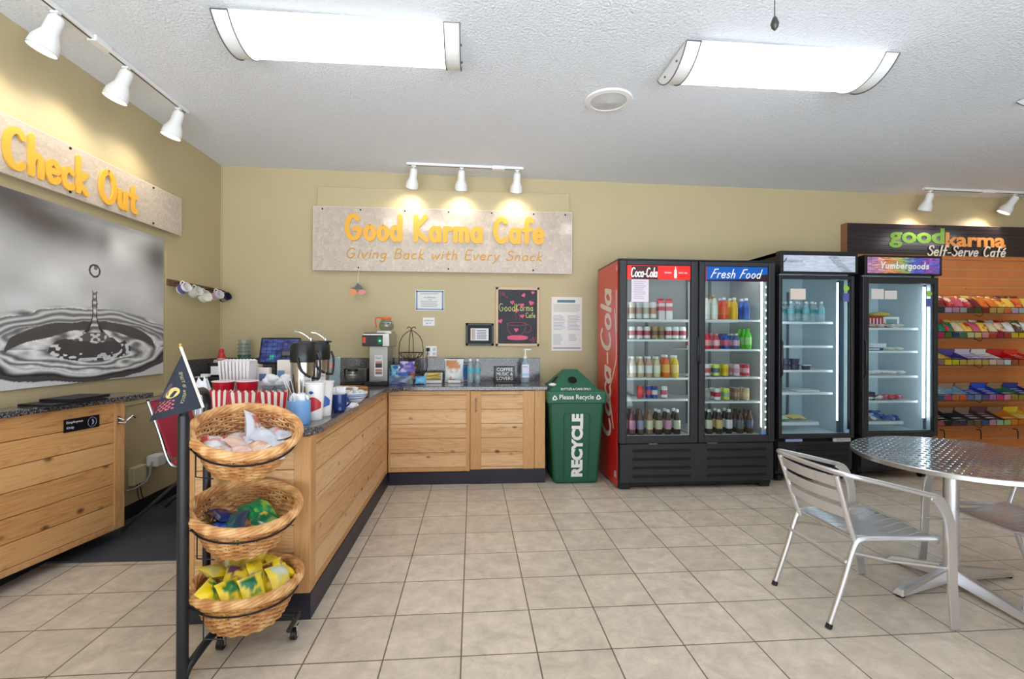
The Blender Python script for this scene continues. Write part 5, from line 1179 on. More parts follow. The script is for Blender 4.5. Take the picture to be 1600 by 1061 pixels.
for r3, ri in enumerate((2, 3, 4)):
    z = ROWZ[ri]
    for k in range(7):
        nm, c = CTR[r3][k]; xa = X0 + .03 + k * .205; w_ = .19; dz = .05
        L = lambda v, y0=4.895, y1=5.15: (z + .006) + (v - y0) / (y1 - y0) * .045
        t = thing('candy_carton', '%s open candy carton, %s from the left in the %s wire tray' % (nm, ORD[k], ROWN[ri]), 'carton', (xa + w_ / 2, 5.0, z), 0, 'candy cartons in the %s wire tray' % ROWN[ri])
        Mc = Matrix.Translation((xa, 4.90, z + .012)) @ Matrix.Rotation(.175, 4, 'X')
        mb = MB().box(0, w_, 0, .24, 0, .003, Mc).box(0, w_, 0, .003, 0, .035, Mc).box(0, w_, .237, .24, 0, .085, Mc)
        for xx in (0, w_ - .003): mb.add([(xx, 0, 0), (xx, .24, 0), (xx, .24, .085), (xx, 0, .035), (xx + .003, 0, 0), (xx + .003, .24, 0), (xx + .003, .24, .085), (xx + .003, 0, .035)], [(0, 1, 2, 3), (7, 6, 5, 4), (0, 4, 5, 1), (1, 5, 6, 2), (2, 6, 7, 3), (3, 7, 4, 0)], False, Mc)
        obj('tray', mb, cmat(c, .45), t)
        card = (170, 140, 112) if k in (2, 3, 5) and ri != 2 else tuple(min(255, v + 20) for v in c)
        obj('back_flap', MB().box(.004, w_ - .004, .232, .236, .05, .12, Mc), cmat(card, .6), t)
        nb = 4; full = (k % 3 != 2)
        for j in range(nb):
            if not full and j > 1: break
            yy = .02 + j * .05
            b = single('candy_bar', '%s candy bar, %s back in the %s carton, %s wire tray' % (nm, ORD[j], ORD[k], ROWN[ri]), 'candy bar',
                       MB().box(.008, w_ - .008, yy, yy + .042, .004 + j * .007, .030 + j * .009, Mc).m(1).box(.05, w_ - .05, yy + .006, yy + .036, .0302 + j * .009, .0308 + j * .009, Mc), [cmat(c, .3), cmat((226, 222, 214) if nm not in ('white', 'silver', 'lilac') else (150, 60, 70), .4)], 'candy bars in the %s wire tray' % ROWN[ri], bevel=.006)
t = thing('display_hook', 'row of empty black hooks low on the orange slatwall', 'hooks', (5.5, 5.16, .33))
for x in (5.10, 5.42, 5.88, 6.35): obj('hook', MB().tube([(x, 5.163, .355), (x, 5.12, .36), (x, 5.11, .33), (x, 5.11, .25)], .006, 6), WIRE, t)

# ---- recycling bin
t = thing('recycling_bin', 'dark green recycling bin with a pyramid lid and white RECYCLE lettering', 'recycling bin', (.99, 4.78, 0))
GR = mat('bin_green', (24, 88, 62), .45, bump=.06, bscale=200); GR2 = mat('lid_green', (34, 100, 74), .45)
mb = MB().taper(.43, .44, .535, .52, 0, .80, Matrix.Translation((.995, 4.775, 0))); obj('bin_body', mb, GR, t, bevel=.03, seg=4)
M = Matrix.Translation((.995, 0, 0))
rib = MB()
def bf(z): return 4.775 - (.22 + (.26 - .22) * z / .80)
for x in (-.125, .125): rib.tube([(.995 + x * .94, bf(.03) - .001, .03), (.995 + x, bf(.66) - .001, .66)], .006, 6)
rib.tube([(.87, bf(.66) - .001, .66), (.885, bf(.68) - .001, .68), (1.105, bf(.68) - .001, .68), (1.12, bf(.66) - .001, .66)], .006, 6)
obj('front_panel_edge', rib, GR, t)
obj('lid_skirt', MB().taper(.555, .56, .575, .58, .775, .895, Matrix.Translation((.99, 4.775, 0))), GR2, t, bevel=.015)
lid = MB().taper(.50, .50, .13, .12, .893, 1.09, Matrix.Translation((.975, 4.76, 0))); lo = obj('pyramid_lid', lid, GR2, t, bevel=.012)
ny = Vector((0, -.197, .19)).normalized(); pc = Vector((.965, 4.76 - .16, .99))
obj('hole', MB().lathe([(.001, 0), (.044, 0), (.048, .003)], 24, axisM(pc + ny * -.0, ny)) , mat('hole_black', (6, 8, 8), .9), lo)
obj('hole_rim', MB().tube([axisM(pc + ny * .002, ny) @ Vector((.048 * math.cos(2 * PI * k / 24), .048 * math.sin(2 * PI * k / 24), 0)) for k in range(24)], .005, 6, True), GR2, lo)
nl = Vector((-.197, 0, .185)).normalized(); pl2 = Vector((.975 - .16, 4.72, .99))
obj('hole', MB().lathe([(.001, 0), (.040, 0), (.044, .003)], 24, axisM(pl2, nl)), mat('hole_black'), lo)
Mt = frame(Vector((.985, 4.76 - .237, .912)) + ny * .003, (1, 0, 0), Vector((0, .19, .197)))
block('lid_text', 'BOTTLES & CANS ONLY', WHITE, Mt, .29, .028, lo, .001, .012)
Ms = front(.985, 4.487, .835)
block('skirt_text', 'Please Recycle', WHITE, Ms, .33, .058, t, .001, .006)
def recyc(x, z, s_):
    mb = MB()
    for k in range(3):
        a = math.radians(90 + 120 * k); b2 = math.radians(90 + 120 * (k + 1))
        p = (math.cos(a) * s_, math.sin(a) * s_); q = (math.cos(b2) * s_, math.sin(b2) * s_)
        L_ = lambda f: Vector((p[0] + (q[0] - p[0]) * f, p[1] + (q[1] - p[1]) * f, 0))
        ribbon(mb, [L_(.12), L_(.62)], s_ * .17, .001, front(x, 4.4865, z)); d_ = (L_(1) - L_(0)).normalized(); nn_ = Vector((-d_.y, d_.x, 0)); e = L_(.62)
        mb.prism([tuple((e + nn_ * s_ * .34)[:2]), tuple((e - nn_ * s_ * .34)[:2]), tuple((e + d_ * s_ * .42)[:2])], .001, front(x, 4.4865, z))
    return mb
obj('recycling_symbol', recyc(.775, .832, .028), WHITE, t); obj('recycling_symbol', recyc(1.195, .836, .028), WHITE, t)
fn = Vector((0, -(.80), -.04 * 1.0)).normalized()
Mr = frame((1.0, 4.775 - .241, .375), Vector((0, -.05 / 1.0, 1)), (-1, 0, 0))
block('side_text', 'RECYCLE', WHITE, Mr, .61, .112, t, .002, .055, 0, .002)
t = thing('paper_scrap', 'crumpled white paper lying on the left shoulder of the recycling lid', 'paper', (.74, 4.6, .89))
pp = MB(); pp.sphere((.765, 4.57, .952), .026, 8, 6, sc=(1.5, 1.2, .6)); obj('sheet', pp, PAPER, t)

# ---- basket stand
t = thing('basket_stand', 'black tubular display stand with casters holding three wicker baskets', 'stand', (-1.1, 2.2, 0))
STD = mat('stand_black', (26, 28, 34), .4)
A0 = Vector((-1.158, 2.035, 0)); B0 = Vector((-1.235, 2.355, 0))
arch = [(A0.x, A0.y, z) for z in (0.0, .3, .6, .9, 1.07)]
up = curve3([(A0.x, A0.y, 1.06), (A0.x - .005, A0.y + .02, 1.115), (A0.x - .02, A0.y + .09, 1.142), (B0.x + .02, B0.y - .07, 1.142), (B0.x, B0.y, 1.09), (B0.x, B0.y, 1.02)], 5)
obj('front_post', MB().tube(arch, .0215, 14), STD, t); obj('top_arch', MB().tube(up, .017, 10), STD, t)
obj('rear_post', MB().tube([(B0.x, B0.y, .10), (B0.x, B0.y, 1.06)], .017, 10), STD, t)
obj('base_arch', MB().tube(curve3([(A0.x + .004, A0.y - .005, .01), (A0.x + .02, A0.y + .03, .06), (-1.10, 2.20, .115), (-1.02, 2.28, .13), (-.93, 2.31, .13)], 6), .017, 10), STD, t)
obj('base_bar', MB().tube([(-1.235, 2.355, .115), (-1.0, 2.33, .115), (-.80, 2.31, .095)], .017, 10).tube([(-.80, 2.31, .10), (-.80, 2.18, .10)], .010, 8), STD, t)
obj('base_plate', MB().box(-1.09, -.83, 2.33, 2.345, .06, .11), STD, t)
for p in ((-1.108, 2.235), (-.812, 2.285)):
    c = obj('caster', MB().cyl((p[0] - .012, p[1], .026), (p[0] + .012, p[1], .026), .026, n=18), mat('caster_black', (18, 18, 20), .4), t)
    obj('fork', MB().box(p[0] - .018, p[0] - .013, p[1] - .012, p[1] + .012, .02, .068).box(p[0] + .013, p[0] + .018, p[1] - .012, p[1] + .012, .02, .068).cyl((p[0], p[1], .065), (p[0], p[1], .10), .006, n=8), CHROME, c)
BR, BB, BH = .205, .13, .168
def basket_mesh():
    w = MB(); rnd = random.Random(5)
    def rad(h): f = h / BH; return BB + (BR - BB) * (f ** .75)
    NS = 32
    for k in range(NS):                                   # stakes
        a = 2 * PI * k / NS; w.tube([((rad(h)) * math.cos(a), rad(h) * math.sin(a), h) for h in [BH * j / 6 for j in range(7)]], .0034, 5)
    rows = 15
    for j in range(rows):                                  # woven strands
        h = .006 + (BH - .012) * j / (rows - 1); n = NS * 4; ph = (j % 2) * PI
        w.tube([((rad(h) + .0062 * math.cos(NS / 2 * a + ph)) * math.cos(a), (rad(h) + .0062 * math.cos(NS / 2 * a + ph)) * math.sin(a), h + .0012 * rnd.uniform(-1, 1)) for a in [2 * PI * i / n for i in range(n)]], .0052, 5, True)
    w.lathe([(.001, .004), (BB * .98, .004)], 24).lathe([(.001, 0), (BB * 1.0, 0)], 24)
    for j in range(6): w.tube([((BB * (j + .5) / 6) * math.cos(2 * PI * i / 30), (BB * (j + .5) / 6) * math.sin(2 * PI * i / 30), .007) for i in range(30)], .004, 4, True)
    return w
def rim_mesh():
    w = MB(); n = 160; tw = 5
    for s_ in range(6):                                    # rope braid rim
        ph = 2 * PI * s_ / 6
        w.tube([((BR + .006 + .0125 * math.cos(tw * a + ph)) * math.cos(a), (BR + .006 + .0125 * math.cos(tw * a + ph)) * math.sin(a), BH + .004 + .0125 * math.sin(tw * a + ph)) for a in [2 * PI * i / n for i in range(n)]], .0080, 8, True)
    return w
def ring_mesh():
    w = MB(); r = BB + (BR - BB) * (.72 ** .75) + .0155
    w.tube([(r * math.cos(2 * PI * i / 48), r * math.sin(2 * PI * i / 48), BH * .72) for i in range(48)], .0042, 6, True); return w
bm, rm = basket_mesh(), rim_mesh()
BI = []
specs = [((-.992, 2.212, .975), (.20, -.33, 1), 'topmost wicker basket on the black stand, holding clear wrapped candies'),
         ((-.992, 2.212, .640), (.13, -.18, 1), 'middle wicker basket on the black stand, holding green wrapped snacks'),
         ((-.985, 2.212, .315), (.02, -.02, 1), 'lowest wicker basket on the black stand, filled with yellow snack bags')]
proto = None
for i, (c, nrm, lab) in enumerate(specs):
    n = Vector(nrm).normalized(); q = n.to_track_quat('Z', 'Y').to_matrix().to_4x4()
    M = Matrix.Translation(Vector(c) - n * BH) @ q; BI.append(M)
    if proto is None:
        proto = bpy.data.objects.new('wicker_basket', None); C.objects.link(proto); tag(proto, lab, 'basket', 'wicker baskets on the black stand'); WM[proto.name] = Matrix.Identity(4)
        obj('woven_body', bm, WICK, proto); obj('braided_rim', rm, WICK, proto); r = proto
    else: r = dup(proto, (0, 0, 0), (0, 0, 0), lab)
    r.matrix_world = M; r.location = M.to_translation(); r.rotation_euler = M.to_euler()
    rg = ring_mesh(); hw = MB(); hw.add(rg.v, rg.f, True, M)
    L0 = M @ Vector((-BR * .93, -.06, BH * .72)); hw.tube([L0, (A0.x + .015, A0.y + .02, L0.z + .02)], .004, 6); L1 = M @ Vector((-BR * .88, .12, BH * .72)); hw.tube([L1, (B0.x + .01, B0.y - .01, L1.z + .01)], .004, 6)
    hw.tube([L0, L0 + Vector((.0, 0, -.10)), L0 + Vector((.06, .02, -.115))], .003, 6)
    obj('basket_ring', hw, STD, t)
def inb(i, x, y, h, rx, ry, rz): return BI[i] @ LT(x, y, h, rx, ry, rz)
CLW = mat('clear_wrap', (214, 214, 220), .2, spec=.7, var=.12, vscale=60)
tops = [(-.12, .02, 'white', (228, 222, 224)), (-.09, -.06, 'pale', (224, 210, 206)), (-.03, -.04, 'peach', (222, 180, 160)), (0, .03, 'silvery', (206, 204, 212)), (.03, -.07, 'cream', (230, 200, 180)), (.08, -.02, 'grey clear', (196, 196, 206)), (.13, .03, 'small silver', (190, 190, 200)), (-.03, -.11, 'pink', (226, 196, 196)), (.1, -.09, 'frosted', (210, 208, 216))]
for i, (x, y, nm, c) in enumerate(tops):
    pillow('wrapped_candy', '%s wrapped candy with a red accent, %s in the topmost basket' % (nm, ORD[i]), 'candy', inb(0, x, y, .105 + R.random() * .02, R.uniform(-.5, .5), R.uniform(-.4, .4), R.random() * 6), .10, .13, .045, [c, [(206, 90, 80), (220, 160, 130), (200, 206, 214)][i % 3], (226, 226, 230)], 'wrapped candies in the topmost basket')
pillow('candy_pouch', 'large clear pouch of red and brown candy standing up in the topmost basket', 'pouch', inb(0, .03, .05, .145, .75, .7, .5), .10, .16, .05, [(200, 198, 206), (176, 96, 80), (222, 222, 228)])
for i in range(7):
    a = 2 * PI * i / 7 + .2; rr = .085
    pillow('wrapped_mint', 'small clear wrapped sweet lying under the larger candies in the topmost basket', 'candy', inb(0, rr * math.cos(a), rr * math.sin(a), .075, R.uniform(-.3, .3), R.uniform(-.3, .3), a), .09, .10, .05, [(214, 206, 208), (206, 150, 140)], 'small sweets at the bottom of the topmost basket')
mids = [(-.10, -.03, 'blue', (40, 80, 170), (120, 160, 210)), (-.045, -.01, 'dark teal', (30, 90, 100), (60, 70, 100)), (-.01, -.07, 'brown', (110, 70, 50), (150, 110, 80)), (.04, .04, 'green', (30, 130, 76), (60, 160, 90)), (.05, -.05, 'white and green', (226, 228, 226), (30, 110, 76)), (.085, .03, 'bright green', (36, 140, 84), (150, 200, 80)), (.09, -.045, 'deep green', (20, 110, 60), (230, 200, 80)), (-.08, .07, 'navy', (36, 50, 110), (150, 90, 60))]
for i, (x, y, nm, c, c2) in enumerate(mids):
    pillow('wrapped_snack', '%s wrapped snack, %s in the middle wicker basket' % (nm, ORD[i]), 'snack', inb(1, x, y, .085 + .02 * (i % 2), R.uniform(-.5, .5), R.uniform(-.4, .4), R.random() * 6), .10, .14, .045, [c, c2], 'wrapped snacks in the middle basket')
for i in range(6):
    a = 2 * PI * i / 6; pillow('wrapped_snack', 'green wrapped snack buried under the others in the middle basket', 'snack', inb(1, .1 * math.cos(a), .1 * math.sin(a), .05, R.uniform(-.3, .3), 0, a), .10, .13, .05, [(40, 110, 70), (70, 60, 60)], 'buried snacks in the middle basket')
YB_ = [(240, 208, 30), (232, 196, 24), (244, 216, 60)]
for i in range(7):
    a = 2 * PI * i / 7; rr = .085; pillow('yellow_snack_bag', 'yellow snack bag buried low in the lowest basket', 'snack bag', inb(2, rr * math.cos(a), rr * math.sin(a), .085, R.uniform(-.3, .3), R.uniform(-.3, .3), a), .11, .14, .06, [YB_[i % 3], (90, 140, 60)], 'buried snack bags in the lowest basket')
ys = [(-.15, -.05, .17, .9, -.2, .7, 'green lettered'), (-.10, -.09, .165, 1.0, .1, .3, 'curled'), (-.06, -.02, .19, .7, .3, -.5, 'plum banded'), (-.10, .07, .215, .5, -.2, 1.9, 'glossy'), (-.02, .08, .21, .8, .2, -.3, 'pale fronted'), (-.02, -.11, .16, 1.1, 0, .1, 'green fronted'), (.03, -.03, .185, .9, .3, .5, 'blue flashed'), (.05, .06, .21, 1.0, 0, -.2, 'tall folded'), (.09, .09, .20, .8, .3, .6, 'back leaning'), (.08, -.06, .17, 1.0, -.3, -.4, 'brown windowed'), (.13, 0, .175, .8, .2, .9, 'silver marked'), (.10, -.09, .16, .9, .1, .2, 'low lying'), (.135, -.03, .17, .6, .5, 1.2, 'outermost')]
acc = [(50, 120, 60), (50, 120, 60), (110, 70, 100), (222, 206, 120), (226, 226, 200), (30, 110, 70), (60, 80, 160), (236, 206, 50), (228, 190, 40), (112, 66, 52), (190, 200, 206), (206, 214, 190), (240, 210, 60)]
for i, (x, y, h, rx, ry, rz, nm) in enumerate(ys):
    pillow('yellow_snack_bag', '%s yellow snack bag, %s on top of the heap in the lowest basket' % (nm, ORD[i]), 'snack bag', inb(2, x, y, h, rx, ry, rz), .105, .14, .05, [YB_[i % 3], acc[i], (248, 222, 90)], 'snack bags on the lowest basket heap')

# ---- pennant flag on the stand
t = thing('pennant_flag', 'black pennant flag with a yellow disc and lettering draped from a gold tipped stick', 'flag', (-1.17, 2.0, 1.06))
tip = Vector((-1.143, 2.0, 1.319)); low = Vector((-1.064, 2.0, 1.106))
d_ = (low - tip).normalized(); tip0 = tip + Vector((-.008, 0, .03))
obj('stick', MB().tube([tip0, low], .0055, 8), mat('stick_ivory', (230, 222, 208), .4), t); obj('finial', MB().sphere(tip0 + Vector((0, 0, .005)), .008, 10, 8), mat('gold', (200, 150, 70), .3, .8), t)
FM = lambda x, z, y: Vector((x, y, z))
nv, nu = 16, 12; vs = []
def flagp(u, v):      # u 0 (fly) .. 1 (stick), v 0 top .. 1 bottom
    a = tip + (low - tip) * v; b = tip + Vector((-1.264, 2.0, 1.053)).__sub__(tip) * v
    bottom_sag = -.018 * v * math.sin(PI * u) * .0
    p = b + (a - b) * u; p.y += -.018 * math.sin(u * PI * 1.5) * v - .004; return p
mb = MB()
for off, s_ in ((0, 1), (.003, -1)):
    vs = [flagp(i / nu, j / nv) + Vector((0, off, 0)) for j in range(nv + 1) for i in range(nu + 1)]
    fs = []
    for j in range(nv):
        for i in range(nu):
            q = (j * (nu + 1) + i, (j + 1) * (nu + 1) + i, (j + 1) * (nu + 1) + i + 1, j * (nu + 1) + i + 1); fs.append(q if s_ > 0 else q[::-1])
    mb.add(vs, fs, True)
obj('cloth', mb, mat('flag_cloth', (36, 40, 56), .8), t)
def onflag(pts, name, m):
    # small printed shapes lying on the cloth; pts in (u, v)
    mb = MB()
    for P in pts: mb.add([flagp(u, v) + Vector((0, -.0016, 0)) for u, v in P], [tuple(range(len(P)))])
    obj(name, mb, m, t)
onflag([[(.38 + .20 * math.cos(a), .62 + .085 * math.sin(a)) for a in [2 * PI * k / 20 for k in range(20)]]], 'yellow_disc', cmat((206, 186, 112), .7))
onflag([[(.22 + .10 * math.cos(a) + dx, .50 + .05 * math.sin(a) + dy) for a in [2 * PI * k / 10 for k in range(10)]] for dx, dy in ((0, 0), (-.05, .06), (-.06, .12))], 'figure', cmat((86, 70, 84), .7))
onflag([[(.10 + i * .065 + a, .74 + j * .03 + b) for a, b in ((0, 0), (.05, 0), (.05, .024), (0, .024))] for i in range(6) for j in range(5) if (i + j) % 2], 'plaid_pink', cmat((206, 90, 120), .7))
onflag([[(.06 + i * .07 + a, .72 + j * .035 + b) for a, b in ((0, 0), (.05, 0), (.04, .026), (0, .03))] for i in range(5) for j in range(5) if (i + j) % 2 == 0], 'plaid_brown', cmat((150, 82, 50), .7))
# curved lettering down the stick side
def fl_text(word, u0, v0, u1, v1, bow):
    cu = []; n = len(word)
    mb = MB()
    for i, ch in enumerate(word):
        if ch == ' ': continue
        f = (i + .5) / n; u = u0 + (u1 - u0) * f + bow * math.sin(PI * f); v = v0 + (v1 - v0) * f
        p = flagp(u, v) + Vector((0, -.0018, 0)); p2 = flagp(u0 + (u1 - u0) * (f + .02) + bow * math.sin(PI * (f + .02)), v0 + (v1 - v0) * (f + .02)) + Vector((0, -.0018, 0))
        M = frame(p, (p2 - p), Vector((0, 1, 0)).cross((p2 - p)) * -1)
        yield ch, M
BL = {'A': [[(0, 0), (.3, 1), (.6, 0)], [(.12, .4), (.48, .4)]], 'M': [[(0, 0), (.05, 1), (.35, .4), (.65, 1), (.7, 0)]], 'E': [[(.5, 1), (0, 1), (0, 0), (.5, 0)], [(0, .5), (.4, .5)]], 'R': [[(0, 0), (0, 1), (.45, .95), (.45, .55), (0, .5), (.5, 0)]], 'I': [[(.2, 0), (.2, 1)]], 'C': [[(.5, .85), (.2, 1), (0, .5), (.2, 0), (.5, .15)]], 'O': [[(.3, 1), (0, .5), (.3, 0), (.6, .5), (.3, 1)]], 'F': [[(0, 0), (0, 1), (.5, 1)], [(0, .5), (.4, .5)]],
      'S': [[(.5, .85), (.2, 1), (.05, .75), (.45, .3), (.3, 0), (0, .15)]], 'P': [[(0, 0), (0, 1), (.45, .95), (.45, .55), (0, .5)]], 'T': [[(.3, 0), (.3, 1)], [(0, 1), (.6, 1)]]}
mb = MB()
for ch, M in fl_text('SPIRIT OF AMERICA', .56, .30, .62, .84, .10):
    for st in BL[ch]: ribbon(mb, [Vector(((x - .3) * .011, (y - .5) * .012, 0)) for x, y in st], .0009, .0004, M)
obj('lettering', mb, cmat((176, 164, 120), .7), t)

# ---- round table
tc = (2.775, 2.52); TZ = .735
t = thing('round_table', 'round stainless steel cafe table with a patterned top on a four foot pedestal', 'table', (tc[0], tc[1], 0))
m = mat('table_steel', (208, 210, 214), .1, 1.0); N, L = nodes(m); p = N['Principled BSDF']; tcn = N.new('ShaderNodeTexCoord')
mp = N.new('ShaderNodeMapping'); mp.inputs['Rotation'].default_value = (0, 0, .95); L.new(tcn.outputs['Object'], mp.inputs[0])
br = N.new('ShaderNodeTexBrick'); br.inputs['Scale'].default_value = 1; br.inputs['Brick Width'].default_value = .060; br.inputs['Row Height'].default_value = .036; br.inputs['Mortar Size'].default_value = .010; br.inputs['Mortar Smooth'].default_value = 1.0
L.new(mp.outputs[0], br.inputs['Vector'])
bu = N.new('ShaderNodeBump'); bu.inputs['Strength'].default_value = .7; bu.inputs['Distance'].default_value = .003; bu.invert = True; L.new(br.outputs['Fac'], bu.inputs['Height']); L.new(bu.outputs['Normal'], p.inputs['Normal'])
br.inputs['Color1'].default_value = (.92, .93, .95, 1); br.inputs['Color2'].default_value = (.78, .79, .83, 1); br.inputs['Mortar'].default_value = (.34, .34, .36, 1); L.new(br.outputs['Color'], p.inputs['Base Color'])
mr = N.new('ShaderNodeMapRange'); mr.inputs['To Min'].default_value = .06; mr.inputs['To Max'].default_value = .35; L.new(br.outputs['Fac'], mr.inputs['Value']); L.new(mr.outputs[0], p.inputs['Roughness'])
Mt = Matrix.Translation((tc[0], tc[1], 0)) @ Matrix.Rotation(math.radians(43), 4, 'Z')
obj('tabletop', MB().lathe([(.001, TZ - .004), (.57, TZ - .004), (.575, TZ)], 72, Mt, sx=1.04, sy=.94), m, t, ang=20) if False else None
obj('tabletop', MB().lathe([(.001, TZ - .012), (.585, TZ - .012), (.585, TZ - .002), (.583, TZ), (.001, TZ)], 80, Mt, sx=.965, sy=.875), m, t, ang=25)
obj('edge_band', MB().shell([(.586, TZ - .026), (.589, TZ - .024), (.589, TZ - .003), (.585, TZ + .0005)], 80, Mt, sx=.965, sy=.875), STEEL, t)
obj('pedestal', MB().lathe([(.036, .09), (.036, TZ - .012)], 24, Matrix.Translation((tc[0] - .06, tc[1], 0))), ALU, t)
obj('collar', MB().lathe([(.11, TZ - .03), (.10, TZ - .014)], 24, Matrix.Translation((tc[0] - .06, tc[1], 0))).lathe([(.05, .035), (.05, .095), (.04, .105)], 24, Matrix.Translation((tc[0] - .06, tc[1], 0))), ALU, t)
pc = Vector((tc[0] - .06, tc[1], 0))
for e in ((2.29, 2.42), (2.62, 2.83), (3.16, 2.58), (2.70, 2.05)):
    v = Vector((e[0] - pc.x, e[1] - pc.y, 0)); Lf = v.length; M = frame(pc, v, (0, 0, 1)); M = Matrix.Translation(pc) @ Matrix.Rotation(math.atan2(v.y, v.x), 4, 'Z')
    w0, w1 = .030, .038
    ft = MB().add([(.03, -w0, .03), (Lf, -w1 * .8, .010), (Lf, w1 * .8, .010), (.03, w0, .03), (.03, -w0 * .55, .105), (Lf - .02, -w1 * .4, .040), (Lf - .02, w1 * .4, .040), (.03, w0 * .55, .105)], [(0, 3, 2, 1), (4, 5, 6, 7), (0, 1, 5, 4), (1, 2, 6, 5), (2, 3, 7, 6), (3, 0, 4, 7)], False, M)
    f = obj('foot', ft, ALU, t, bevel=.006); obj('foot_pad', MB().cyl(M @ Vector((Lf - .025, 0, 0)), M @ Vector((Lf - .025, 0, .014)), .022, n=14), BLACKM, f)

# ---- slatted aluminium armchairs
def chair(name, label, loc, rot, wr=.205, wf=.295):
    t = thing(name, label, 'chair', loc, rot, 'aluminium slatted armchairs'); W0 = wm(t)
    def P(pts): return [W0 @ Vector(p) for p in pts]
    # local: x forwards (towards front legs), y sideways, seat .42
    for s_ in (-1, 1):
        rear = curve3([(.0, s_ * wr, .012), (.07, s_ * wr, .21), (.125, s_ * wr, .38), (.165, s_ * wr, .418), (.25, s_ * (wr + .005), .423), (.40, s_ * (wr + .02), .425), (.53, s_ * (wr + .045), .430)], 5)
        l = obj('rear_leg_and_seat_rail', MB().tube(P(rear), .0135, 12), ALU, t); obj('foot_cap', MB().tube(P([(-.004, s_ * wr, 0), (.004, s_ * wr, .022)]), .0148, 12), BLACKM, l)
        fl = MB(); pts = curve3([(.588, s_ * (wf - .02), .004), (.565, s_ * (wf - .012), .20), (.545, s_ * wf, .42), (.53, s_ * wf, .54), (.485, s_ * wf, .625), (.44, s_ * wf, .648)], 5)
        # flat wide bar leg
        vs = []; 
        for i, q in enumerate(pts):
            tt = (pts[min(i + 1, len(pts) - 1)] - pts[max(0, i - 1)]).normalized(); sd = Vector((tt.z, 0, -tt.x)) * (.024 if i < len(pts) - 6 else .024 - .010 * (i - len(pts) + 6) / 5)
            for a, b in ((-1, -1), (1, -1), (1, 1), (-1, 1)): vs.append(W0 @ (q + sd * a + Vector((0, b * .006, 0))))
        fs = [(0, 1, 2, 3), tuple(len(vs) - 4 + k for k in (3, 2, 1, 0))]
        for i in range(len(pts) - 1):
            for k in range(4): k2 = (k + 1) % 4; fs.append((4 * i + k, 4 * (i + 1) + k, 4 * (i + 1) + k2, 4 * i + k2))
        fl.add(vs, fs, True); obj('front_leg', fl, ALU, t, ang=30, bevel=.002)
        obj('backrest_upright', MB().tube(P(curve3([(.145, s_ * (wr - .01), .395), (.10, s_ * (wr - .005), .52), (.055, s_ * (wr + .002), .66), (.03, s_ * (wr + .004), .735)], 4)), .0125, 10), ALU, t)
    arm = curve3([(.46, -wf, .650), (.30, -wf + .01, .690), (.14, -wf + .02, .728), (.06, -wf + .035, .745), (.02, -wr + .02, .752), (.012, -.10, .752), (.010, 0, .752), (.012, .10, .752), (.02, wr - .02, .752), (.06, wf - .035, .745), (.14, wf - .02, .728), (.30, wf - .01, .690), (.46, wf, .650)], 5)
    obj('arm_rail', MB().tube(P(arm), .0125, 10), ALU, t)
    for i, z in enumerate((.70, .625, .545)):
        x = .10 - (z - .52) * .33 + .0; n = 10; vs = []; hh = .052 if i < 2 else .050
        for k in range(n + 1):
            y = -wr + .004 + (2 * wr - .008) * k / n; bow = -.028 * math.cos(PI * (k / n - .5))
            for a, b in ((-hh / 2, -.004), (hh / 2, -.004), (hh / 2, .004), (-hh / 2, .004)): vs.append(W0 @ Vector((x + bow - a * .3 + b, y, z + a)))
        fs = [(0, 1, 2, 3), tuple(len(vs) - 4 + k for k in (3, 2, 1, 0))]
        for k in range(n):
            for j in range(4): j2 = (j + 1) % 4; fs.append((4 * k + j, 4 * (k + 1) + j, 4 * (k + 1) + j2, 4 * k + j2))
        obj('back_slat', MB().add(vs, fs, True), ALU, t, ang=30)
    for i in range(7):
        yc = -wr + .01 + (2 * wr - .02) * (i + .5) / 7; fan = (yc / wr) * .02; hw = .0245; n = 12; vs = []
        for k in range(n + 1):
            f = k / n; x = .135 + .42 * f; z = .428 + .012 * math.sin(f * PI * 2 + .4) - .022 * math.sin(f * PI) + (0 if f < .9 else -.012 * (f - .9) * 10)
            for a, b in ((-hw, 0), (hw, 0), (hw, .004), (-hw, .004)): vs.append(W0 @ Vector((x, yc + fan * f + a * (1 + .12 * f), z + b)))
        fs = [(0, 3, 2, 1), tuple(len(vs) - 4 + k for k in (0, 1, 2, 3))]
        for k in range(n):
            for j in range(4): j2 = (j + 1) % 4; fs.append((4 * k + j, 4 * k + j2, 4 * (k + 1) + j2, 4 * (k + 1) + j))
        obj('seat_slat', MB().add(vs, fs, True), ALU, t, ang=30)
    objs('seat_crossbar', MB().tube(P([(.165, -wr, .408), (.165, wr, .408)]), .009, 8).tube(P([(.52, -wr - .05, .412), (.52, wr + .05, .412)]), .009, 8), ALU, t)
    obj('stretcher', MB().tube(P([(.085, -wr, .315), (.085, wr, .315)]), .0075, 8), ALU, t)
    for s_ in (-1, 1): obj('stretcher', MB().tube(P([(.11, s_ * (wr - .005), .36), (.30, s_ * (wr + .02), .32), (.555, s_ * (wf - .012), .30)]), .007, 8), ALU, t)
    return t
chair('slatted_armchair', 'silver slatted aluminium armchair left of the round table, back to the counter', (1.712, 2.385, 0), math.radians(.5))
chair('slatted_armchair', 'silver slatted aluminium armchair on the far right side of the round table', (3.37, 2.455, 0), math.radians(180 - 3), .205, .315).scale = (1, 1, .93)
# ================================================================== things on the worktop
T = TOP + .0005
def cyl_thing(name, label, cat, x, y, z, prof, m, n=24, group=None):
    return single(name, label, cat, MB().lathe(prof, n, Matrix.Translation((x, y, z))), m, group)
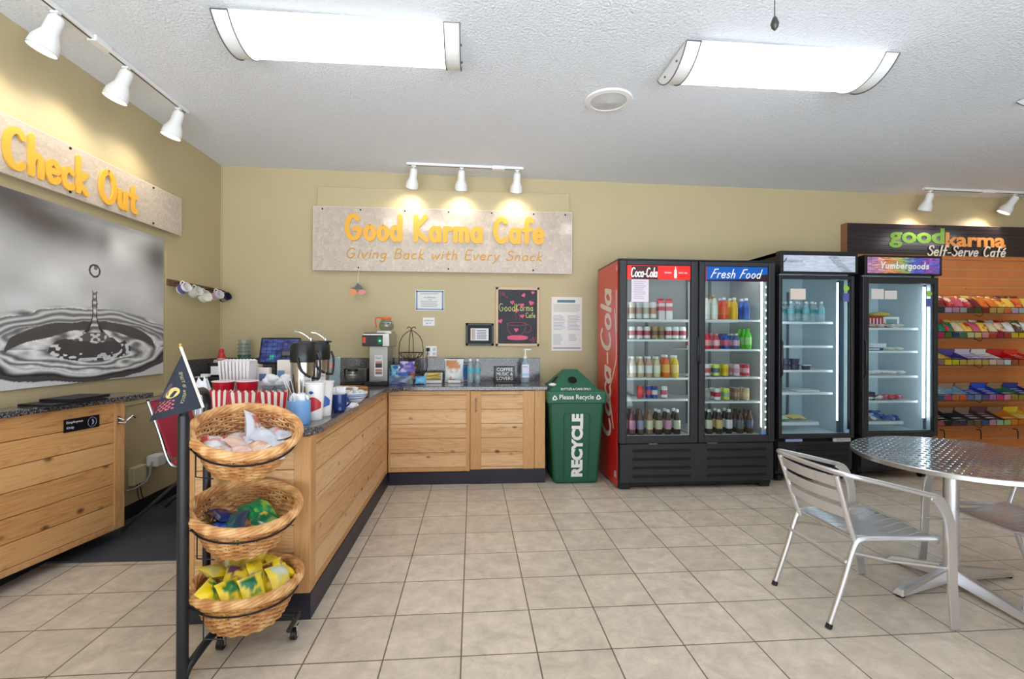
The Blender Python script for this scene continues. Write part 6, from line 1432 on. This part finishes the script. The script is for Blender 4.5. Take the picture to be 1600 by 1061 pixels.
# blue holder with napkins
t = thing('utensil_holder', 'pale blue cylinder holder stuffed with white paper at the rounded counter end', 'holder', (-.905, 2.60, T))
obj('cup', MB().lathe([(.001, 0), (.055, 0), (.057, .004), (.057, .122), (.054, .124), (.053, .01), (.001, .01)], 32, Matrix.Translation((-.905, 2.60, T))), cmat((122, 168, 222), .4), t)
def tissue(name, label, x, y, z, r, n=7, h=.05, cat='paper'):
    t = thing(name, label, cat, (x, y, z))
    mb = MB()
    for k in range(n):
        a = 2 * PI * k / n + R.random(); px = x + r * .55 * math.cos(a); py = y + r * .55 * math.sin(a); w = r * .6
        q = R.random() * 3
        mb.add([(px - w, py, z), (px + w, py + w * .3, z), (px + w * .8, py, z + h * (1 + .5 * R.random())), (px, py - w * .3, z + h * (1.3 + .4 * R.random())), (px - w * .8, py + w * .1, z + h * (.8 + .5 * R.random()))], [(0, 1, 2, 3, 4)])
        mb.add([(px - w * .2, py - w, z), (px, py + w, z), (px - w * .1, py + w * .7, z + h * (1 + .5 * R.random())), (px - w * .2, py - w * .8, z + h * 1.2)], [(0, 1, 2, 3)])
    obj('folds', mb, mat('tissue', (236, 238, 244), .8), t); return t
tissue('paper_napkins', 'white crumpled napkins standing in the pale blue holder', -.905, 2.60, T + .10, .045, 8, .04)
# stirrers in a clear tumbler
t = thing('stirrer_tumbler', 'clear tumbler of black and white stirrers between popcorn box and foam cups', 'tumbler', (-.955, 2.76, T))
obj('tumbler', MB().shell([(.028, 0), (.036, .12)], 20, Matrix.Translation((-.955, 2.76, T))), CLEAR, t)
for k in range(9):
    a = R.uniform(-.28, .28); b = R.uniform(-.1, .12); bx_, by_ = -.955 + R.uniform(-.015, .015), 2.76 + R.uniform(-.015, .015); L_ = .20 + .05 * R.random()
    e = (bx_ - .02 + L_ * a - .015, by_ + L_ * b, T + L_)
    obj('stirrer', MB().tube([(bx_, by_, T + .004), e], .0045 if k % 2 else .006, 6, flat=.4), BLACKM if k % 3 == 0 else WHITE, t)
obj('black_scoop', MB().box(-1.035, -1.0, 2.745, 2.77, T + .21, T + .245, None), BLACKM, t, bevel=.004) if False else None
# tall printed foam cups
def cup(name, label, x, y, h, r0, r1, c1, c2, cat='cup', group=None, lid=False):
    t = thing(name, label, cat, (x, y, T), 0, group); M = Matrix.Translation((x, y, T))
    rr = lambda f: r0 + (r1 - r0) * f
    obj('wall', MB().lathe([(.001, .006), (r0 - .003, .006), (r0, 0), (r1, h - .008), (r1 + .004, h - .006), (r1 + .004, h), (r1 - .002, h), (r0 - .002, .01)], 32, M), mat('foam_white', (236, 232, 230), .5), t)
    if c1:
        n = 12; mb = MB(); P = []
        for k in range(n + 1):
            a = math.radians(-150 + 120 * k / n); f0 = .16 + .16 * k / n; f1 = .46 + .16 * math.sin(PI * k / n)
            for f in (f0, f1): P.append(((rr(f) + .001) * math.cos(a), (rr(f) + .001) * math.sin(a), h * f))
        mb.add(P, [(2 * k, 2 * k + 2, 2 * k + 3, 2 * k + 1) for k in range(n)], True, M); obj('colour_swoosh', mb, cmat(c1, .4), t)
        mb = MB(); P = []
        for k in range(9):
            a = math.radians(-116 + 34 * k / 8); e = math.sin(PI * k / 8) * .045
            for f in (.74 - e, .74 + e): P.append(((rr(f) + .0015) * math.cos(a), (rr(f) + .0015) * math.sin(a), h * f))
        mb.add(P, [(2 * k, 2 * k + 2, 2 * k + 3, 2 * k + 1) for k in range(8)], True, M); obj('blue_oval', mb, cmat(c2, .4), t)
    return t
cup('foam_cup_stack', 'tall white foam cup stack with red swoosh and blue oval', -.868, 2.745, .205, .037, .052, (196, 44, 56), (40, 70, 150))
cup('foam_cup_stack', 'tall white foam cup stack with blue swoosh behind the red one', -.862, 2.885, .200, .037, .052, (60, 96, 180), (40, 120, 160))
Mq = frame((-.868 + .012, 2.745 - .0475, T + .112), (1, .2, 0), (0, 0, 1))
# navy mugs with packets
def bigmug(name, label, x, y, r, h, c, hd, hang=-15):
    t = thing(name, label, 'mug', (x, y, T)); M = Matrix.Translation((x, y, T)) @ Matrix.Rotation(math.radians(hang), 4, 'Z')
    obj('body', MB().lathe([(.001, 0), (r * .62, 0), (r * .68, .004), (r * .95, h * .35), (r, h * .6), (r, h), (r - .004, h), (r - .005, .012), (.001, .01)], 28, M), cmat(c, .25), t)
    obj('handle', MB().tube([M @ Vector((r * .95 + .028 * math.sin(PI * k / 8), 0, h * (.3 + .55 * k / 8))) for k in range(9)], .006, 8), cmat(hd, .25), t); return t
bigmug('navy_mug', 'navy blue mug holding white sugar packets on the peninsula edge', -.815, 3.03, .046, .108, (24, 52, 116), (24, 52, 116))
bigmug('navy_mug', 'second navy blue mug half hidden behind the first one', -.86, 3.16, .046, .108, (22, 44, 100), (22, 44, 100))
for i, dx in enumerate((-.022, -.008, .006, .018)):
    single('sugar_packet', 'white sugar packet standing in the front navy mug, %s from left' % ORD[i], 'packet', MB().box(-.009, .009, -.0015, .0015, .0, .10, LT(-.815 + dx, 3.03 + .005 * (i % 2), T + .05, .05, .12 * (i - 1.5) * .6, .3)), PAPER, 'sugar packets in the navy mug')
# striped bowl of creamers, tray, napkins
t = thing('striped_bowl', 'white bowl with blue stripes full of creamer cups', 'bowl', (-.83, 3.45, T)); M = Matrix.Translation((-.83, 3.45, T))
pf = [(.04, 0), (.045, .004), (.075, .03), (.092, .065), (.094, .075), (.089, .075), (.07, .035), (.04, .012), (.001, .01)]
obj('bowl', MB().lathe([(.001, 0)] + pf, 36, M), WHITE, t)
for f0, f1 in ((.032, .039), (.048, .055), (.060, .066)):
    rr = lambda z: np.interp(z, [.004, .03, .065, .075], [.045, .075, .092, .094]) + .0008
    obj('stripe', MB().shell([(rr(f0), f0), (rr(f1), f1)], 36, M), cmat((80, 116, 190), .3), t)
i = 0
for a in range(9):
    rr = .05 if a < 7 else .012; th = 2 * PI * a / 7
    put(pack('tub', (236, 236, 238), (240, 238, 236), h=.024, r=.018), 'creamer_cup', 'tiny white creamer cup heaped in the blue striped bowl', 'creamer', -.83 + rr * math.cos(th), 3.45 + rr * math.sin(th), T + .062 + (.02 if a > 6 else 0), 0, 'creamer cups in the striped bowl')
t = thing('wicker_tray', 'brown oval wicker tray of white cups behind the striped bowl', 'tray', (-.98, 3.78, T))
mb = MB()
for k in range(6): mb.tube([(-.98 + .17 * math.cos(2 * PI * i / 36), 3.78 + .11 * math.sin(2 * PI * i / 36), T + .012 + k * .012) for i in range(36)], .0075, 6, True)
mb.lathe([(.001, .004), (.165, .004)], 30, Matrix.Translation((-.98, 3.78, T)), sy=.65); obj('weave', mb, mat('tray_brown', (170, 122, 78), .6, var=.3, vscale=60), t)
for k, (dx, dy) in enumerate(((-.10, 0), (-.05, .03), (-.04, -.04), (.01, .0), (.06, .03), (.07, -.035), (.11, .01))):
    put(pack('tub', (238, 236, 236), (242, 240, 238), h=.05, r=.026), 'lidded_cup', 'small white lidded cup in the brown wicker tray', 'cup', -.98 + dx, 3.78 + dy, T + .02 + .012 * (k % 2), 0, 'lidded cups in the wicker tray')
t = thing('napkin_stack', 'flat stack of white napkins at the counter edge before the striped bowl', 'napkins', (-.83, 3.24, T))
for k in range(3): obj('napkin', MB().box(-.065, .065, -.06, .06, .006 * k, .006 * k + .0055, LT(-.83, 3.25, T, 0, 0, .1 * k - .1)), PAPER, t)
# popcorn boxes
def popcorn(label, x, y, w, h, rz, lean=0.):
    t = thing('popcorn_box', label, 'popcorn box', (x, y, T), 0, 'red and white popcorn boxes'); M = LT(x, y, T, lean, 0, rz)
    n = 9; d = w * .42
    wb = w * .78
    red = cmat((190, 26, 44), .45); wh = mat('box_white', (236, 226, 216), .5)
    f = {0: MB(), 1: MB()}
    for side in (-1, 1):
        for k in range(n):
            a0, a1 = k / n - .5, (k + 1) / n - .5
            P = [(a0 * wb, side * d * .4, 0), (a1 * wb, side * d * .4, 0), (a1 * w, side * d * .5, h * .94), ((a0 + a1) / 2 * w, side * d * .5, h), (a0 * w, side * d * .5, h * .94)]
            f[k % 2].add(P, [(0, 1, 2, 3, 4)], False, M)
    for side in (-1, 1):
        for k in range(3):
            a0, a1 = k / 3 - .5, (k + 1) / 3 - .5
            P = [(side * wb / 2, a0 * d * .8, 0), (side * wb / 2, a1 * d * .8, 0), (side * w / 2, a1 * d, h * .94), (side * w / 2, (a0 + a1) / 2 * d, h), (side * w / 2, a0 * d, h * .94)]
            f[(k + 1) % 2].add(P, [(0, 1, 2, 3, 4)], False, M)
    f[0].box(-wb / 2, wb / 2, -d * .4, d * .4, 0, .003, M)
    obj('carton', f[0], red, t); obj('white_stripes', f[1], wh, t); return t
popcorn('red and white striped popcorn box nearest the pale blue holder', -1.07, 2.70, .15, .165, .06)
popcorn('red and white striped popcorn box in the middle of the row', -1.262, 2.80, .17, .155, .0)
popcorn('red and white striped popcorn box at the left end of the row', -1.455, 2.90, .145, .15, -.05)
tissue('paper_bags', 'white paper bag tips sticking up left of the popcorn boxes', -1.575, 2.96, T, .04, 5, .14, 'paper bags')
# red cup stacks
for i, (x, y) in enumerate(((-1.53, 3.10), (-1.398, 3.12))):
    t = thing('red_cup', ('large red party cup behind the left popcorn boxes', 'second large red party cup, right of the first')[i], 'cup', (x, y, T), 0, 'red party cups'); M = Matrix.Translation((x, y, T))
    obj('wall', MB().lathe([(.001, .005), (.04, .005), (.04, 0), (.052, .11), (.053, .115), (.062, .18)], 28, M), cmat((202, 20, 46), .3), t); obj('rim', MB().tube([(x + .063 * math.cos(2 * PI * k / 28), y + .063 * math.sin(2 * PI * k / 28), T + .182) for k in range(28)], .0035, 6, True), WHITE, t)
t = thing('paper_bag_stack', 'upright bundle of flat white paper bags rising behind the red cups', 'paper bags', (-1.52, 3.26, T))
for k in range(9):
    w = .012; x = -1.60 + k * .0185
    obj('bag', MB().add([(x, 3.22, T), (x + w, 3.22, T), (x + w + .004 * (k - 4), 3.20, T + .305), (x + .003 * (k - 5), 3.20, T + .30), (x, 3.30, T), (x + w, 3.30, T), (x + w + .004 * (k - 4), 3.32, T + .30), (x + .003 * (k - 5), 3.32, T + .312)], [(0, 1, 2, 3), (5, 4, 7, 6), (0, 3, 7, 4), (1, 5, 6, 2), (3, 2, 6, 7)]), mat('bag_paper', (230, 226, 228), .8), t)
# clear bag dispenser
t = thing('bag_dispenser', 'clear plastic tub overflowing with folded white bags beside the airpots', 'tub', (-1.27, 3.245, T))
obj('tub', MB().shell([(.07, 0), (.085, .15)], 24, Matrix.Translation((-1.27, 3.245, T))).lathe([(.001, .001), (.07, .001)], 24, Matrix.Translation((-1.27, 3.245, T))), CLEAR, t); obj('teal_base', MB().lathe([(.001, .002), (.066, .002), (.07, .05), (.001, .05)], 24, Matrix.Translation((-1.27, 3.245, T))), cmat((70, 130, 150), .4), t)
mb = MB()
for k in range(12):
    a = 2 * PI * k / 12; mb.sphere((-1.27 + .055 * math.cos(a), 3.245 + .055 * math.sin(a), T + .165 + .02 * math.sin(3 * a)), .038, 8, 6, sc=(1.1, .7, .8))
obj('folded_bags', mb, mat('bag_film', (230, 230, 236), .35, bump=.6, bscale=60), t)
t = thing('sticker_roll', 'small paper roll lying on its side by the tub of white bags', 'roll', (-.99, 2.66, T + .12)) if False else None
# tall white boxes behind
t = thing('cup_carton', 'tall white printed carton standing just left of the airpots', 'carton', (-1.27, 3.42, T)); obj('carton', MB().box(-1.33, -1.215, 3.40, 3.46, T, T + .30), mat('box_white'), t, bevel=.002); obj('print', MB().box(-1.325, -1.28, 3.3985, 3.40, T + .17, T + .23), cmat((110, 150, 200), .5), t)
t = thing('filter_box', 'short white box with a blue square in front of the tall carton', 'box', (-1.36, 3.36, T)); obj('box', MB().box(-1.45, -1.365, 3.36, 3.40, T, T + .25), mat('box_white'), t, bevel=.002); obj('print', MB().box(-1.43, -1.385, 3.3585, 3.36, T + .16, T + .21), cmat((96, 120, 170), .5), t)
# airpots
def airpot(label, x, y, rz):
    t = thing('airpot', label, 'airpot', (x, y, T), 0, 'steel airpots'); M = LT(x, y, T, 0, 0, rz); r = .074
    obj('body', MB().lathe([(.001, 0), (r, 0), (r, .012), (r - .002, .014), (r - .002, .315), (r, .317)], 32, M), mat('airpot_steel', (196, 190, 180), .22, 1.0), t)
    h = MB().lathe([(r + .001, .30), (r + .003, .31), (r + .002, .40), (r - .006, .418), (r - .02, .424), (.001, .424)], 32, M); obj('head', h, mat('airpot_black', (24, 24, 26), .3), t)
    obj('spout', MB().box(-r - .05, -r + .02, -.028, .028, .335, .375, M).box(-r - .05, -r - .025, -.02, .02, .32, .34, M), mat('airpot_black'), t, bevel=.008)
    obj('lever', MB().box(-.03, .085, -.022, .022, .420, .434, M), mat('airpot_black'), t, bevel=.005)
    obj('carry_handle', MB().tube([M @ Vector(p) for p in curve3([(-.02, -r - .004, .33), (.0, -r - .012, .26), (.05, -r - .012, .215), (.085, -r * .4, .20), (.095, 0, .21), (.095, .03, .30), (r + .004, .03, .36)], 5)], .008, 8), mat('airpot_black'), t)
    obj('wire_lever', MB().tube([M @ Vector(p) for p in curve3([(.04, 0, .43), (.03, 0, .455), (-.015, -.0, .485), (-.05, 0, .492)], 5)], .0028, 6).cyl(M @ Vector((.045, 0, .42)), M @ Vector((.045, 0, .45)), .010), CHROME, t)
    obj('name_tag', MB().box(.018, .062, -r - .012, -r - .010, .155, .215, M), PAPER, t); 
    block('tag_word', 'COFFEE', INKD, M @ front(.04, -r - .0125, .19), .034, .010, t, .0005)
    obj('base_ring', MB().lathe([(r + .003, 0), (r + .003, .02), (r, .021)], 32, M), mat('airpot_black'), t)
airpot('tall steel airpot with black top, the nearer of the two', -1.055, 3.10, .15)
airpot('tall steel airpot with black top, the farther half hidden one', -1.085, 3.50, .1)
# fruit card in clear holder
t = thing('fruit_card', 'white card with a pink fruit in a clear stand behind the airpots', 'card', (-1.215, 4.25, T)); obj('card', MB().box(-1.29, -1.14, 4.25, 4.252, T + .01, T + .29), PAPER, t)
obj('holder', MB().box(-1.295, -1.135, 4.246, 4.249, T, T + .295).box(-1.295, -1.135, 4.246, 4.31, T, T + .004), CLEAR, t)
obj('fruit', MB().prism([(.028 * math.cos(a), .03 * math.sin(a)) for a in [2 * PI * k / 20 for k in range(20)]], .001, front(-1.205, 4.2455, T + .22)), cmat((228, 160, 140), .5), t); obj('leaf', MB().prism([(-.03, 0), (0, .012), (.02, 0), (0, -.01)], .001, front(-1.25, 4.2455, T + .18)), cmat((150, 190, 130), .5), t)
# glass coffee pots
POT = glassmat('pot_glass', (214, 220, 214), .10, .02, .05)
def pot(name, label, x, y, z, hc, hang, sc=1.0):
    t = thing(name, label, 'coffee pot', (x, y, z)); M = LT(x, y, z, 0, 0, hang) @ Matrix.Diagonal((sc, sc, sc, 1))
    obj('glass_bowl', MB().shell([(.001, .002), (.05, .002), (.068, .018), (.076, .045), (.070, .075), (.050, .105), (.046, .118)], 28, M), POT, t)
    obj('collar', MB().lathe([(.047, .112), (.050, .116), (.050, .128), (.046, .134), (.001, .138)], 28, M), cmat(hc, .35), t)
    obj('handle', MB().tube([M @ Vector(p) for p in curve3([(.045, 0, .126), (.085, 0, .132), (.108, 0, .115), (.104, 0, .06), (.098, 0, .03)], 5)], .009, 8, flat=.7), cmat(hc, .35), t)
    obj('steel_band', MB().shell([(.0705, .074), (.066, .082)], 28, M), CHROME, t); return t
pot('coffee_pot', 'empty round glass coffee pot with black collar left of the brewer', -1.175, 4.84, T + .02, (24, 24, 26), 2.6)
t = thing('pot_warmer', 'low black warmer plate under the glass coffee pot', 'warmer', (-1.17, 4.86, T)); obj('plate', MB().box(-1.28, -1.07, 4.76, 4.98, T, T + .018), BLACKM, t, bevel=.006); obj('back_block', MB().box(-1.28, -1.07, 4.98, 5.18, T, T + .15), mat('warmer_steel', (120, 118, 116), .35, .8), t, bevel=.006)
# brewer
t = thing('coffee_brewer', 'steel commercial coffee brewer with a green lit black control head', 'coffee brewer', (-.94, 4.93, T))
obj('tower', MB().box(-1.015, -.84, 4.84, 5.16, T + .03, T + .40), mat('brewer_steel', (190, 186, 180), .35, .9), t, bevel=.004)
obj('base', MB().box(-1.03, -.82, 4.66, 5.16, T, T + .032), BLACKM, t, bevel=.006)
obj('warmer_disc', MB().lathe([(.001, .032), (.085, .032), (.085, .04), (.001, .042)], 28, LT(-.925, 4.74, T)), BLACK, t)
hd = obj('head', MB().box(-1.05, -.80, 4.70, 5.16, T + .375, T + .50), mat('brewer_steel'), t, bevel=.006)
obj('control_panel', MB().box(-1.052, -.86, 4.69, 4.70, T + .38, T + .485), BLACK, hd, bevel=.002)
obj('green_light', MB().cyl((-.885, 4.69, T + .43), (-.885, 4.684, T + .43), .009, n=12), mat('led_green', (60, 240, 150), .4, emit=3), hd); obj('green_panel', MB().box(-.91, -.865, 4.6885, 4.69, T + .40, T + .465), cmat((14, 92, 58), .4), hd)
obj('red_logo', MB().box(-1.045, -1.02, 4.6885, 4.69, T + .41, T + .465), cmat((222, 70, 50), .4), hd)
obj('top_plate', MB().box(-1.04, -.87, 4.72, 5.0, T + .50, T + .508), BLACKM, hd, bevel=.002); obj('top_warmer', MB().box(-.955, -.81, 4.88, 5.10, T + .50, T + .53), mat('brewer_steel'), hd, bevel=.004)
obj('brew_label', MB().box(-.965, -.885, 4.838, 4.84, T + .08, T + .29), PAPER, t); obj('label_picture', MB().box(-.955, -.892, 4.837, 4.838, T + .165, T + .21), cmat((70, 56, 66), .5), t)
obj('label_strip', MB().box(-.955, -.892, 4.837, 4.838, T + .212, T + .228), cmat((214, 130, 90), .5), t); obj('label_strip', MB().box(-.955, -.892, 4.837, 4.838, T + .13, T + .15), cmat((206, 120, 80), .5), t); obj('label_lines', MB().box(-.955, -.892, 4.837, 4.838, T + .10, T + .125), cmat((130, 110, 110), .5), t)
block('label_word', 'Decaf', INKD, front(-.925, 4.8375, T + .262), .05, .02, t, .0006)
pot('coffee_pot', 'glass coffee pot with orange handle on top of the brewer', -.875, 4.98, T + .535, (240, 104, 34), 3.5)
# two tier wire fruit basket
t = thing('fruit_basket', 'dark wire two tier fruit basket with an arched handle', 'wire basket', (-.635, 5.05, T)); BRZ = mat('bronze_wire', (72, 54, 42), .4, .6)
c = Vector((-.635, 5.05, T)); mb = MB()
for a in (0, PI / 2):
    d_ = Vector((math.cos(a + .3), math.sin(a + .3), 0)) * .125
    mb.tube([c + d_ * f + Vector((0, 0, z)) for f, z in ((1.0, 0), (1.0, .2), (1.0, .34), (.93, .42), (.7, .48), (.35, .52), (0, .545), (-.35, .52), (-.7, .48), (-.93, .42), (-1, .34), (-1, .2), (-1, 0))], .004, 6)
obj('arched_frame', mb, BRZ, t)
obj('scroll', MB().tube(curve3([c + Vector((-.04, 0, .555)), c + Vector((-.03, 0, .575)), c + Vector((-.005, 0, .565)), c + Vector((0, 0, .545)), c + Vector((.01, 0, .565)), c + Vector((.035, 0, .575)), c + Vector((.045, 0, .555))], 4), .004, 6), BRZ, t)
for z0 in (.24, .03):
    mb = MB(); mb.tube([c + Vector((.128 * math.cos(2 * PI * k / 30), .128 * math.sin(2 * PI * k / 30), z0 + .07)) for k in range(30)], .004, 6, True)
    for k in range(16):
        a = 2 * PI * k / 16; mb.tube([c + Vector((r_ * math.cos(a + tw_), r_ * math.sin(a + tw_), z0 + zz)) for r_, zz, tw_ in ((.02, 0, .5), (.06, .008, .3), (.1, .03, .12), (.128, .07, 0))], .0026, 5)
    mb.tube([c + Vector((.03 * math.cos(2 * PI * k / 16), .03 * math.sin(2 * PI * k / 16), z0)) for k in range(16)], .003, 5, True); obj('bowl', mb, BRZ, t)
# clear snack bin
t = thing('snack_bin', 'clear plastic bin heaped with blue cookie bags below the wire basket', 'bin', (-.72, 4.86, T))
x0, x1, y0, y1 = -.815, -.585, 4.78, 4.92; mb = MB()
for a in ((x0, x1, y0, y0 + .003, 0, .09), (x0, x1, y1 - .003, y1, 0, .16), (x0, x0 + .003, y0, y1, 0, .16), (x1 - .003, x1, y0, y1, 0, .12), (x0, x1, y0, y1, 0, .003)): mb.box(a[0], a[1], a[2], a[3], T + a[4], T + a[5])
obj('walls', mb, CLEAR, t)
for i, (x, y, z, rx, rz, w, c, c2, nm) in enumerate(((-.765, 4.85, .07, 1.1, .2, .10, (30, 90, 170), (40, 140, 180), 'teal blue'), (-.71, 4.86, .12, 1.2, -.1, .17, (24, 80, 170), (226, 230, 210), 'bright blue lettered'), (-.65, 4.87, .17, 1.1, .1, .15, (96, 84, 170), (200, 190, 230), 'purple'), (-.62, 4.87, .11, 1.2, -.2, .11, (140, 60, 50), (226, 180, 140), 'red and brown'), (-.73, 4.83, .04, .5, 0, .18, (20, 50, 140), (60, 90, 190), 'deep blue'), (-.76, 4.87, .13, 1.2, .3, .10, (120, 180, 200), (30, 80, 160), 'pale teal'))):
    pillow('cookie_bag', '%s cookie bag in the clear bin by the brewer' % nm, 'cookie bag', LT(x, y, T + z, rx, 0, rz), w, .13, .04, [c, c2])
pillow('wipes_pack', 'light blue packet lying between the cookie bin and white box', 'packet', LT(-.515, 4.84, T + .045, .9, 0, .1), .11, .09, .04, [(110, 180, 226), (60, 130, 206)])
t = thing('sample_box', 'low open white box with yellow packs beside the light blue packet', 'box', (-.40, 4.98, T)); mb = MB()
for a in ((-.49, -.31, 4.93, 4.934, 0, .03), (-.49, -.31, 5.06, 5.064, 0, .10), (-.49, -.486, 4.93, 5.064, 0, .09), (-.314, -.31, 4.93, 5.064, 0, .09), (-.49, -.31, 4.93, 5.064, 0, .003)): mb.box(a[0], a[1], a[2], a[3], T + a[4], T + a[5])
obj('walls', mb, WHITE, t)
for i in range(3): pillow('yellow_pack', 'yellow snack pack in the open white box, %s from bottom' % ORD[i], 'snack pack', LT(-.40, 4.995, T + .025 + i * .034, .0, 0, .04 * i), .15, .085, .020, [(240, 216, 90), (226, 190, 60)])
# tall snack pouch
pillow('snack_pouch', 'tall white pouch with sausage picture standing before the backsplash', 'pouch', LT(-.19, 5.05, T + .122, PI / 2, 0, 0), .20, .24, .05, [(226, 230, 232), (196, 130, 84), (222, 224, 226)])
pillow('snack_pouch', 'dark blue pouch leaning behind the tall white pouch', 'pouch', LT(-.16, 5.115, T + .10, PI / 2 - .1, 0, 0), .26, .19, .04, [(20, 70, 140), (40, 96, 150), (180, 170, 150)])
t = thing('tissue_pack', 'small white packet lying in front of the tall white pouch', 'packet', (-.19, 4.96, T)); obj('packet', MB().box(-.25, -.12, 4.93, 4.98, T, T + .028), WHITE, t, bevel=.008)
waterbottle('water_bottle', 'clear water bottle with teal label on the back counter, left of the pair', -.022, 4.96, T, 'water bottles on the back counter', (90, 180, 200), .25)
waterbottle('water_bottle', 'clear water bottle with teal label on the back counter, right of the pair', .052, 4.96, T, 'water bottles on the back counter', (90, 180, 200), .25)
t = thing('coffee_sign', 'small black letter sign with white words standing on the back counter', 'sign', (.345, 5.15, T)); obj('board', MB().box(.235, .455, 5.14, 5.155, T, T + .155), mat('sign_black'), t, bevel=.002)
for k, wd in enumerate(('COFFEE', 'MUSIC &', 'LOVERS')): block('sign_word', wd, WHITE, front(.345, 5.139, T + .128 - k * .048), .175, .038, t, .001, .01)
t = thing('dark_tray', 'thin dark tray lying in front of the letter sign', 'tray', (.35, 4.99, T)); obj('tray', MB().box(.22, .50, 4.92, 5.08, T, T + .010), BLACK, t, bevel=.003)
# sanitizer
t = thing('sanitizer_bottle', 'clear hand sanitizer bottle with white pump at the counter end', 'pump bottle', (.55, 5.0, T)); M = LT(.55, 5.0, T)
obj('bottle', MB().lathe([(.001, .002), (.038, 0), (.044, .008), (.046, .06), (.045, .17), (.035, .205), (.016, .235), (.014, .26)], 28, M, sx=1.05, sy=.75), WATER, t); obj('label', MB().box(-.036, .036, -.0365, -.035, .055, .19, M), mat('label_lilac', (226, 226, 240), .5), t)
block('label_word', 'PURELL', cmat((50, 50, 96), .4), M @ front(0, -.0368, .165), .058, .016, t, .0006); obj('label_blue', MB().box(-.036, .036, -.0372, -.0365, .07, .10, M), cmat((170, 206, 232), .4), t)
obj('pump', MB().lathe([(.018, .25), (.020, .255), (.020, .275), (.008, .285), (.007, .335), (.016, .338), (.018, .35), (.001, .355)], 16, M).box(-.004, .06, -.007, .007, .338, .350, M), WHITE, t)
# ---- register corner
t = thing('register_screen', 'tilted black point of sale screen with blue display on the back counter', 'monitor', (-1.84, 4.80, T)); A = Matrix.Translation((-1.84, 4.76, T + .335)) @ Matrix.Rotation(-.28, 4, 'X') @ Matrix.Rotation(.0, 4, 'Z')
obj('bezel', MB().box(-.185, .185, 0, .03, -.13, .13, A), BLACK, t, bevel=.012)
def scr(U, V):
    n = vnoise(U, V, 9, 5); g = (np.mod(U * 7, 1) < .12) | (np.mod(V * 6, 1) < .15)
    r_ = .14 + .14 * n; gg = .16 + .22 * n; b = .36 + .30 * n
    tile = (U > .25) & (U < .36) & (V > .12) & (V < .3); r_ = np.where(tile, .2, r_); gg = np.where(tile, .7, gg)
    k = np.where(g, .6, 1.); return np.stack([r_ * k, gg * k, b * k], -1)
paint('screen', .34, .225, 60, 40, scr, A @ frame((-.17, -.001, -.1125), (1, 0, 0), (0, 0, 1)), mat('screen_glow', (60, 70, 160), .2, emit=.3, attr=True), t)
obj('stand', MB().box(-1.90, -1.78, 4.80, 4.86, T + .01, T + .24).box(-1.95, -1.73, 4.72, 4.95, T, T + .015), BLACKM, t, bevel=.006)
t = thing('cash_drawer', 'flat black cash drawer at the left end of the back counter', 'cash drawer', (-2.38, 4.85, T)); obj('drawer', MB().box(-2.58, -2.16, 4.66, 4.99, T, T + .085), BLACKM, t, bevel=.005); obj('front_panel', MB().box(-2.57, -2.17, 4.652, 4.66, T + .01, T + .075), BLACK, t)
ZD = T + .0855
t = thing('receipt_printer', 'black receipt printer with white paper on the cash drawer', 'printer', (-2.40, 4.84, ZD)); obj('body', MB().box(-2.49, -2.31, 4.74, 4.92, ZD, ZD + .13), BLACK, t, bevel=.012); obj('paper', MB().box(-2.45, -2.36, 4.728, 4.738, ZD + .02, ZD + .10), PAPER, t); obj('paper_roll', MB().cyl((-2.47, 4.84, ZD + .13), (-2.34, 4.84, ZD + .13), .03, n=18), mat('roll_grey', (170, 168, 160), .6), t)
t = thing('paper_slips', 'loose white receipts at the front of the cash drawer', 'paper', (-2.50, 4.72, ZD)); obj('slips', MB().box(-2.56, -2.47, 4.67, 4.75, ZD, ZD + .006).box(-2.52, -2.45, 4.69, 4.73, ZD + .006, ZD + .03), PAPER, t)
t = thing('red_figurine', 'small red and white figurine on top of the receipt printer', 'figurine', (-2.41, 4.84, ZD + .161)); z = ZD + .161
obj('body', MB().lathe([(.001, 0), (.03, 0), (.034, .02), (.028, .05), (.02, .065), (.024, .08), (.018, .1), (.001, .105)], 16, Matrix.Translation((-2.41, 4.84, z))), cmat((196, 44, 48), .4), t); obj('base', MB().lathe([(.001, -.001), (.036, -.001), (.036, .010), (.03, .012)], 16, Matrix.Translation((-2.41, 4.84, z))), cmat((222, 180, 160), .4), t)
t = thing('register_base', 'black box with white slips right of the paper bag bundle', 'box', (-1.95, 4.72, T)) if False else None
# glass jar stack and cream mugs
t = thing('glass_bowl_stack', 'tall stack of clear glass bowls on the back counter corner', 'bowls', (-2.31, 5.06, T))
for k in range(8):
    zz = .12 + k * .038
    obj('bowl', MB().shell([(.03, 0), (.05, .012), (.062, .05)], 24, LT(-2.30, 5.06, T + zz)), glassmat('bowl_glass', (150, 186, 186), .12, .04, .2) if k < 4 else glassmat('bowl_glass_pale', (214, 224, 220), .12, .04, .2), t)
obj('pedestal', MB().lathe([(.001, 0), (.045, 0), (.045, .12), (.001, .125)], 24, LT(-2.30, 5.06, T)), cmat((90, 130, 132), .4), t)
t = mug('cream_mug', 'cream mug upside down on a stack right of the glass bowls', 'mug', (-2.13, 4.98, T + .20), (0, 0, -1), (226, 216, 196), (226, 216, 196), .045, .085); 
t = mug('cream_mug', 'lower cream mug of the stack right of the glass bowls', 'mug', (-2.12, 4.98, T + .085), (0, 0, -1), (222, 214, 198), (222, 214, 198), .047, .085)
t = thing('card_terminal', 'black card terminal box behind the red cups', 'card terminal', (-2.0, 4.73, T)); obj('body', MB().box(-2.06, -1.72, 4.62, 4.70, T, T + .10), BLACKM, t, bevel=.006); obj('slip', MB().box(-1.98, -1.80, 4.63, 4.69, T + .10, T + .104), PAPER, t)
